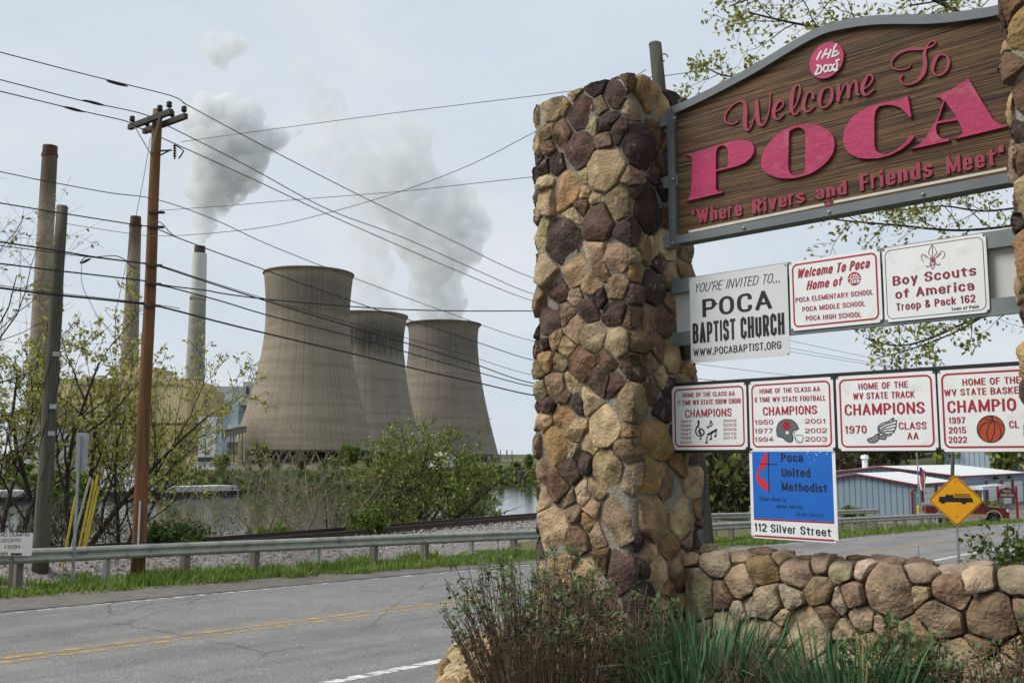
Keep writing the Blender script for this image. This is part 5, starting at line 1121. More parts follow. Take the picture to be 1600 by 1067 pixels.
for sgn in (-1, 1):
    mb = MB(); mb.bar(ca+adir*.55*sgn-wdir*.27-Vector((0,0,.06)), pt_-Vector((0,0,1.15))-wdir*.14, .035, .012); part('brace', mb, GREY_METAL, pole)
cut = at(268, 235, PY); q = at(250, 236, PY)
mb = MB(); mb.tube([q, q.lerp(cut, .6), cut], .022, 6); mb.tube([at(250, 243, PY), at(264, 236, PY)], .018, 6); part('cutout_bracket', mb, m_arm, pole)
mb = MB()
for i in range(5): a = at(273, 228+4*i, PY); mb.lathe([(.02, -.02), (.05, 0), (.02, .02)], 10, a)
mb.tube([at(273, 226, PY), at(273, 249, PY)], .02, 6); part('cutout_insulator', mb, m_porc, pole)
mb = MB(); mb.tube([at(273, 227, PY), at(281, 231, PY), at(287, 236, PY), at(283, 243, PY), at(279, 248, PY)], .018, 6); part('fuse_tube', mb, m_arm, pole)
mb = MB(); mb.tube([at(219, 782, PY-.2), at(215.5, 860, PY-.2)], .022, 6); part('ground_guard', mb, M('pale_conduit', (.45,.44,.41), .6), pole)
for yy in (332, 355, 415, 444, 478): a = at(245-(yy-330)*.045, yy, PY-.12); mb = MB(); mb.box(a, (.36, .12, .045)); part('wire_clamp', mb, m_arm, pole)
def plain_pole(label, top, bot, Y, r0, r1, base=None, mat=None, name='utility_pole'):
    a, c = at(*bot, Y), at(*top, Y)
    if base is not None: a = a+(a-c)*((a.z-base)/(c.z-a.z))
    o = thing(name, label, 'utility pole', tuple(a)); mb = MB(); mb.tube([a.lerp(c, i/10)+Vector((.01*sin(i*2.1), 0, 0)) for i in range(11)], [r0+(r1-r0)*i/10 for i in range(11)], 14); part('shaft', mb, mat or m_gpole, o, True)
    mb = MB(); mb.lathe([(r1*.99, -.02), (r1*.9, .02), (.001, .035)], 14, c+Vector((0,0,.0))); part('cut_top', mb, m_post, o); return o, a, c
g_o, g_a, g_c = plain_pole('grey weathered pole without crossarms at left, ivy stems creeping up', (97, 323), (64, 862), 22.6, .185, .125, zr(5, 22)-.3)
mb = MB()
for i in range(3):
    mb.tube([g_a.lerp(g_c, .1+.06*j)+Vector((.17*cos(j*.9+i*2), .17*sin(j*.9+i*2), 0)) for j in range(9)], .012, 4)
part('vine_stem', mb, M('vine_bark', (.05,.035,.025), .9), g_o)
for yy, dx in ((553, 6), (635, 6), (677, 6)): a = at(82-(yy-553)*.06+dx, yy, 22.4); mb = MB(); mb.box(a, (.14, .05, .10)); part('number_plate', mb, GREY_METAL, g_o)
lp_o, lp_a, lp_c = plain_pole('leaning grey pole rising behind the tall stone pillar', (1023, 69), (1098, 800), 17.6, .16, .115, zr(18, 6)-.4, M('dark_pole_wood', (.03,.032,.026), .9, .3, 4, col2=(.075,.075,.06), stretch=(3,3,.15), bump=.8, bscale=10))
a = at(1037, 92, 17.4); mb = MB(); mb.tube([a+Vector((.07*cos(i*.7), -.05, .07*sin(i*.7))) for i in range(8)], .012, 5); part('hook', mb, m_arm, lp_o)
fp_o, fp_a, fp_c = plain_pole('distant wooden pole standing right above the yellow fire truck sign', (1491, 590), (1487, 790), 85, .17, .13, zr(88, 14)-.5)
# overhead wires: points measured in the photo, laid along the vertical planes the poles stand in
def on_line(px, py, A, B):
    r = ray(px, py); dx, dy = B[0]-A[0], B[1]-A[1]; t_ = (r[0]*A[1]-A[0])/(dx-r[0]*dy); Y = A[1]+dy*t_
    return Vector((r[0]*Y, Y, EZ+r[2]*Y))
m_wire = M('wire_black', (.014,.014,.015), .6, .1)
PA = (b0.x, PY); PB = (fp_c.x, fp_c.y)
def wire(label, P, A=PA, B=PB, r=.011, end=None, start=None, bump_=None, pre=True):
    pts = [on_line(px, py, A, B) for px, py in P]
    if start is not None: pts = [start]+pts
    if end is not None:
        a_ = pts[-1]; d_ = a_-pts[-2]; n_ = max(2, int((end-a_).length/max(d_.length, 2.5)))
        for i in range(1, n_+1): t_ = i/n_; pts.append(a_.lerp(end, t_)-Vector((0,0,1.2))*t_*(1-t_)*min(1, n_/4))
    if pre: d = pts[0]-pts[1]; pts = [pts[0]+d.normalized()*9]+pts
    Q = smooth_line([tuple(p) for p in pts], 8); mb = MB(); mb.tube(Q, r, 5)
    o = solo('overhead_wire', mb, m_wire, label, 'wire', tuple(pts[len(pts)//2]), 'overhead wires strung between the poles'); SHW[label] = pts; return o
SHW = {}
FE = lambda dz, off=0: fp_c+Vector((off, 0, dz))
wire('highest black wire entering at upper left and crossing to the far crossarm tip', [(0,82), (115,112), (200,133), (270,151), (290,163), (299,168), (430,238), (563,306), (700,373), (829,433)], r=.013, end=FE(.3, .7))
wire('second highest wire at upper left running through the middle insulator', [(0,125), (125,157), (218,177), (260,196), (385,259), (512,327), (629,371), (744,422), (829,458)], r=.013, end=FE(.3, -.1))
wire('third wire at upper left reaching the near crossarm tip', [(0,143), (120,172), (194,189), (215,199), (260,219), (386,276), (512,335), (610,378), (709,421), (829,469)], r=.013, end=FE(.3, -.7))
wire('thin wire running level with the dark splices below the crossarms', [(0,268.5), (55,280), (168,301), (245,312), (334,343), (414,380), (509,418), (600,452), (693,486), (829,532)], r=.011, end=FE(-1.0))
wire('wire with a slack loop just right of the brown pole', [(0,317.5), (88,332), (202,350), (240,356), (276,371), (345,397), (417,423), (500,453), (586,483), (670,510), (752,537), (831,562)], r=.015, end=FE(-1.7))
wire('cable passing the grey pole high, above the thicker bundles', [(0,378), (84,391), (150,402), (226,412), (248,416), (318,439), (418,471), (520,502), (624,533), (730,565), (829,598)], r=.019, end=FE(-2.4))
wire('thin upper line of the bundle that splits towards the cooling towers', [(0,384), (102,397), (200,409), (246,414), (318,437), (418,468), (520,497), (624,525), (729,555), (829,585)], r=.010, end=FE(-2.2))
wire('heavy cable crossing the towers just above the lowest cable', [(0,412), (81,422), (226,439), (246,445), (273,451), (350,472), (420,493), (554,527), (655,556), (752,583), (829,603)], r=.018, end=FE(-3.0))
wire('nearly level dark cable stretching from brown pole to the stone pillar', [(240,443), (273,448), (323,454), (350,459), (420,468), (548,479), (637,484), (730,486), (829,486)], A=PA, B=(7.5, 38), r=.017, end=at(1100, 478, 36), pre=False)
wire('lowest thick telephone cable sagging across all three cooling towers', [(0,450), (79,460), (150,467), (223,475), (244,478), (281,487), (350,505), (420,522), (548,552), (652,577), (755,600), (831,617)], r=.024, end=FE(-3.7))
wire('lashed strand riding close above the lowest telephone cable at left', [(0,446), (79,457), (150,464.5), (223,473), (244,476), (281,482)], r=.009, pre=True)
LPT = (lp_c.x, lp_c.y)
wire('thin grey service wire climbing from the fuse to the leaning pole top', [(283,222), (420,203), (600,179), (720,164), (860,147), (960,133), (1020,120)], A=PA, B=LPT, r=.007, pre=False)
wire('thin sagging wire from grey pole crossing the steam, rising to right', [(105,350), (202,365), (249,369), (325,365), (420,354), (504,335), (618,302), (730,260), (829,210), (930,157), (1010,109)], A=(g_c.x, g_c.y), B=LPT, r=.007, pre=False)
wire('thin wire from mid pole running gently up across both steam plumes', [(250,329), (350,322), (453,313), (618,300), (730,288), (829,277), (1020,257)], A=PA, B=LPT, r=.007, pre=False)
wire('short thin wire between leaning pole and the welcome board top', [(1037,119), (1060,116), (1087,112), (1130,107)], A=LPT, B=(9, 18), r=.007, pre=False)
wire('guy wire dropping from the crossarm down the left side of the brown pole', [(235,215), (226,270), (214,330), (200,400), (187,460), (178,500)], A=(b0.x-.2, PY), B=(b0.x-3.2, PY+1.0), r=.007, pre=False)
def loop(label, P, Y, r=.009):
    Q = smooth_line([tuple(at(px, py, Y)) for px, py in P], 7); mb = MB(); mb.tube(Q, r, 5); solo('service_loop', mb, m_wire, label, 'wire', Q[0])
loop('drooping black service loop hanging between the grey and brown poles', [(125,411), (133,402), (145,402), (158,401), (180,400), (195,406), (205,416), (215,420)], 23.3, .012)
loop('pair of thin drop wires hanging from the black splice left of brown pole', [(128,413), (127,432), (130,450), (140,470), (150,490), (165,510), (180,530)], 23.3, .007)
loop('slack jumper curving up beside the brown pole on its right', [(236,349), (248,347), (256,352), (264,362), (275,371)], 23.2, .011)
# drum splices
for lb, P in (('long dark splice on the highest wire at left', (183,131)), ('long dark splice on the second wire at left', (147,161)), ('long dark splice on the third wire at left', (115,171)), ('black splice closure hanging left of the second chimney', (132,409))):
    a = on_line(P[0]-17, P[1]-4.3, PA, PB); c = on_line(P[0]+17, P[1]+4.3, PA, PB)
    if 'closure' in lb: a, c = at(125, 412, 23.3), at(142, 404, 23.3)
    mb = MB(); mb.tube([a.lerp(c, i/6) for i in range(7)], [.012, .026, .034, .036, .034, .026, .012], 8); solo('wire_splice', mb, m_wire, lb, 'splice', tuple(a), 'dark splices on the wires')
# backs of small signs and plastic guy guards
o = thing('road_sign', 'back of a tall grey metal road sign beside the grey pole', 'road sign', tuple(at(121, 868, 22.0)))
mb = MB(); a, c = at(120, 676, 22), at(136, 736, 22); mb.prism(rrect(a.x, c.z, c.x, a.z, .03), lambda x, z, d: Vector((x, 22.0+d, z)), 0, .004); part('sign_plate', mb, GREY_METAL, o)
mb = MB(); a = at(127, 680, 21.96); mb.box((a.x-.03, 21.96, (a.z+zr(4.9,22)-.3)/2), (.06, .03, a.z-zr(4.9,22)+.3)); part('post', mb, m_postm, o)
m_gy = M('yellow_guy_guard', (.55,.42,.06), .6, .15, 4); m_gw = M('bleached_guy_guard', (.42,.40,.33), .7, .15, 4)
for lb, A, B, mt in (('yellow guy wire guard leaning furthest left beside the road sign', (118,775), (101,868), m_gy), ('pale bleached guy wire guard behind the road sign', (141,745), (113,850), m_gw), ('yellow guy wire guard in the middle of the leaning set', (146,752), (125,848), m_gy), ('tallest yellow guy wire guard leaning to the right', (153,742), (131,850), m_gy), ('short yellow guy wire guard rightmost of the leaning set', (154,760), (137,838), m_gy)):
    a, c = at(*B, 23.0), at(*A, 23.0); mb = MB(); mb.tube([a-(c-a)*.25, c], .028, 8); solo('guy_guard', mb, mt, lb, 'guy guard', tuple(a), 'plastic guy wire guards')
ND = 20.6
o = thing('warning_sign', 'hand painted white no dumping board behind guardrail at left edge', 'sign', tuple(at(20, 880, ND)))
a, c = at(-14, 832, ND), at(49.5, 868, ND)
mb = MB(); mb.prism(rrect(a.x, c.z, c.x, a.z, .04), lambda x, z, d: Vector((x, ND+d, z)), 0, .012); part('board', mb, M('dirty_white_board', (.6,.59,.56), .7, .12, 5, dirt=((.35,.3,.25), 5, .6, .75)), o)
mb = MB(); mb.box(((a.x+c.x)/2, ND+.05, c.z-.3), (.07, .05, 1.2)); part('stake', mb, m_post, o)
m_hand = M('dark_red_hand_paint', (.07,.02,.02), .7, .2)
for body, x0, y0, x1, y1, cp, mt in (('NO DUMPIN', 1, 838, 46, 838, 6, m_hand), ('ORDERS', 1, 847.5, 33, 846, 5.4, m_hand), ('FROM', 7, 857.5, 31, 856.5, 6, m_hand), ('TOWN', -8, 868, 12, 867, 5.5, m_hand)):
    A, B = at(x0, y0, ND), at(x1, y1, ND); ch = cp*ND/F; mb = MB(); W_ = B.x-A.x
    for i, (L_, R_, cl) in enumerate(pen_text(body, W_, ch, .13)):
        n = len(L_); f_ = lambda q: Vector((A.x+q[0], ND-.004-4e-5*(i % 6), A.z+(B.z-A.z)*q[0]/W_+q[1])); mb.add([f_(q) for q in L_]+[f_(q) for q in R_], [(k, (k+1) % n, n+(k+1) % n, n+k) for k in range(n if cl else n-1)])
    part('hand_lettering', mb, mt, o)
A, B = at(17, 866.5, ND), at(34, 864, ND); mb = MB(); mb.box(((A.x+B.x)/2, ND-.004, (A.z+B.z)/2), (B.x-A.x, .004, .045)); part('paint_smear', mb, m_hand, o)
# yellow diamond warning sign with a fire engine
DY = 21.
dc = at(1493.5, 781.5, DY); dr = .54; dn = Vector((-.62, -.78, 0)).normalized(); dn = (Vector((0,0,EZ))-dc); dn.z = 0; dn.normalize(); dt = Vector((-dn.y, dn.x, 0))
gz = terrain(*to_un(dc.x, dc.y))
o = thing('warning_sign', 'yellow diamond sign showing a black fire engine', 'road sign', (dc.x, dc.y, gz))
m_dy = M('warning_yellow', (.72,.33,.012), .45, .06, 3); fn = lambda x, z, d: dc+dt*x-dn*d+Vector((0,0,z))
def rdia(r, k):
    o_ = []
    for i in range(4):
        a = pi/2*i; p = (r*cos(a), r*sin(a)); 
        for s_ in (-1, 1):
            b_ = a+s_*pi/2; q = (r*cos(b_), r*sin(b_)); o_.append((p[0]+(q[0]-p[0])*k, p[1]+(q[1]-p[1])*k))
    return o_
mb = MB(); mb.prism(rdia(dr, .06), fn, 0, .004); part('plate', mb, m_dy, o, fix=True)
mb = MB(); mb.ring(rdia(dr-.022, .05), rdia(dr-.04, .045), fn, -.004, -.003); part('border', mb, INK, o, fix=True)
dp = lambda x, y: ((1280+.2*x-1493.5)*DY/F, -(690+.2*y-781.5)*DY/F)
TR = [(942,468),(948,462),(948,436),(960,430),(995,428),(1000,412),(1030,416),(1050,414),(1053,436),(1180,436),(1192,468),(1140,470),(1136,480),(1122,486),(1108,480),(1104,470),(992,470),(988,480),(975,485),(962,480),(958,470)]
mb = MB(); mb.prism([dp(*q) for q in TR], fn, -.004, -.001); eng = part('fire_engine_symbol', mb, INK, o, fix=True)
mb = MB()
for y in (408, 426): mb.prism([dp(1058,y), dp(1170,y), dp(1170,y+2.6), dp(1058,y+2.6)], fn, -.004, -.001)
for i in range(11): x = 1060+10.4*i; mb.prism([dp(x,406), dp(x+3,406), dp(x+3,430), dp(x,430)], fn, -.0045, -.001)
part('ladder_symbol', mb, INK, eng, fix=True)
for y in (316, 579): x_, z_ = dp(1068, y); mb = MB(); mb.lathe([(.012, 0), (.01, .006), (.001, .008)], 8, fn(x_, z_, -.001), Matrix(((dt.x,0,dn.x),(dt.y,0,dn.y),(0,1,0)))); part('bolt', mb, INK, o)
mb = MB(); pz = dc-dn*.03; mb.box((pz.x, pz.y, (gz-.3+dc.z+.3)/2), (.06, .03, dc.z+.6-gz), Matrix.Rotation(atan2(dt.y, dt.x), 3, 'Z')); part('post', mb, m_postm, o)
# ================================================================ TREES, SHRUBS AND PLANTS
def rvec(rg): 
    while True:
        v = Vector((rg.uniform(-1,1), rg.uniform(-1,1), rg.uniform(-1,1)))
        if .01 < v.length < 1: return v.normalized()
def grow(rg, wood, tips, p, d, L_, r, lev, kids, spread=.8, up=.25, wig=.22, seg=6, minr=.004, sides=(7,5,4,3,3), taper=.55):
    """one limb and, recursively, what grows from it"""
    pts = [p]; rad = [r]; n = seg if lev > 0 else 4; dd = d.copy()
    for i in range(n):
        dd = (dd + rvec(rg)*wig + Vector((0,0,up*.25))).normalized(); pts.append(pts[-1]+dd*(L_/n)); rad.append(max(minr, r*(1-(1-taper*.5)*(i+1)/n)))
    wood.tube(pts, rad, sides[min(len(sides)-1, len(kids)-lev)], cap=False)
    if lev <= 1: tips.append((pts, lev))
    if lev > 0:
        k = kids[len(kids)-lev]; a0 = rg.uniform(0, 6.28)
        for j in range(k):
            t_ = .22+.78*(j+rg.random()*.7)/k; i = min(n-1, int(t_*n)); q = pts[i].lerp(pts[i+1], t_*n-i); ax = (pts[i+1]-pts[i]).normalized()
            a = a0+j*2.4; o = ax.orthogonal().normalized(); o = Matrix.Rotation(a, 3, ax) @ o
            nd = (ax*(1-spread*.5)+o*spread*rg.uniform(.7, 1.15)+Vector((0,0,up*rg.uniform(.2, 1)))).normalized()
            grow(rg, wood, tips, q, nd, L_*rg.uniform(.42, .68)*(1.1-.45*t_), max(minr, rad[i]*rg.uniform(.45, .62)), lev-1, kids, spread, up, wig, seg, minr, sides, taper)
def leaves(rg, mb, tips, per, size, cols, jit=.12, lev0_only=False, long_=1.6):
    for pts, lev in tips:
        if lev0_only and lev: continue
        p0 = None
        for q_ in range(per if lev == 0 else max(1, per//2)):
            if q_ % 4 == 0: i = rg.randrange(1, len(pts)); p0 = pts[i-1].lerp(pts[i], rg.random())+rvec(rg)*jit*rg.random()
            p = p0+rvec(rg)*size*.9*rg.random()
            a = rvec(rg); a.z -= .25; a.normalize(); b_ = a.cross(rvec(rg)).normalized(); s_ = size*rg.uniform(.55, 1.35); c = rg.choice(cols); v = rg.uniform(.7, 1.3)
            mb.add([p, p+a*s_*.5*long_+b_*s_*.42, p+a*s_*long_, p+a*s_*.5*long_-b_*s_*.42], [(0,1,2,3)], (c[0]*v, c[1]*v, c[2]*v))
m_bark = M('tree_bark', (.075,.062,.05), .9, .35, 8, bump=.4); m_bark2 = M('pale_twig_bark', (.19,.16,.125), .9, .25, 6); m_bark3 = M('dark_bark', (.045,.037,.03), .9, .3, 6)
m_leaf = leaf_mat('spring_leaf')
YG = [(.22,.24,.045), (.17,.21,.04), (.26,.26,.07), (.13,.17,.035)]
LG = [(.17,.23,.04), (.22,.27,.06), (.13,.19,.03), (.26,.28,.08), (.10,.15,.025)]
YB = [(.40,.40,.09), (.31,.33,.065), (.44,.41,.13), (.25,.28,.055), (.34,.3,.1)]
MG = [(.12,.18,.025), (.09,.14,.02), (.16,.21,.035), (.07,.11,.018)]
DG = [(.05,.09,.015), (.07,.12,.02), (.035,.07,.012), (.09,.14,.025)]
BR = [(.10,.075,.045), (.13,.10,.06), (.08,.06,.04)]
def tree(name, label, cat, base, stems, H, kids, per, lsize, cols, seed, bark=None, r0=.12, spread=.8, up=.25, lean=.25, group=None, jit=.15, wig=.22, minr=.004, cen=None, hfrac=.62):
    rg = random.Random(seed); o = thing(name, label, cat, tuple(base), group); wood = MB(); tips = []
    for i in range(stems):
        a = 2*pi*i/stems+rg.uniform(-.5, .5); d = Vector((cos(a)*lean, sin(a)*lean, 1)).normalized() if stems > 1 else Vector((rg.uniform(-.06,.06), rg.uniform(-.06,.06), 1)).normalized()
        if cen: d = (d+Vector(cen)).normalized()
        grow(rg, wood, tips, Vector((cos(a)*r0*1.2*(stems > 1), sin(a)*r0*1.2*(stems > 1), -.3)), d, H*hfrac*rg.uniform(.85, 1.1), r0, len(kids), kids, spread, up, wig, minr=minr)
    part('trunk' if cat == 'tree' else 'stems', wood, bark or m_bark, o, True, local=True)
    if per:
        mb = MB(); leaves(rg, mb, tips, per, lsize, cols, jit); part('crown' if cat == 'tree' else 'foliage', mb, m_leaf, o, local=True)
    return o
def gpt(px, py, Y, lift=0.):
    p = at(px, py, Y); z = terrain(*to_un(p.x, p.y)); return Vector((p.x, Y, z+lift))
# -- the big half-leafed tree at left and its neighbours, between guardrail and water
tree('tree', 'half leafed many stemmed tree behind the poles at left, pale yellow green buds', 'tree', gpt(112, 860, 29.5), 4, 9.6, [6,5,5], 8, .08, YB, 21, m_bark3, .10, .72, .3, .42, jit=.14, minr=.007)
tree('tree', 'sparse young tree leaning right beside the brown pole, thin yellow leaves', 'tree', gpt(190, 860, 31), 3, 7.8, [6,5,4], 9, .08, YB, 22, m_bark3, .075, .75, .28, .4, cen=(.25,0,0), jit=.14, minr=.007)
tree('tree', 'leafy young tree at the left picture edge behind the warning board', 'tree', gpt(2, 860, 28), 3, 8.6, [6,5,5], 8, .08, YB, 23, m_bark3, .085, .75, .3, .35, jit=.14, minr=.007)
tree('tree', 'bare twiggy tree reaching in high at the left picture edge', 'tree', gpt(-120, 840, 25), 1, 10.5, [8,6,4], 3, .06, YG, 24, m_bark3, .09, .9, .22, .2, minr=.0035, jit=.1, hfrac=.8)
for i, (px, Y, H, sd, lb) in enumerate([(25, 28, 2.6, 31, 'tangle of brown brush behind the warning board at left'), (95, 27.5, 2.8, 32, 'tangle of brown brush between the grey pole and road sign'), (165, 29, 2.9, 33, 'tangle of brown brush around the yellow guy guards'), (250, 37, 2.2, 34, 'tangle of brown brush just right of the brown pole'), (330, 44, 3.2, 35, 'thin bare brush in front of the water beneath the barge'), (300, 40, 2.4, 36, 'low bare thicket on the bank left of the leafy sapling')]):
    tree('brush', lb, 'shrub', gpt(px, 860, Y), 7, H, [6,5], 2, .07, BR+MG[:1], sd, m_bark3 if i < 3 else m_bark2, .03, .8, .2, .6, 'bare brush along the near bank', minr=.006, wig=.3, hfrac=.7)
def bush(label, base, H, W, cols, seed, n=1500, ls=.09, name='shrub', group=None, bark=None):
    rg = random.Random(seed); o = thing(name, label, 'shrub', tuple(base), group); wood = MB(); tips = []
    for i in range(9):
        a = i*2.4; grow(rg, wood, tips, Vector((0,0,-.2)), Vector((cos(a)*W/H*.8, sin(a)*W/H*.8, 1)).normalized(), H*.75, .03*H/2, 2, [6,4], .8, .2, .25, minr=.006)
    part('stems', wood, bark or m_bark, o, True, local=True); mb = MB()
    leaves(rg, mb, tips, max(3, n//max(1, len(tips))), ls, cols, .2*H/2); part('foliage', mb, m_leaf, o, local=True); return o
bush('dense dark green bush at the foot of the brown pole', gpt(264, 866, 27.5), 1.75, 1.1, DG, 41, 3600, .10)
bush('bright leafy sapling bush standing on the railway ballast', Vector((*on_road(573, 852, -.1).xy, on_road(573, 852, -.1).z-.1)), 1.75, .75, MG, 42, 3200, .085)
bush('small bright weed clump left of the yellow guy guards', gpt(90, 866, 25), .8, .7, MG, 43, 1200, .07)
bush('low pale green willow bush on the near bank below the bare thicket', gpt(425, 835, 50), 2.3, 2.4, MG, 44, 2600, .11)
bush('weedy green bush on the bank left of the dead tree', gpt(345, 842, 47), 1.5, 1.6, MG, 46, 1300, .11)
tree('tree', 'bare pale branched dead tree before the largest cooling tower', 'tree', gpt(470, 832, 56), 6, 11.5, [6,5,4], 0, .1, YG, 51, m_bark2, .085, .9, .2, .5, wig=.3, minr=.008)
tree('tree', 'bare grey twiggy tree left of the dead pale tree', 'tree', gpt(405, 835, 54), 4, 9.0, [5,5,3], 2, .09, YG, 52, m_bark2, .08, .85, .2, .45, wig=.25, minr=.006)
tree('tree', 'bare brown twiggy tree between the dead tree and leafy tree', 'tree', gpt(535, 828, 60), 4, 9.6, [5,5,3], 3, .1, YG, 53, m_bark, .08, .85, .2, .45, wig=.25, minr=.006)
tree('tree', 'slim bare sapling over the water right of the brown pole', 'tree', gpt(320, 838, 48), 2, 6.4, [6,5], 1, .1, YG, 54, m_bark2, .05, .7, .25, .3, minr=.01)
tree('tree', 'large fresh green many stemmed tree in front of the middle cooling tower', 'tree', gpt(650, 818, 66), 6, 12.6, [6,6,5], 6, .15, LG, 55, m_bark3, .13, .85, .22, .55, jit=.35, minr=.012)
tree('tree', 'smaller fresh green tree on the right flank of the large one', 'tree', gpt(712, 815, 70), 4, 9.0, [6,5,5], 6, .14, LG, 56, m_bark3, .10, .95, .14, .5, cen=(.2,0,0), jit=.35, minr=.012)
tree('tree', 'yellow green tree on the left flank of the large leafy one', 'tree', gpt(600, 822, 64), 4, 9.6, [6,5,5], 6, .14, YG, 57, m_bark3, .09, .9, .18, .5, jit=.3, minr=.012)
# -- trees along the far bank
FB = EZ-4.5
def far_tree(label, px, ytop, Y, cols, seed, n=2600, w_=.8, grp='trees on the far bank', bare=False, zb=None):
    zb = FB if zb is None else zb; x = at(px, YH, Y).x; H = EZ+(YH-ytop)*Y/F-zb
    rg = random.Random(seed); o = thing('tree', label, 'tree', (x, Y, zb-.4), grp); wood = MB(); tips = []
    for i in range(3): a = i*2.1+rg.random(); grow(rg, wood, tips, Vector((0,0,0)), Vector((cos(a)*.3*w_, sin(a)*.3*w_, 1)).normalized(), H*.62, .03*H, 2, [8,6], .75*w_, .35, .2, minr=.05, sides=(6,4,3,3))
    part('trunk', wood, m_bark3, o, True, local=True); mb = MB()
    leaves(rg, mb, tips, max(1, (n//5 if bare else n)//len(tips)), .045*H+.12, cols, .09*H, long_=1.3); part('crown', mb, m_leaf, o, local=True); return o
for i, (px, yt, Y, cols, lb, bare) in enumerate([
    (272, 699, 232, MG, 'full green tree on the far bank above the barge', 0), (252, 742, 226, DG, 'low dark green tree at the left end of the long barge', 0), (300, 735, 240, DG, 'low green tree beside the rusty mooring cell', 0), (335, 738, 244, DG, 'round dark tree behind the middle of the long barge', 0), (362, 741, 250, DG, 'round dark tree behind the right end of the barge', 0),
    (348, 698, 262, YG, 'pale budding tree under the white transfer house', 0), (410, 672, 268, YG, 'tall budding tree in front of the left tower legs', 1), (392, 735, 262, DG, 'dark bank tree right of the long barge', 0), (430, 712, 268, MG, 'dark bank tree below the tower legs', 0), (470, 702, 272, BR, 'brown leafless bank tree under the largest tower', 1),
    (545, 682, 276, MG, 'upright green tree against the right of the largest tower', 0), (525, 705, 274, YG, 'pale tree left of the upright green one', 0), (505, 716, 275, DG, 'low dark tree at the water under the largest tower', 0), (580, 702, 278, MG, 'bright bank tree seen left of the leafy near tree', 0), (615, 706, 280, YG, 'dark bank tree behind the leafy near tree', 0),
    (728, 695, 300, YG, 'pale yellow tree at the right tower base', 0), (745, 722, 292, MG, 'bright bank tree just left of a mooring cell', 0), (782, 722, 296, MG, 'bright bank tree between two mooring cells', 0), (806, 716, 330, DG, 'dark tree on the skyline beside the stone pillar', 0), (826, 702, 320, MG, 'tree at the very edge of the stone pillar', 0), (660, 716, 284, DG, 'low dark tree left of the white dome', 0), (718, 708, 288, MG, 'low dark tree right of the white dome', 0),
    (12, 700, 225, DG, 'dark tree at far left below the sloping conveyor', 0), (40, 715, 222, MG, 'green tree at far left beside the pale shed', 0), (100, 738, 225, DG, 'low tree left of the towboat', 0), (140, 742, 226, DG, 'low tree just behind the towboat', 0), (215, 735, 228, DG, 'low tree right of the towboat beside the brown pole', 0)]):
    far_tree(lb, px, yt, Y, cols, 100+i, 1900, 1.1 if yt > 715 else .8, bare=bool(bare))
sp = []; mb = MB(); rg = random.Random(77)
for i in range(15000):                                  # scrub that covers the far bank
    U = rg.uniform(-110, 330); N = FAR_SHORE-1+rg.random()**1.4*22; x, y = un(U, N); z = max(terrain(U, N), WATER); h = rg.uniform(.3, 1.7)*(1+.5*mnoise.noise(Vector((U*.05, N*.05, 0)))); p = Vector((x, y, z+h*rg.random())); a = rvec(rg)*rg.uniform(.35, .8); b_ = rvec(rg)*rg.uniform(.3, .6)
    c = rg.choice(DG+DG+MG+BR); mb.add([p-a-b_, p+a-b_, p+a+b_, p-a+b_], [(0,1,2,3)], c)
structure('bank_scrub', mb, m_leaf, kind='stuff', label='mixed green and brown scrub covering the far river bank', cat='scrub')
mb = MB(); rg = random.Random(78)
for i in range(7000):                                  # undergrowth on the near bank between railway and river
    U = rg.uniform(8, 75); N = TK(U)+rg.uniform(2.6, 7); x, y = un(U, N); z = terrain(U, N); h = rg.uniform(.05, .45); p = Vector((x, y, z+h*rg.random())); a = rvec(rg)*rg.uniform(.05, .16); b_ = rvec(rg)*rg.uniform(.04, .12)
    c = rg.choice(DG+MG+BR+BR); mb.add([p-a-b_, p+a-b_, p+a+b_, p-a+b_], [(0,1,2,3)], c)
structure('bank_undergrowth', mb, m_leaf, kind='stuff', label='low brown and green undergrowth on the bank behind the railway', cat='undergrowth')
# -- wooded slope behind the town buildings
mb = MB(); wd = MB(); rg = random.Random(79)
for i in range(150):
    x = rg.uniform(18, 150); Y = rg.uniform(150, 235); ok = .17 < x/Y < .6
    if not ok: continue
    H = rg.uniform(9, 17); z = EZ-7+5*sstep(150, 240, Y)+3*rg.random(); c0 = rg.choice([YG, MG, YG, BR, BR]); tips = []
    grow(rg, wd, tips, Vector((x, Y, z)), Vector((0,0,1)), H*.6, .22, 2, [5,4], .7, .4, .2, minr=.04, sides=(5,3,3))
    leaves(rg, mb, tips, 18, .8, c0, 1.5, long_=1.2)
structure('far_wood', mb, m_leaf, kind='stuff', label='wooded hillside in early leaf behind the town buildings', cat='wood')
structure('far_wood_trunks', wd, m_bark3, kind='stuff', label='trunks of the wooded hillside behind the town buildings', cat='wood')
far_tree('large bare crowned tree seen between church sign and champions signs', 1215, 552, 95, BR, 201, 1500, .95, 'trees behind the signs', True, zr(90, 14)-.5)
far_tree('budding tree just right of the tall stone pillar behind the rails', 1128, 583, 80, YG, 202, 2400, .9, 'trees behind the signs', True, zr(75, 14)-.5)
far_tree('scrubby brown and green tree right beside the leaning pole', 1118, 700, 78, BR+BR+MG+YG, 203, 2600, .9, 'trees behind the signs', True, zr(75, 14)-1)
far_tree('brown twiggy tree left of the blue church sign', 1150, 690, 84, BR, 204, 1800, .9, 'trees behind the signs', True, zr(80, 14)-1)
bush('leafy weeds growing in front of the blue metal building', on_road(1330, 812), 1.3, 1.6, MG, 205, 1500, .14)
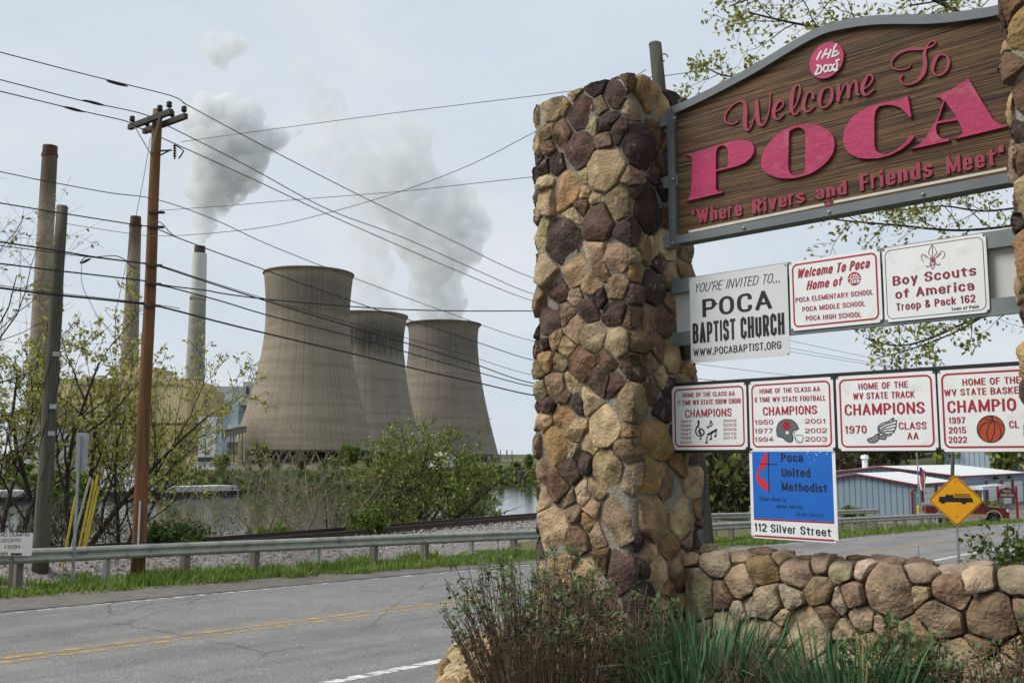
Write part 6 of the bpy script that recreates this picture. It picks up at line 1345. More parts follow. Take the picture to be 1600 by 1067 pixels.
# -- branch of a tree behind the board reaching in from the right
rg = random.Random(9)
o = thing('tree', 'overhanging leafy branches of the tree behind the welcome board', 'tree', tuple(Vector((9.2, 11.5, terrain(*to_un(9.2, 11.5))))))
wood = MB(); tips = []; tb = Vector(o.location); wood.tube([tb-tb, Vector((.1,0,2.5)), Vector((-.2,.1,5.2)), Vector((-.1,-.1,8.5)), Vector((.3,0,10.5))], [.24,.2,.16,.12,.06], 9)
def limb(P, r, lev, kids, k=14, L_=.9, sd=0, up=.05):
    rg = random.Random(sd); Q = [at(px, py, Y)-tb for px, py, Y in P]; Q = [Vector(q) for q in smooth_line([tuple(q) for q in Q], 6)]; n = len(Q)
    r *= .5; wood.tube(Q, [r*(1-.85*i/(n-1))+.004 for i in range(n)], 6, cap=False)
    for j in range(k):
        t_ = .25+.74*(j+rg.random())/k; i = min(n-2, int(t_*(n-1))); ax = (Q[i+1]-Q[i]).normalized(); o_ = Matrix.Rotation(j*2.4+rg.random(), 3, ax) @ ax.orthogonal().normalized()
        grow(rg, wood, tips, Q[i], (ax*.8+o_*.75).normalized(), L_*rg.uniform(.6, 1.2)*(1.15-.5*t_), r*.4*(1-.6*t_)+.0025, lev, kids, .8, up, .25, 5, .0022, sides=(5,4,3,3))
limb([(1720,60,10.8), (1600,40,10.6), (1480,40,10.3), (1370,50,10.2), (1260,40,10.0), (1170,20,10)], .055, 1, [4], 16, .85, 1)
limb([(1500,20,10.2), (1380,-30,10.1), (1280,-10,10), (1190,-5,10), (1140,10,9.9)], .03, 1, [4], 12, .6, 2)
limb([(1330,70,10), (1250,110,10), (1180,120,10), (1130,118,9.9), (1095,100,9.9)], .022, 1, [4], 10, .45, 3)
limb([(1640,-20,10.4), (1560,-10,10.3), (1480,0,10.2), (1420,10,10.1)], .03, 1, [5], 12, .6, 4)
limb([(1700,330,10.8), (1600,350,10.5), (1500,360,10.3), (1400,352,10.2), (1320,345,10.1), (1288,340,10)], .03, 1, [4], 14, .62, 5)
limb([(1620,320,10.5), (1540,330,10.4), (1470,322,10.3), (1400,330,10.2)], .02, 1, [4], 10, .5, 6)
limb([(1680,440,10.6), (1600,478,10.4), (1520,500,10.3), (1450,530,10.2), (1400,540,10.1), (1352,528,10)], .03, 1, [3], 12, .5, 7)
limb([(1560,480,10.3), (1500,515,10.2), (1440,540,10.1), (1370,560,10)], .016, 1, [3], 7, .35, 8)
part('trunk', wood, m_bark3, o, True, local=True)
mb = MB(); rg2 = random.Random(4)
for pts, lev in tips:                                   # drooping clusters of small new leaves at the twig ends
    e = pts[-1] if rg2.random() < .6 else pts[len(pts)//2]
    if rg2.random() < .95:
        for _ in range(rg2.randint(7, 14)):
            d = (rvec(rg2)+Vector((0,0,-.4))).normalized(); s_ = rg2.uniform(.035, .075); b_ = d.cross(rvec(rg2)).normalized()*s_*.28; p = e+rvec(rg2)*.07; c = rg2.choice(YG+YB); mb.add([p, p+d*s_*.5+b_, p+d*s_, p+d*s_*.5-b_], [(0,1,2,3)], c)
part('crown', mb, m_leaf, o, local=True)
# ---------------------------------------------------------------- flower bed
BED = MOUND
m_bed = M('bed_soil', (.045,.034,.025), .95, .35, 9, col2=(.09,.07,.05), bump=1, bscale=30)
mb = MB(); bp = [(-.40, 7.75), (-.33, 4.6), (.2, 3.4), (5.2, .6), (6.6, 3.2), (4.2, 5.9), (2.0, 8.0), (.6, 8.3)]
g = 26; vs = []
cxy = (sum(p[0] for p in bp)/len(bp), sum(p[1] for p in bp)/len(bp)); ring_ = smooth_line([(x, y) for x, y in bp], 5, True); n = len(ring_)
for k in range(9):
    for x, y in ring_: f_ = k/8; q = (cxy[0]+(x-cxy[0])*f_, cxy[1]+(y-cxy[1])*f_); vs.append((*q, BED+.05*mnoise.noise(Vector((q[0]*2, q[1]*2, 0)))-.02*(k == 8)))
mb.add(vs, [(k*n+j, k*n+(j+1) % n, (k+1)*n+(j+1) % n, (k+1)*n+j) for k in range(8) for j in range(n)]); structure('flower_bed', mb, m_bed, True)
# stone edging that holds the bed on the road side
o = thing('bed_wall', 'low tan stone edging holding up the flower bed near the road', 'stone edging', (-.38, 6.2, BED-1.2))
ep = smooth_line([(.55, 8.1), (-.05, 8.0), (-.36, 7.6), (-.42, 6.6), (-.40, 5.4), (-.33, 4.4)], 8)
acc = [0]
for a, b_ in zip(ep, ep[1:]): acc.append(acc[-1]+hypot(b_[0]-a[0], b_[1]-a[1]))
def edge_fn(a, h, e):
    a = max(0, min(acc[-1]-1e-4, a)); i = max(j for j in range(len(acc)-1) if acc[j] <= a); t_ = (a-acc[i])/(acc[i+1]-acc[i]); p = Vector(ep[i]).lerp(Vector(ep[i+1]), t_); d = (Vector(ep[i+1])-Vector(ep[i])).normalized(); n_ = Vector((d.y, -d.x)); H = 1.25
    if h < H-.06: off, z, no, nz_ = 0., h, 1, 0
    elif h < H+.06: an = (h-H+.06)/.12*pi/2; off, z, no, nz_ = -.06+.06*cos(an), H-.06+.06*sin(an), cos(an), sin(an)
    else: off, z, no, nz_ = -.06-(h-H-.06), H, 0, 1
    q = p+n_*(off+no*e); return Vector((q.x, q.y, BED-1.2+z+nz_*e))
mb = MB(); vs = []
for i in range(41):
    for h in (0, .6, 1.18, 1.31, 1.5): vs.append(edge_fn(acc[-1]*i/40, h, -.01))
mb.add(vs, [(i*5+j, (i+1)*5+j, (i+1)*5+j+1, i*5+j+1) for i in range(40) for j in range(4)]); part('mortar_core', mb, m_mort, o, True)
mb = MB(); stones(mb, acc[-1], 1.52, .26, edge_fn, 61, False, .05, .016, [((.42,.31,.18), 5), ((.36,.24,.12), 3), ((.30,.2,.12), 2)]); part('stone_facing', mb, m_stone, o, True)
# broken ledge of stones at the foot of the tall pillar
# plants in the bed
m_stem = M('dead_stem', (.075,.045,.03), .9, .35, 9, col2=(.2,.14,.095)); m_head = M('seed_head', (.028,.018,.014), .95, .3, 20)
def dry_clump(label, cx, cy, rx, ry, n, H, seed, heads=True, green=0, bases=DG, lean=.25, hv=.3):
    """dead upright stems with dark seed heads, green rosettes at some tips"""
    rg = random.Random(seed); o = thing('dry_plant', label, 'plant', (cx, cy, BED), None); st = MB(); hd = MB(); lf = MB()
    for i in range(n):
        a, q = rg.uniform(0, 6.28), sqrt(rg.random()); x, y = rx*q*cos(a), ry*q*sin(a); h = H*rg.uniform(1-hv, 1.1)*(1-.35*q*q); d = Vector((x/rx*lean+rg.gauss(0,.08), y/ry*lean+rg.gauss(0,.08), 1)); pts = [Vector((x*.75, y*.75, -.03))]
        for k in range(4): pts.append(pts[-1]+(d+Vector((rg.gauss(0,.09), rg.gauss(0,.09), 0)))*h/4)
        st.tube(pts, [.0048,.0042,.0036,.003,.0024], 4, cap=False)
        for k in range(rg.randint(0, 3)):
            p = pts[rg.randint(2, 3)]; e = p+Vector((rg.gauss(0,.05), rg.gauss(0,.05), rg.uniform(.03,.1))); st.tube([p, e], [.0028,.0018], 3, cap=False)
        if heads and rg.random() < .75:
            for k in range(rg.randint(5, 10)):
                p = pts[-1]+Vector((rg.gauss(0,.016), rg.gauss(0,.016), rg.uniform(-.06,.015))); s_ = rg.uniform(.006, .014); v_ = [rvec(rg)*s_ for _ in range(4)]; hd.add([p+q_ for q_ in v_], [(0,1,2), (0,2,3), (0,3,1), (1,3,2)])
        if rg.random() < green:
            for k in range(rg.randint(8, 15)):
                p = pts[-1]+Vector((rg.gauss(0,.012), rg.gauss(0,.012), rg.uniform(-.07,.03))); b_ = rg.uniform(0, 6.28); d2 = Vector((cos(b_), sin(b_), rg.uniform(.1,1.2))).normalized(); w_ = d2.cross(Vector((0,0,1))).normalized()*rg.uniform(.008,.014); L_ = rg.uniform(.035,.07); c = rg.choice(bases); lf.add([p, p+d2*L_*.55+w_, p+d2*L_-Vector((0,0,.006)), p+d2*L_*.55-w_], [(0,1,2,3)], c)
        if rg.random() < .8:
            for k in range(rg.randint(4, 10)):           # withered leaves down the stem
                p = pts[rg.randint(1, 3)].lerp(pts[4], rg.random()*.5); d2 = rvec(rg); w_ = d2.cross(rvec(rg)).normalized()*.007; lf.add([p, p+d2*.02+w_, p+d2*.042, p+d2*.02-w_], [(0,1,2,3)], rg.choice([(.08,.055,.03), (.13,.09,.055), (.055,.065,.025), (.075,.09,.03), (.05,.06,.022)]))
    part('stems', st, m_stem, o, local=True)
    if hd.f: part('seed_heads', hd, m_head, o, local=True)
    if lf.f: part('leaves', lf, m_leaf, o, local=True)
    return o
GRN = [(.12,.19,.07), (.09,.15,.05), (.16,.22,.10)]
dry_clump('big dry brown shrub left of the tall pillar, green rosettes at upper left', .25, 6.05, .58, .45, 240, .76, 301, True, .22, GRN, .55)
dry_clump('green tipped stems rising at the upper left of the dry brown shrub', .08, 6.3, .34, .3, 70, .93, 302, False, .95, GRN, .35)
dry_clump('sparse dead stems with dark seed heads before the tall pillar', .72, 5.75, .3, .25, 45, .66, 303, True, 0, GRN, .2)
dry_clump('short grey brown dead brush between the two strap leaved clumps', 1.28, 5.35, .26, .2, 190, .46, 304, False, 0, GRN, .5)
dry_clump('brown dead stemmed thicket in front of the low wall at right', 2.55, 4.85, .62, .30, 240, .56, 305, True, .05, GRN, .2)
dry_clump('leafy green stemmed plant against the low stone wall', 2.0, 5.3, .30, .2, 100, .58, 306, False, .9, GRN, .25)
dry_clump('dark seed headed stems near the right end of the wall', 2.75, 5.15, .3, .15, 50, .64, 307, True, .3, GRN, .15)
dry_clump('dense rusty brown dead stems at the lower right corner', 2.5, 4.35, .7, .35, 300, .54, 308, True, 0, GRN, .2)
def strap_clump(label, cx, cy, r, n, H, seed, buds=0):
    rg = random.Random(seed); o = thing('daffodil_clump', label, 'plant', (cx, cy, BED), 'strap leaved daffodil clumps'); mb = MB(); bd = MB()
    for i in range(n):
        a, q = rg.uniform(0, 6.28), sqrt(rg.random())*r; p = Vector((q*cos(a), q*sin(a), -.02)); out_ = Vector((cos(a), sin(a), 0))*(.15+.55*q/r)*rg.uniform(.3,1.2)+Vector((rg.gauss(0,.12), rg.gauss(0,.12), 0)); h = H*rg.uniform(.65, 1.1); w_ = Vector((-sin(a+rg.gauss(0,.8)), cos(a+rg.gauss(0,.8)), 0))*rg.uniform(.0055,.0095); L_, R_ = [], []
        bend = rg.uniform(.2, 1.) if rg.random() < .8 else 1.9
        for k in range(6):
            t_ = k/5; c = p+Vector((0,0,1))*h*(t_-bend*.22*t_**3)+out_*h*(t_*.5+bend*.5*t_*t_); ww = w_*(1-.75*t_**3); L_.append(c-ww); R_.append(c+ww)
        g_ = rg.choice([(.05,.115,.05), (.07,.15,.065), (.10,.19,.09), (.04,.09,.035)]); v = rg.uniform(.8, 1.25); mb.add(L_+R_, [(k, k+1, 6+k+1, 6+k) for k in range(5)], tuple(q_*v for q_ in g_))
    for i in range(buds):
        a = rg.uniform(0, 6.28); q = r*.7*rg.random(); p = Vector((q*cos(a), q*sin(a), 0)); e = p+Vector((rg.gauss(0,.05), rg.gauss(0,.05), H*rg.uniform(.75,.95))); bd.tube([p, p.lerp(e, .6), e], .004, 4); bd.tube([e, e+Vector((.01,-.012,-.03))], [.008,.004], 5)
    part('leaves', mb, leaf_mat('strap_leaf', 1, .2), o, local=True)
    if bd.f: part('withered_flowers', bd, M('withered_flower', (.35,.26,.13), .9), o, local=True)
strap_clump('dark green strap leaved clump nearest the tall stone pillar', 1.08, 5.75, .34, 520, .60, 401, 0)
strap_clump('dark green strap leaved clump with withered flowers below the blue sign', 1.66, 5.15, .30, 480, .56, 402, 7)
strap_clump('small strap leaved tuft spilling left at the pillar foot', .88, 5.45, .16, 110, .46, 403, 0)
def broadleaf(label, cx, cy, n, H, L_, seed, cols):
    rg = random.Random(seed); o = thing('leafy_plant', label, 'plant', (cx, cy, BED), None); st = MB(); lf = MB()
    for i in range(n):
        a = i*2.4; e = Vector((cos(a)*H*.45*rg.random(), sin(a)*H*.45*rg.random(), H*rg.uniform(.6,1.05))); st.tube([Vector((0,0,-.02)), e*.5+Vector((0,0,.02)), e], [.005,.004,.003], 4)
        for k in range(5):
            b_ = k*1.257+rg.random(); d = Vector((cos(b_), sin(b_), rg.uniform(.0,.5))).normalized(); s_ = Vector((-sin(b_), cos(b_), 0)); l_ = L_*rg.uniform(.7,1.2); c = rg.choice(cols); up_ = Vector((0,0,1)); P = []
            for t_, w_ in ((0,.03), (.3,.2), (.55,.22), (.8,.12), (1,.0)): m_ = e+d*l_*t_-up_*l_*.35*t_*t_; P.append((m_-s_*l_*w_+up_*l_*w_*.3, m_, m_+s_*l_*w_+up_*l_*w_*.3))
            vs = [q for r_ in P for q in r_]; lf.add(vs, [(3*j+m, 3*j+m+1, 3*j+m+4, 3*j+m+3) for j in range(4) for m in (0,1)], c)
    part('stems', st, m_stem, o, local=True); part('leaves', lf, m_leaf, o, local=True)
BG = [(.16,.30,.05), (.13,.25,.04), (.19,.33,.07)]
broadleaf('bright lime green leafy plant in front of the strap leaved clump', .87, 4.75, 11, .27, .11, 501, BG)
broadleaf('pale green weed at the bottom edge left of the pillar foot', .22, 5.05, 7, .16, .13, 502, BG)
broadleaf('small broad leaved weed at the lower edge under the dry shrub', .13, 4.95, 5, .12, .11, 503, BG)
# flowering bush beyond the wall at right
rg = random.Random(88); pb = at(1606, 885, 9.2); o = thing('flowering_bush', 'round green bush with whitish buds behind the wall at right edge', 'bush', (pb.x+.25, 9.2, EZ-2.6))
wood = MB(); tips = []
for i in range(12): a = i*2.4; grow(rg, wood, tips, Vector((0,0,0)), Vector((cos(a)*.3, sin(a)*.3, 1)).normalized(), 1.62, .02, 2, [7,5], .75, .25, .25, minr=.003)
part('stems', wood, m_bark, o, True, local=True); mb = MB(); leaves(rg, mb, tips, 9, .045, DG+[(.12,.17,.05)], .1); part('foliage', mb, m_leaf, o, local=True)
mb = MB()
for pts, lev in tips:
    if lev or rg.random() < .6: continue
    for k in range(3): p = pts[-1]+rvec(rg)*.03; v_ = [rvec(rg)*.016 for _ in range(4)]; mb.add([p+q for q in v_], [(0,1,2), (0,2,3), (0,3,1), (1,3,2)], (.5,.48,.42))
part('buds', mb, m_leaf, o, local=True)
# ================================================================ TOWN BUILDINGS AND PICKUP BEYOND THE SIGNS
def G(U, N): return terrain(U, N)
def UV(U, N, z): return Vector((*un(U, N), z))
ROTU = Matrix.Rotation(pi/2-RA, 3, 'Z')                  # local x along U, local y along N
def ubox(mb, U0, U1, N0, N1, z0, z1, mi=0): mb.box(UV((U0+U1)/2, (N0+N1)/2, (z0+z1)/2), (U1-U0, N1-N0, z1-z0), ROTU, mi=mi)
def ribs(name, col, per):
    m = M(name, col, .55, .06, .6); t = m.node_tree; l = t.links.new; b = t.nodes['Principled BSDF']; src = b.inputs['Base Color'].links[0].from_socket
    g = N_(t, 'ShaderNodeNewGeometry'); rt = N_(t, 'ShaderNodeVectorRotate', rotation_type='Z_AXIS'); rt.inputs['Angle'].default_value = -(pi/2-RA); l(g.outputs['Position'], rt.inputs['Vector'])
    s = N_(t, 'ShaderNodeSeparateXYZ'); l(rt.outputs[0], s.inputs[0]); a = N_(t, 'ShaderNodeMath', operation='ADD'); l(s.outputs['X'], a.inputs[0]); l(s.outputs['Y'], a.inputs[1])
    f = N_(t, 'ShaderNodeMath', operation='PINGPONG'); f.inputs[1].default_value = per/2; l(a.outputs[0], f.inputs[0])
    r = N_(t, 'ShaderNodeMapRange'); r.inputs['From Min'].default_value = per*.36; r.inputs['From Max'].default_value = per*.44; l(f.outputs[0], r.inputs['Value'])
    x = N_(t, 'ShaderNodeMix', data_type='RGBA'); l(r.outputs[0], x.inputs[0]); l(src, x.inputs[6]); x.inputs[7].default_value = tuple(q*.6 for q in col)+(1,); l(x.outputs[2], b.inputs['Base Color'])
    bu = N_(t, 'ShaderNodeBump'); bu.inputs['Strength'].default_value = .8; bu.inputs['Distance'].default_value = .04; l(r.outputs[0], bu.inputs['Height']); l(bu.outputs[0], b.inputs['Normal']); return m
m_bm = ribs('blue_metal_siding', (.19,.26,.32), .6); m_bm2 = ribs('pale_blue_metal_siding', (.30,.38,.46), .75); m_wroof = ribs('white_metal_roof', (.66,.67,.68), .6)
m_trim = M('dark_red_trim', (.20,.015,.02), .5, .1, 3); m_wd = M('white_door', (.62,.63,.63), .5, .05, 2); m_glass = M('dark_window', (.02,.025,.03), .1, .1)
# asphalt yard
mb = MB(); us = [74+3*i for i in range(28)]; ns = [18.6+2*i for i in range(14)]
for U in us:
    for N in ns: mb.v.append(UV(U, N, max(zr(U, 22)-.24, terrain(U, N)+.03)))
k = len(ns)
for i in range(len(us)-1):
    for j in range(k-1):
        if us[i] < 80 and j > 6: continue
        mb.f.append((i*k+j, (i+1)*k+j, (i+1)*k+j+1, i*k+j+1)); mb.c.append(None); mb.m.append(0)
structure('parking_yard', mb, m_shoulder)
def gable(label, name, U0, U1, N0, N1, hw, hr, mat, over=.35):
    z = G(U0, N0)-.3; zt = z+.3+hw; Nm = (N0+N1)/2; o = thing(name, label, 'building', tuple(UV(U0, Nm, z)))
    mb = MB(); P = [(N0, z), (N1, z), (N1, zt), (Nm, zt+hr), (N0, zt)]; mb.prism(P, lambda n, zz, d: UV(U0+d, n, zz), 0, U1-U0); part('wall', mb, mat, o, fix=True)
    mb = MB(); s = hr/(Nm-N0); P = [(N0-over, zt-over*s+.03), (Nm, zt+hr+.03), (N1+over, zt-over*s+.03), (N1+over, zt-over*s+.15), (Nm, zt+hr+.15), (N0-over, zt-over*s+.15)]
    mb.prism(P, lambda n, zz, d: UV(U0-over+d, n, zz), 0, U1-U0+2*over); rf = part('roof', mb, m_wroof, o, fix=True)
    mb = MB(); P2 = [(n, zz-.02 if i < 3 else zz-.03) for i, (n, zz) in enumerate(P)]; P2 = [(N0-over-.02, P[0][1]-.06), (Nm, P[1][1]-.06), (N1+over+.02, P[2][1]-.06), (N1+over+.02, P[3][1]-.03), (Nm, P[4][1]-.03), (N0-over-.02, P[5][1]-.03)]
    mb.prism(P2, lambda n, zz, d: UV(U0-over-.05+d, n, zz), 0, .045); part('gable_trim', mb, m_trim, rf, fix=True)
    mb = MB(); ubox(mb, U0-over, U1+over, N0-over-.06, N0-over-.003, zt-over*s-.06, zt-over*s+.12); part('eave_trim', mb, m_trim, rf)
    return o, zt, z+.3
oa, za, ga = gable('low blue metal building with white roof and dark red trim, gable towards the road', 'metal_building', 103, 116, 31.8, 43, 3.15, .95, m_bm)
mb = MB(); a = UV(102.8, 31.6, 0); mb.tube([UV(102.6, 31.3, za-.15), UV(102.75, 31.7, za-.5), UV(102.85, 31.95, za-.75), UV(102.85, 31.95, ga)], .09, 8); part('downpipe', mb, m_trim, oa)
def front(o, U0, U1, N, z0, z1, mat, name, th=.05, off=.0): mb = MB(); ubox(mb, U0, U1, N-off-th, N-off+.02, z0, z1); return part(name, mb, mat, o)
d = front(oa, 103.7, 104.8, 31.8, ga, ga+2.25, m_wd, 'door'); front(d, 103.98, 104.5, 31.8, ga+1.1, ga+1.95, m_glass, 'pane', .03, .05)
for u0, u1 in ((106, 109.6), (110.8, 114.6)):
    d = front(oa, u0, u1, 31.8, ga, ga+2.75, m_wd, 'garage_door')
    for i in range(1, 5): front(d, u0, u1, 31.8, ga+.55*i-.02, ga+.55*i+.02, m_gr, 'panel_joint', .015, .05)
    front(oa, u0-.45, u0-.003, 31.8, ga, ga+3.05, m_trim, 'door_post', .08)
ob, zb_, gb = gable('long grey blue hall with white roof, garage doors and red posts', 'town_hall', 119, 150, 31.7, 49, 3.9, 1.0, m_bm)
for u0, u1 in ((131, 136), (138.4, 142.4), (144.2, 149)):
    d = front(ob, u0, u1, 31.7, gb, gb+2.9, m_wd, 'garage_door')
    for i in range(1, 5): front(d, u0, u1, 31.7, gb+.58*i-.02, gb+.58*i+.02, m_gr, 'panel_joint', .015, .05)
    front(ob, u0-.8, u0-.003, 31.7, gb, gb+3.2, m_trim, 'door_post', .1)
front(ob, 123, 125, 31.7, gb, gb+2.3, m_glass, 'entrance_door'); mb = MB(); ubox(mb, 119.5, 129.5, 29.4, 31.6, gb+2.45, gb+2.85); cn_ = part('canopy', mb, m_wd, ob)
for u in (120, 129): mb = MB(); mb.tube([UV(u, 29.6, gb-.2), UV(u, 29.6, gb+2.5)], .08, 8); part('canopy_post', mb, m_wd, cn_)
front(ob, 126, 128.2, 31.7, gb+.9, gb+2.1, m_glass, 'window')
for u in (134, 141): mb = MB(); ubox(mb, u, u+.5, 31.2, 31.65, gb+3.35, gb+3.7); part('wall_lamp', mb, m_dk, ob)
mb = MB(); p = UV(124, 44, zb_+.4); mb.tube([p, p+Vector((0,0,1.6))], .35, 10); mb.lathe([(.55, 1.6), (.45, 2.0), (.01, 2.1)], 10, p); part('roof_vent', mb, m_wd, ob)
zc = G(168, 30)-.3; oc = thing('tall_metal_building', 'tall pale blue metal building rising behind the white roofs', 'building', tuple(UV(168, 34, zc)))
mb = MB(); ubox(mb, 168, 198, 17, 47, zc, zc+11.2); part('wall', mb, m_bm2, oc); mb = MB(); ubox(mb, 167.6, 198.4, 16.6, 47.4, zc+11.2, zc+11.6); part('roof', mb, m_wroof, oc)
# flagpole, flag, bollards, town sign
fpz = at(1437, 800, 98); fz = G(*to_un(fpz.x, 98)); o = thing('flagpole', 'slim grey flagpole in front of the blue metal building', 'flagpole', (fpz.x, 98, fz))
mb = MB(); mb.tube([(fpz.x, 98, fz-.2), (fpz.x, 98, fz+10.2)], [.075, .045], 8); part('pole', mb, GREY_METAL, o); mb = MB(); mb.lathe([(.001, -.1), (.1, 0), (.001, .1)], 10, (fpz.x, 98, fz+10.3)); part('finial', mb, GREY_METAL, o)
fl = at(1440.5, 745, 97.8); mb = MB(); vs = []
for i in range(7):
    for j in range(9): vs.append(Vector((fl.x-.22+.09*i+.06*sin(j*.9+i), 97.8+.09*sin(i*1.9+j*.3), fl.z+1.0-j*.28-.06*i)))
for i in range(6):
    for j in range(8): mb.add([vs[i*9+j], vs[(i+1)*9+j], vs[(i+1)*9+j+1], vs[i*9+j+1]], [(0,1,2,3)], (.03,.035,.12) if j < 3 and i < 3 else ((.4,.025,.035) if i % 2 else (.55,.53,.52)))
solo('flag', mb, M('flag_cloth', (1,1,1), .8, .05, tint=True), 'limp red white and blue flag hanging on the flagpole', 'flag', tuple(vs[0]))
mb = MB(); vs = []
for i in range(4):
    for j in range(5): vs.append(Vector((fl.x-.2+.1*i+.05*sin(j), 97.82+.07*sin(i*2+j), fl.z-2.4-.22*j)))
mb.add(vs, [(i*5+j, (i+1)*5+j, (i+1)*5+j+1, i*5+j+1) for i in range(3) for j in range(4)]); solo('flag', mb, M('dark_flag_cloth', (.08,.08,.09), .8, .6, 4, col2=(.5,.5,.5)), 'small black and white flag below the striped flag', 'flag', tuple(vs[0]))
for px, lb in ((1435, 'yellow bollard directly beside the flagpole foot'), (1442, 'yellow bollard nearest the red pickup tailgate')):
    p = at(px, 800, 96); z = G(*to_un(p.x, 96)); mb = MB(); mb.tube([(p.x, 96, z-.2), (p.x, 96, z+1.05), (p.x, 96, z+1.12)], [.14, .14, .06], 12); solo('bollard', mb, m_gy, lb, 'bollard', (p.x, 96, z), 'yellow bollards by the metal building')
sp_ = at(1575, 790, 92); sz = G(*to_un(sp_.x, 92)); o = thing('town_sign', 'dark red town hall sign with arched top on two posts', 'sign', (sp_.x, 92, sz))
m_ts = M('dark_red_sign_board', (.085,.018,.02), .6, .1, 4); k = 92/F; X0, X1 = at(1561, 770, 92).x, at(1586.5, 770, 92).x; Z0, Z1 = at(1575, 777.5, 92).z, at(1575, 768.5, 92).z
mb = MB(); P = [(X0, Z0), (X1, Z0), (X1, Z1)]+[(X0+(X1-X0)*(1-i/10), Z1+.42*sin(pi*i/10)) for i in range(1, 10)]+[(X0, Z1)]; mb.prism(P, lambda x, z, d: Vector((x, 92+d, z)), 0, .08); part('board', mb, m_ts, o, fix=True)
for x in (X0-.1, X1+.1): mb = MB(); mb.box((x, 92.04, (sz-.3+Z1+.5)/2), (.16, .16, Z1+.8-sz)); part('post', mb, m_trim, o)
m_cl = M('cream_letter', (.5,.42,.34), .6, .05)
for body, zz, wd in (('POCA', Z0+.46, .7), ('TOWN HALL', Z0+.12, 1.3)):
    mb = MB(); xm = (X0+X1)/2-wd/2
    for i, (L_, R_, cl) in enumerate(pen_text(body, wd, .26, .16)): n = len(L_); f_ = lambda q: Vector((xm+q[0], 91.99-4e-4*(i % 6), zz+q[1])); mb.add([f_(q) for q in L_]+[f_(q) for q in R_], [(j, (j+1) % n, n+(j+1) % n, n+j) for j in range(n if cl else n-1)])
    part('lettering', mb, m_cl, o)
bush('small leafy bush in front of the town hall sign', Vector((*at(1548, 800, 88).xy, G(*to_un(at(1548, 800, 88).x, 88)))), 2.2, 1.3, MG, 206, 900, .16)
# the pickup
m_car = M('dark_red_car_paint', (.10,.008,.012), .25, .06, 2, spec=.5); m_tan = M('tan_two_tone_paint', (.30,.23,.16), .35, .06); m_tyre = M('tyre_rubber', (.018,.018,.018), .9, .1); m_chr = M('chrome', (.55,.56,.58), .2, .08, metal=.9); m_lamp = M('headlamp_glass', (.6,.62,.65), .15, .05)
pc = at(1509, 815, 78); pu = to_un(pc.x, 78); tz = max(zr(pu[0], 22)-.24, terrain(*pu)+.03); trk = thing('pickup_truck', 'dark red crew cab pickup with tan lower panels half behind the diamond sign', 'truck', (pc.x, 78, tz), None, radians(-14))
def tp(name, P, y0, y1, mat, parent=trk, bev=0):
    mb = MB(); mb.prism(P, lambda x, z, d: Vector((x, d, z)), y0, y1); o = part(name, mb, mat, parent, local=True, fix=True)
    if bev: q = o.modifiers.new('bevel', 'BEVEL'); q.width = bev; q.segments = 3; q.limit_method = 'ANGLE'
    return o
def arch(xc, r, n=9): return [(xc+r*cos(pi-pi*i/(n-1)), .52+r*sin(pi-pi*i/(n-1))) for i in range(n)]
body = [(-2.95,.58), (-2.98,1.36), (-.72,1.40), (1.42,1.40), (2.55,1.30), (2.86,1.20), (2.95,.9), (2.95,.52)]+arch(1.82, .50)[::-1]+arch(-1.72, .50)[::-1]
tp('body', body, -.98, .98, m_car, bev=.04)
cab = [(-.78,1.39), (-.62,1.97), (-.3,2.03), (.62,2.03), (.95,1.95), (1.55,1.39)]
cb_ = tp('cab', cab, -.84, .84, m_car, bev=.06)
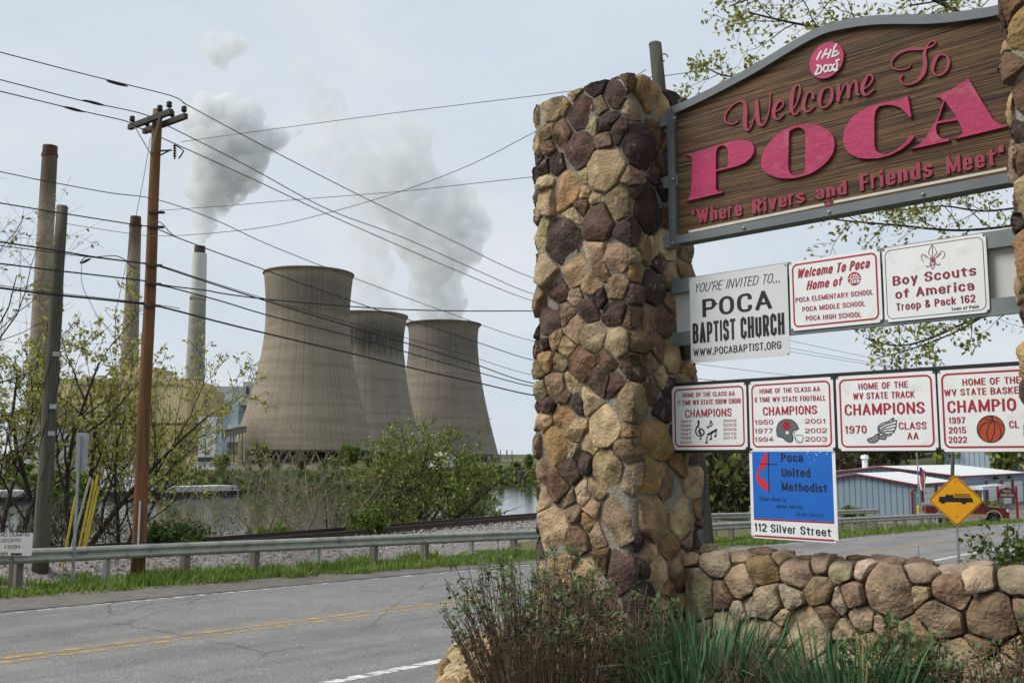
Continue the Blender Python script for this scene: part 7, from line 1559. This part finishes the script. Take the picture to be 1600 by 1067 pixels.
for s_ in (-1, 1):
    for W in ([(-.60,1.44), (-.50,1.90), (.05,1.93), (.05,1.44)], [(.13,1.44), (.13,1.93), (.72,1.92), (1.18,1.44)]): tp('window', W, s_*.842, s_*.852, m_glass, cb_)
    tp('lower_panel', [(-2.9,.56), (-2.9,.80), (-2.3,.80), (-2.3,.56)], s_*.985, s_*.995, m_tan); tp('lower_panel', [(-1.15,.50), (-1.15,.80), (1.25,.80), (1.25,.50)], s_*.985, s_*.995, m_tan); tp('running_board', [(-1.1,.42), (-1.1,.49), (1.2,.49), (1.2,.42)], s_*.86, s_*1.06, m_tan)
    for xc in (1.82, -1.72):
        A_, B_ = arch(xc, .60), arch(xc, .50); mb = MB(); mb.ring(A_+B_[::-1][:0]+[(xc+.6,.5)], B_+[(xc+.5,.5)], lambda x, z, d: Vector((x, d, z)), s_*.985, s_*1.04); part('fender_flare', mb, m_tan, trk, local=True, fix=True)
    mb = MB(); mb.box((1.2, s_*1.1, 1.5), (.14, .22, .28)); part('mirror', mb, m_car, trk, local=True)
    tp('handle', [(.0,1.22), (.0,1.27), (.22,1.27), (.22,1.22)], s_*.985, s_*1.01, m_chr); tp('headlight', [(2.78,.98), (2.9,.98), (2.86,1.17), (2.7,1.19)], s_*.70, s_*.99, m_lamp)
    mb = MB(); mb.box((-2.98, s_*.88, 1.12), (.05, .16, .4)); part('tail_light', mb, m_trim, trk, local=True)
    for xc in (1.82, -1.72):
        R_ = Matrix(((1,0,0), (0,0,s_), (0,-1,0))) if s_ < 0 else Matrix(((1,0,0), (0,0,1), (0,-1,0)))
        mb = MB(); mb.lathe([(.26, -.14), (.38, -.14), (.42, -.08), (.42, .08), (.38, .14), (.26, .14)], 28, (0,0,0), R_, closed=True); wh = part('wheel', mb, m_tyre, trk, True, local=True); wh.location = (xc, s_*.84, .42)
        mb = MB(); mb.lathe([(.265, -.1), (.265, .1)], 28, (0,0,0), R_); mb.lathe([(.265, .0), (.001, .0)], 28, (0,0,0), R_); part('rim', mb, m_dk, wh, local=True)
        mb = MB()
        for i in range(6): a = pi*i/3; mb.bar((.04*cos(a), s_*.1, .04*sin(a)), (.25*cos(a), s_*.11, .25*sin(a)), .07, .03)
        mb.lathe([(.27, .12), (.25, .13), (.24, .12)], 24, (0,0,0), Matrix(((1,0,0), (0,0,s_), (0,1,0)))); part('spokes', mb, m_chr, wh, local=True)
mb = MB(); mb.box((2.93, 0, 1.02), (.06, 1.36, .34)); gl = part('grille', mb, m_chr, trk, local=True)
for i in range(3): mb = MB(); mb.box((2.965, 0, .92+.1*i), (.01, 1.3, .05)); part('grille_bar', mb, m_dk, gl, local=True)
mb = MB(); mb.box((2.99, 0, .66), (.16, 1.96, .26)); part('front_bumper', mb, m_chr, trk, local=True)
mb = MB(); mb.box((-3.03, 0, .66), (.14, 1.9, .22)); part('rear_bumper', mb, m_chr, trk, local=True)
mb = MB(); mb.prism([(1.0,1.93), (1.50,1.42), (1.52,1.43), (1.02,1.95)], lambda x, z, d: Vector((x, d, z)), -.72, .72); part('windscreen', mb, M('windscreen_glass', (.25,.3,.33), .08, .1), cb_, local=True, fix=True)
mb = MB(); mb.box((-1.85, 0, 1.385), (2.1, 1.6, .03)); part('bed_floor', mb, m_dk, trk, local=True)
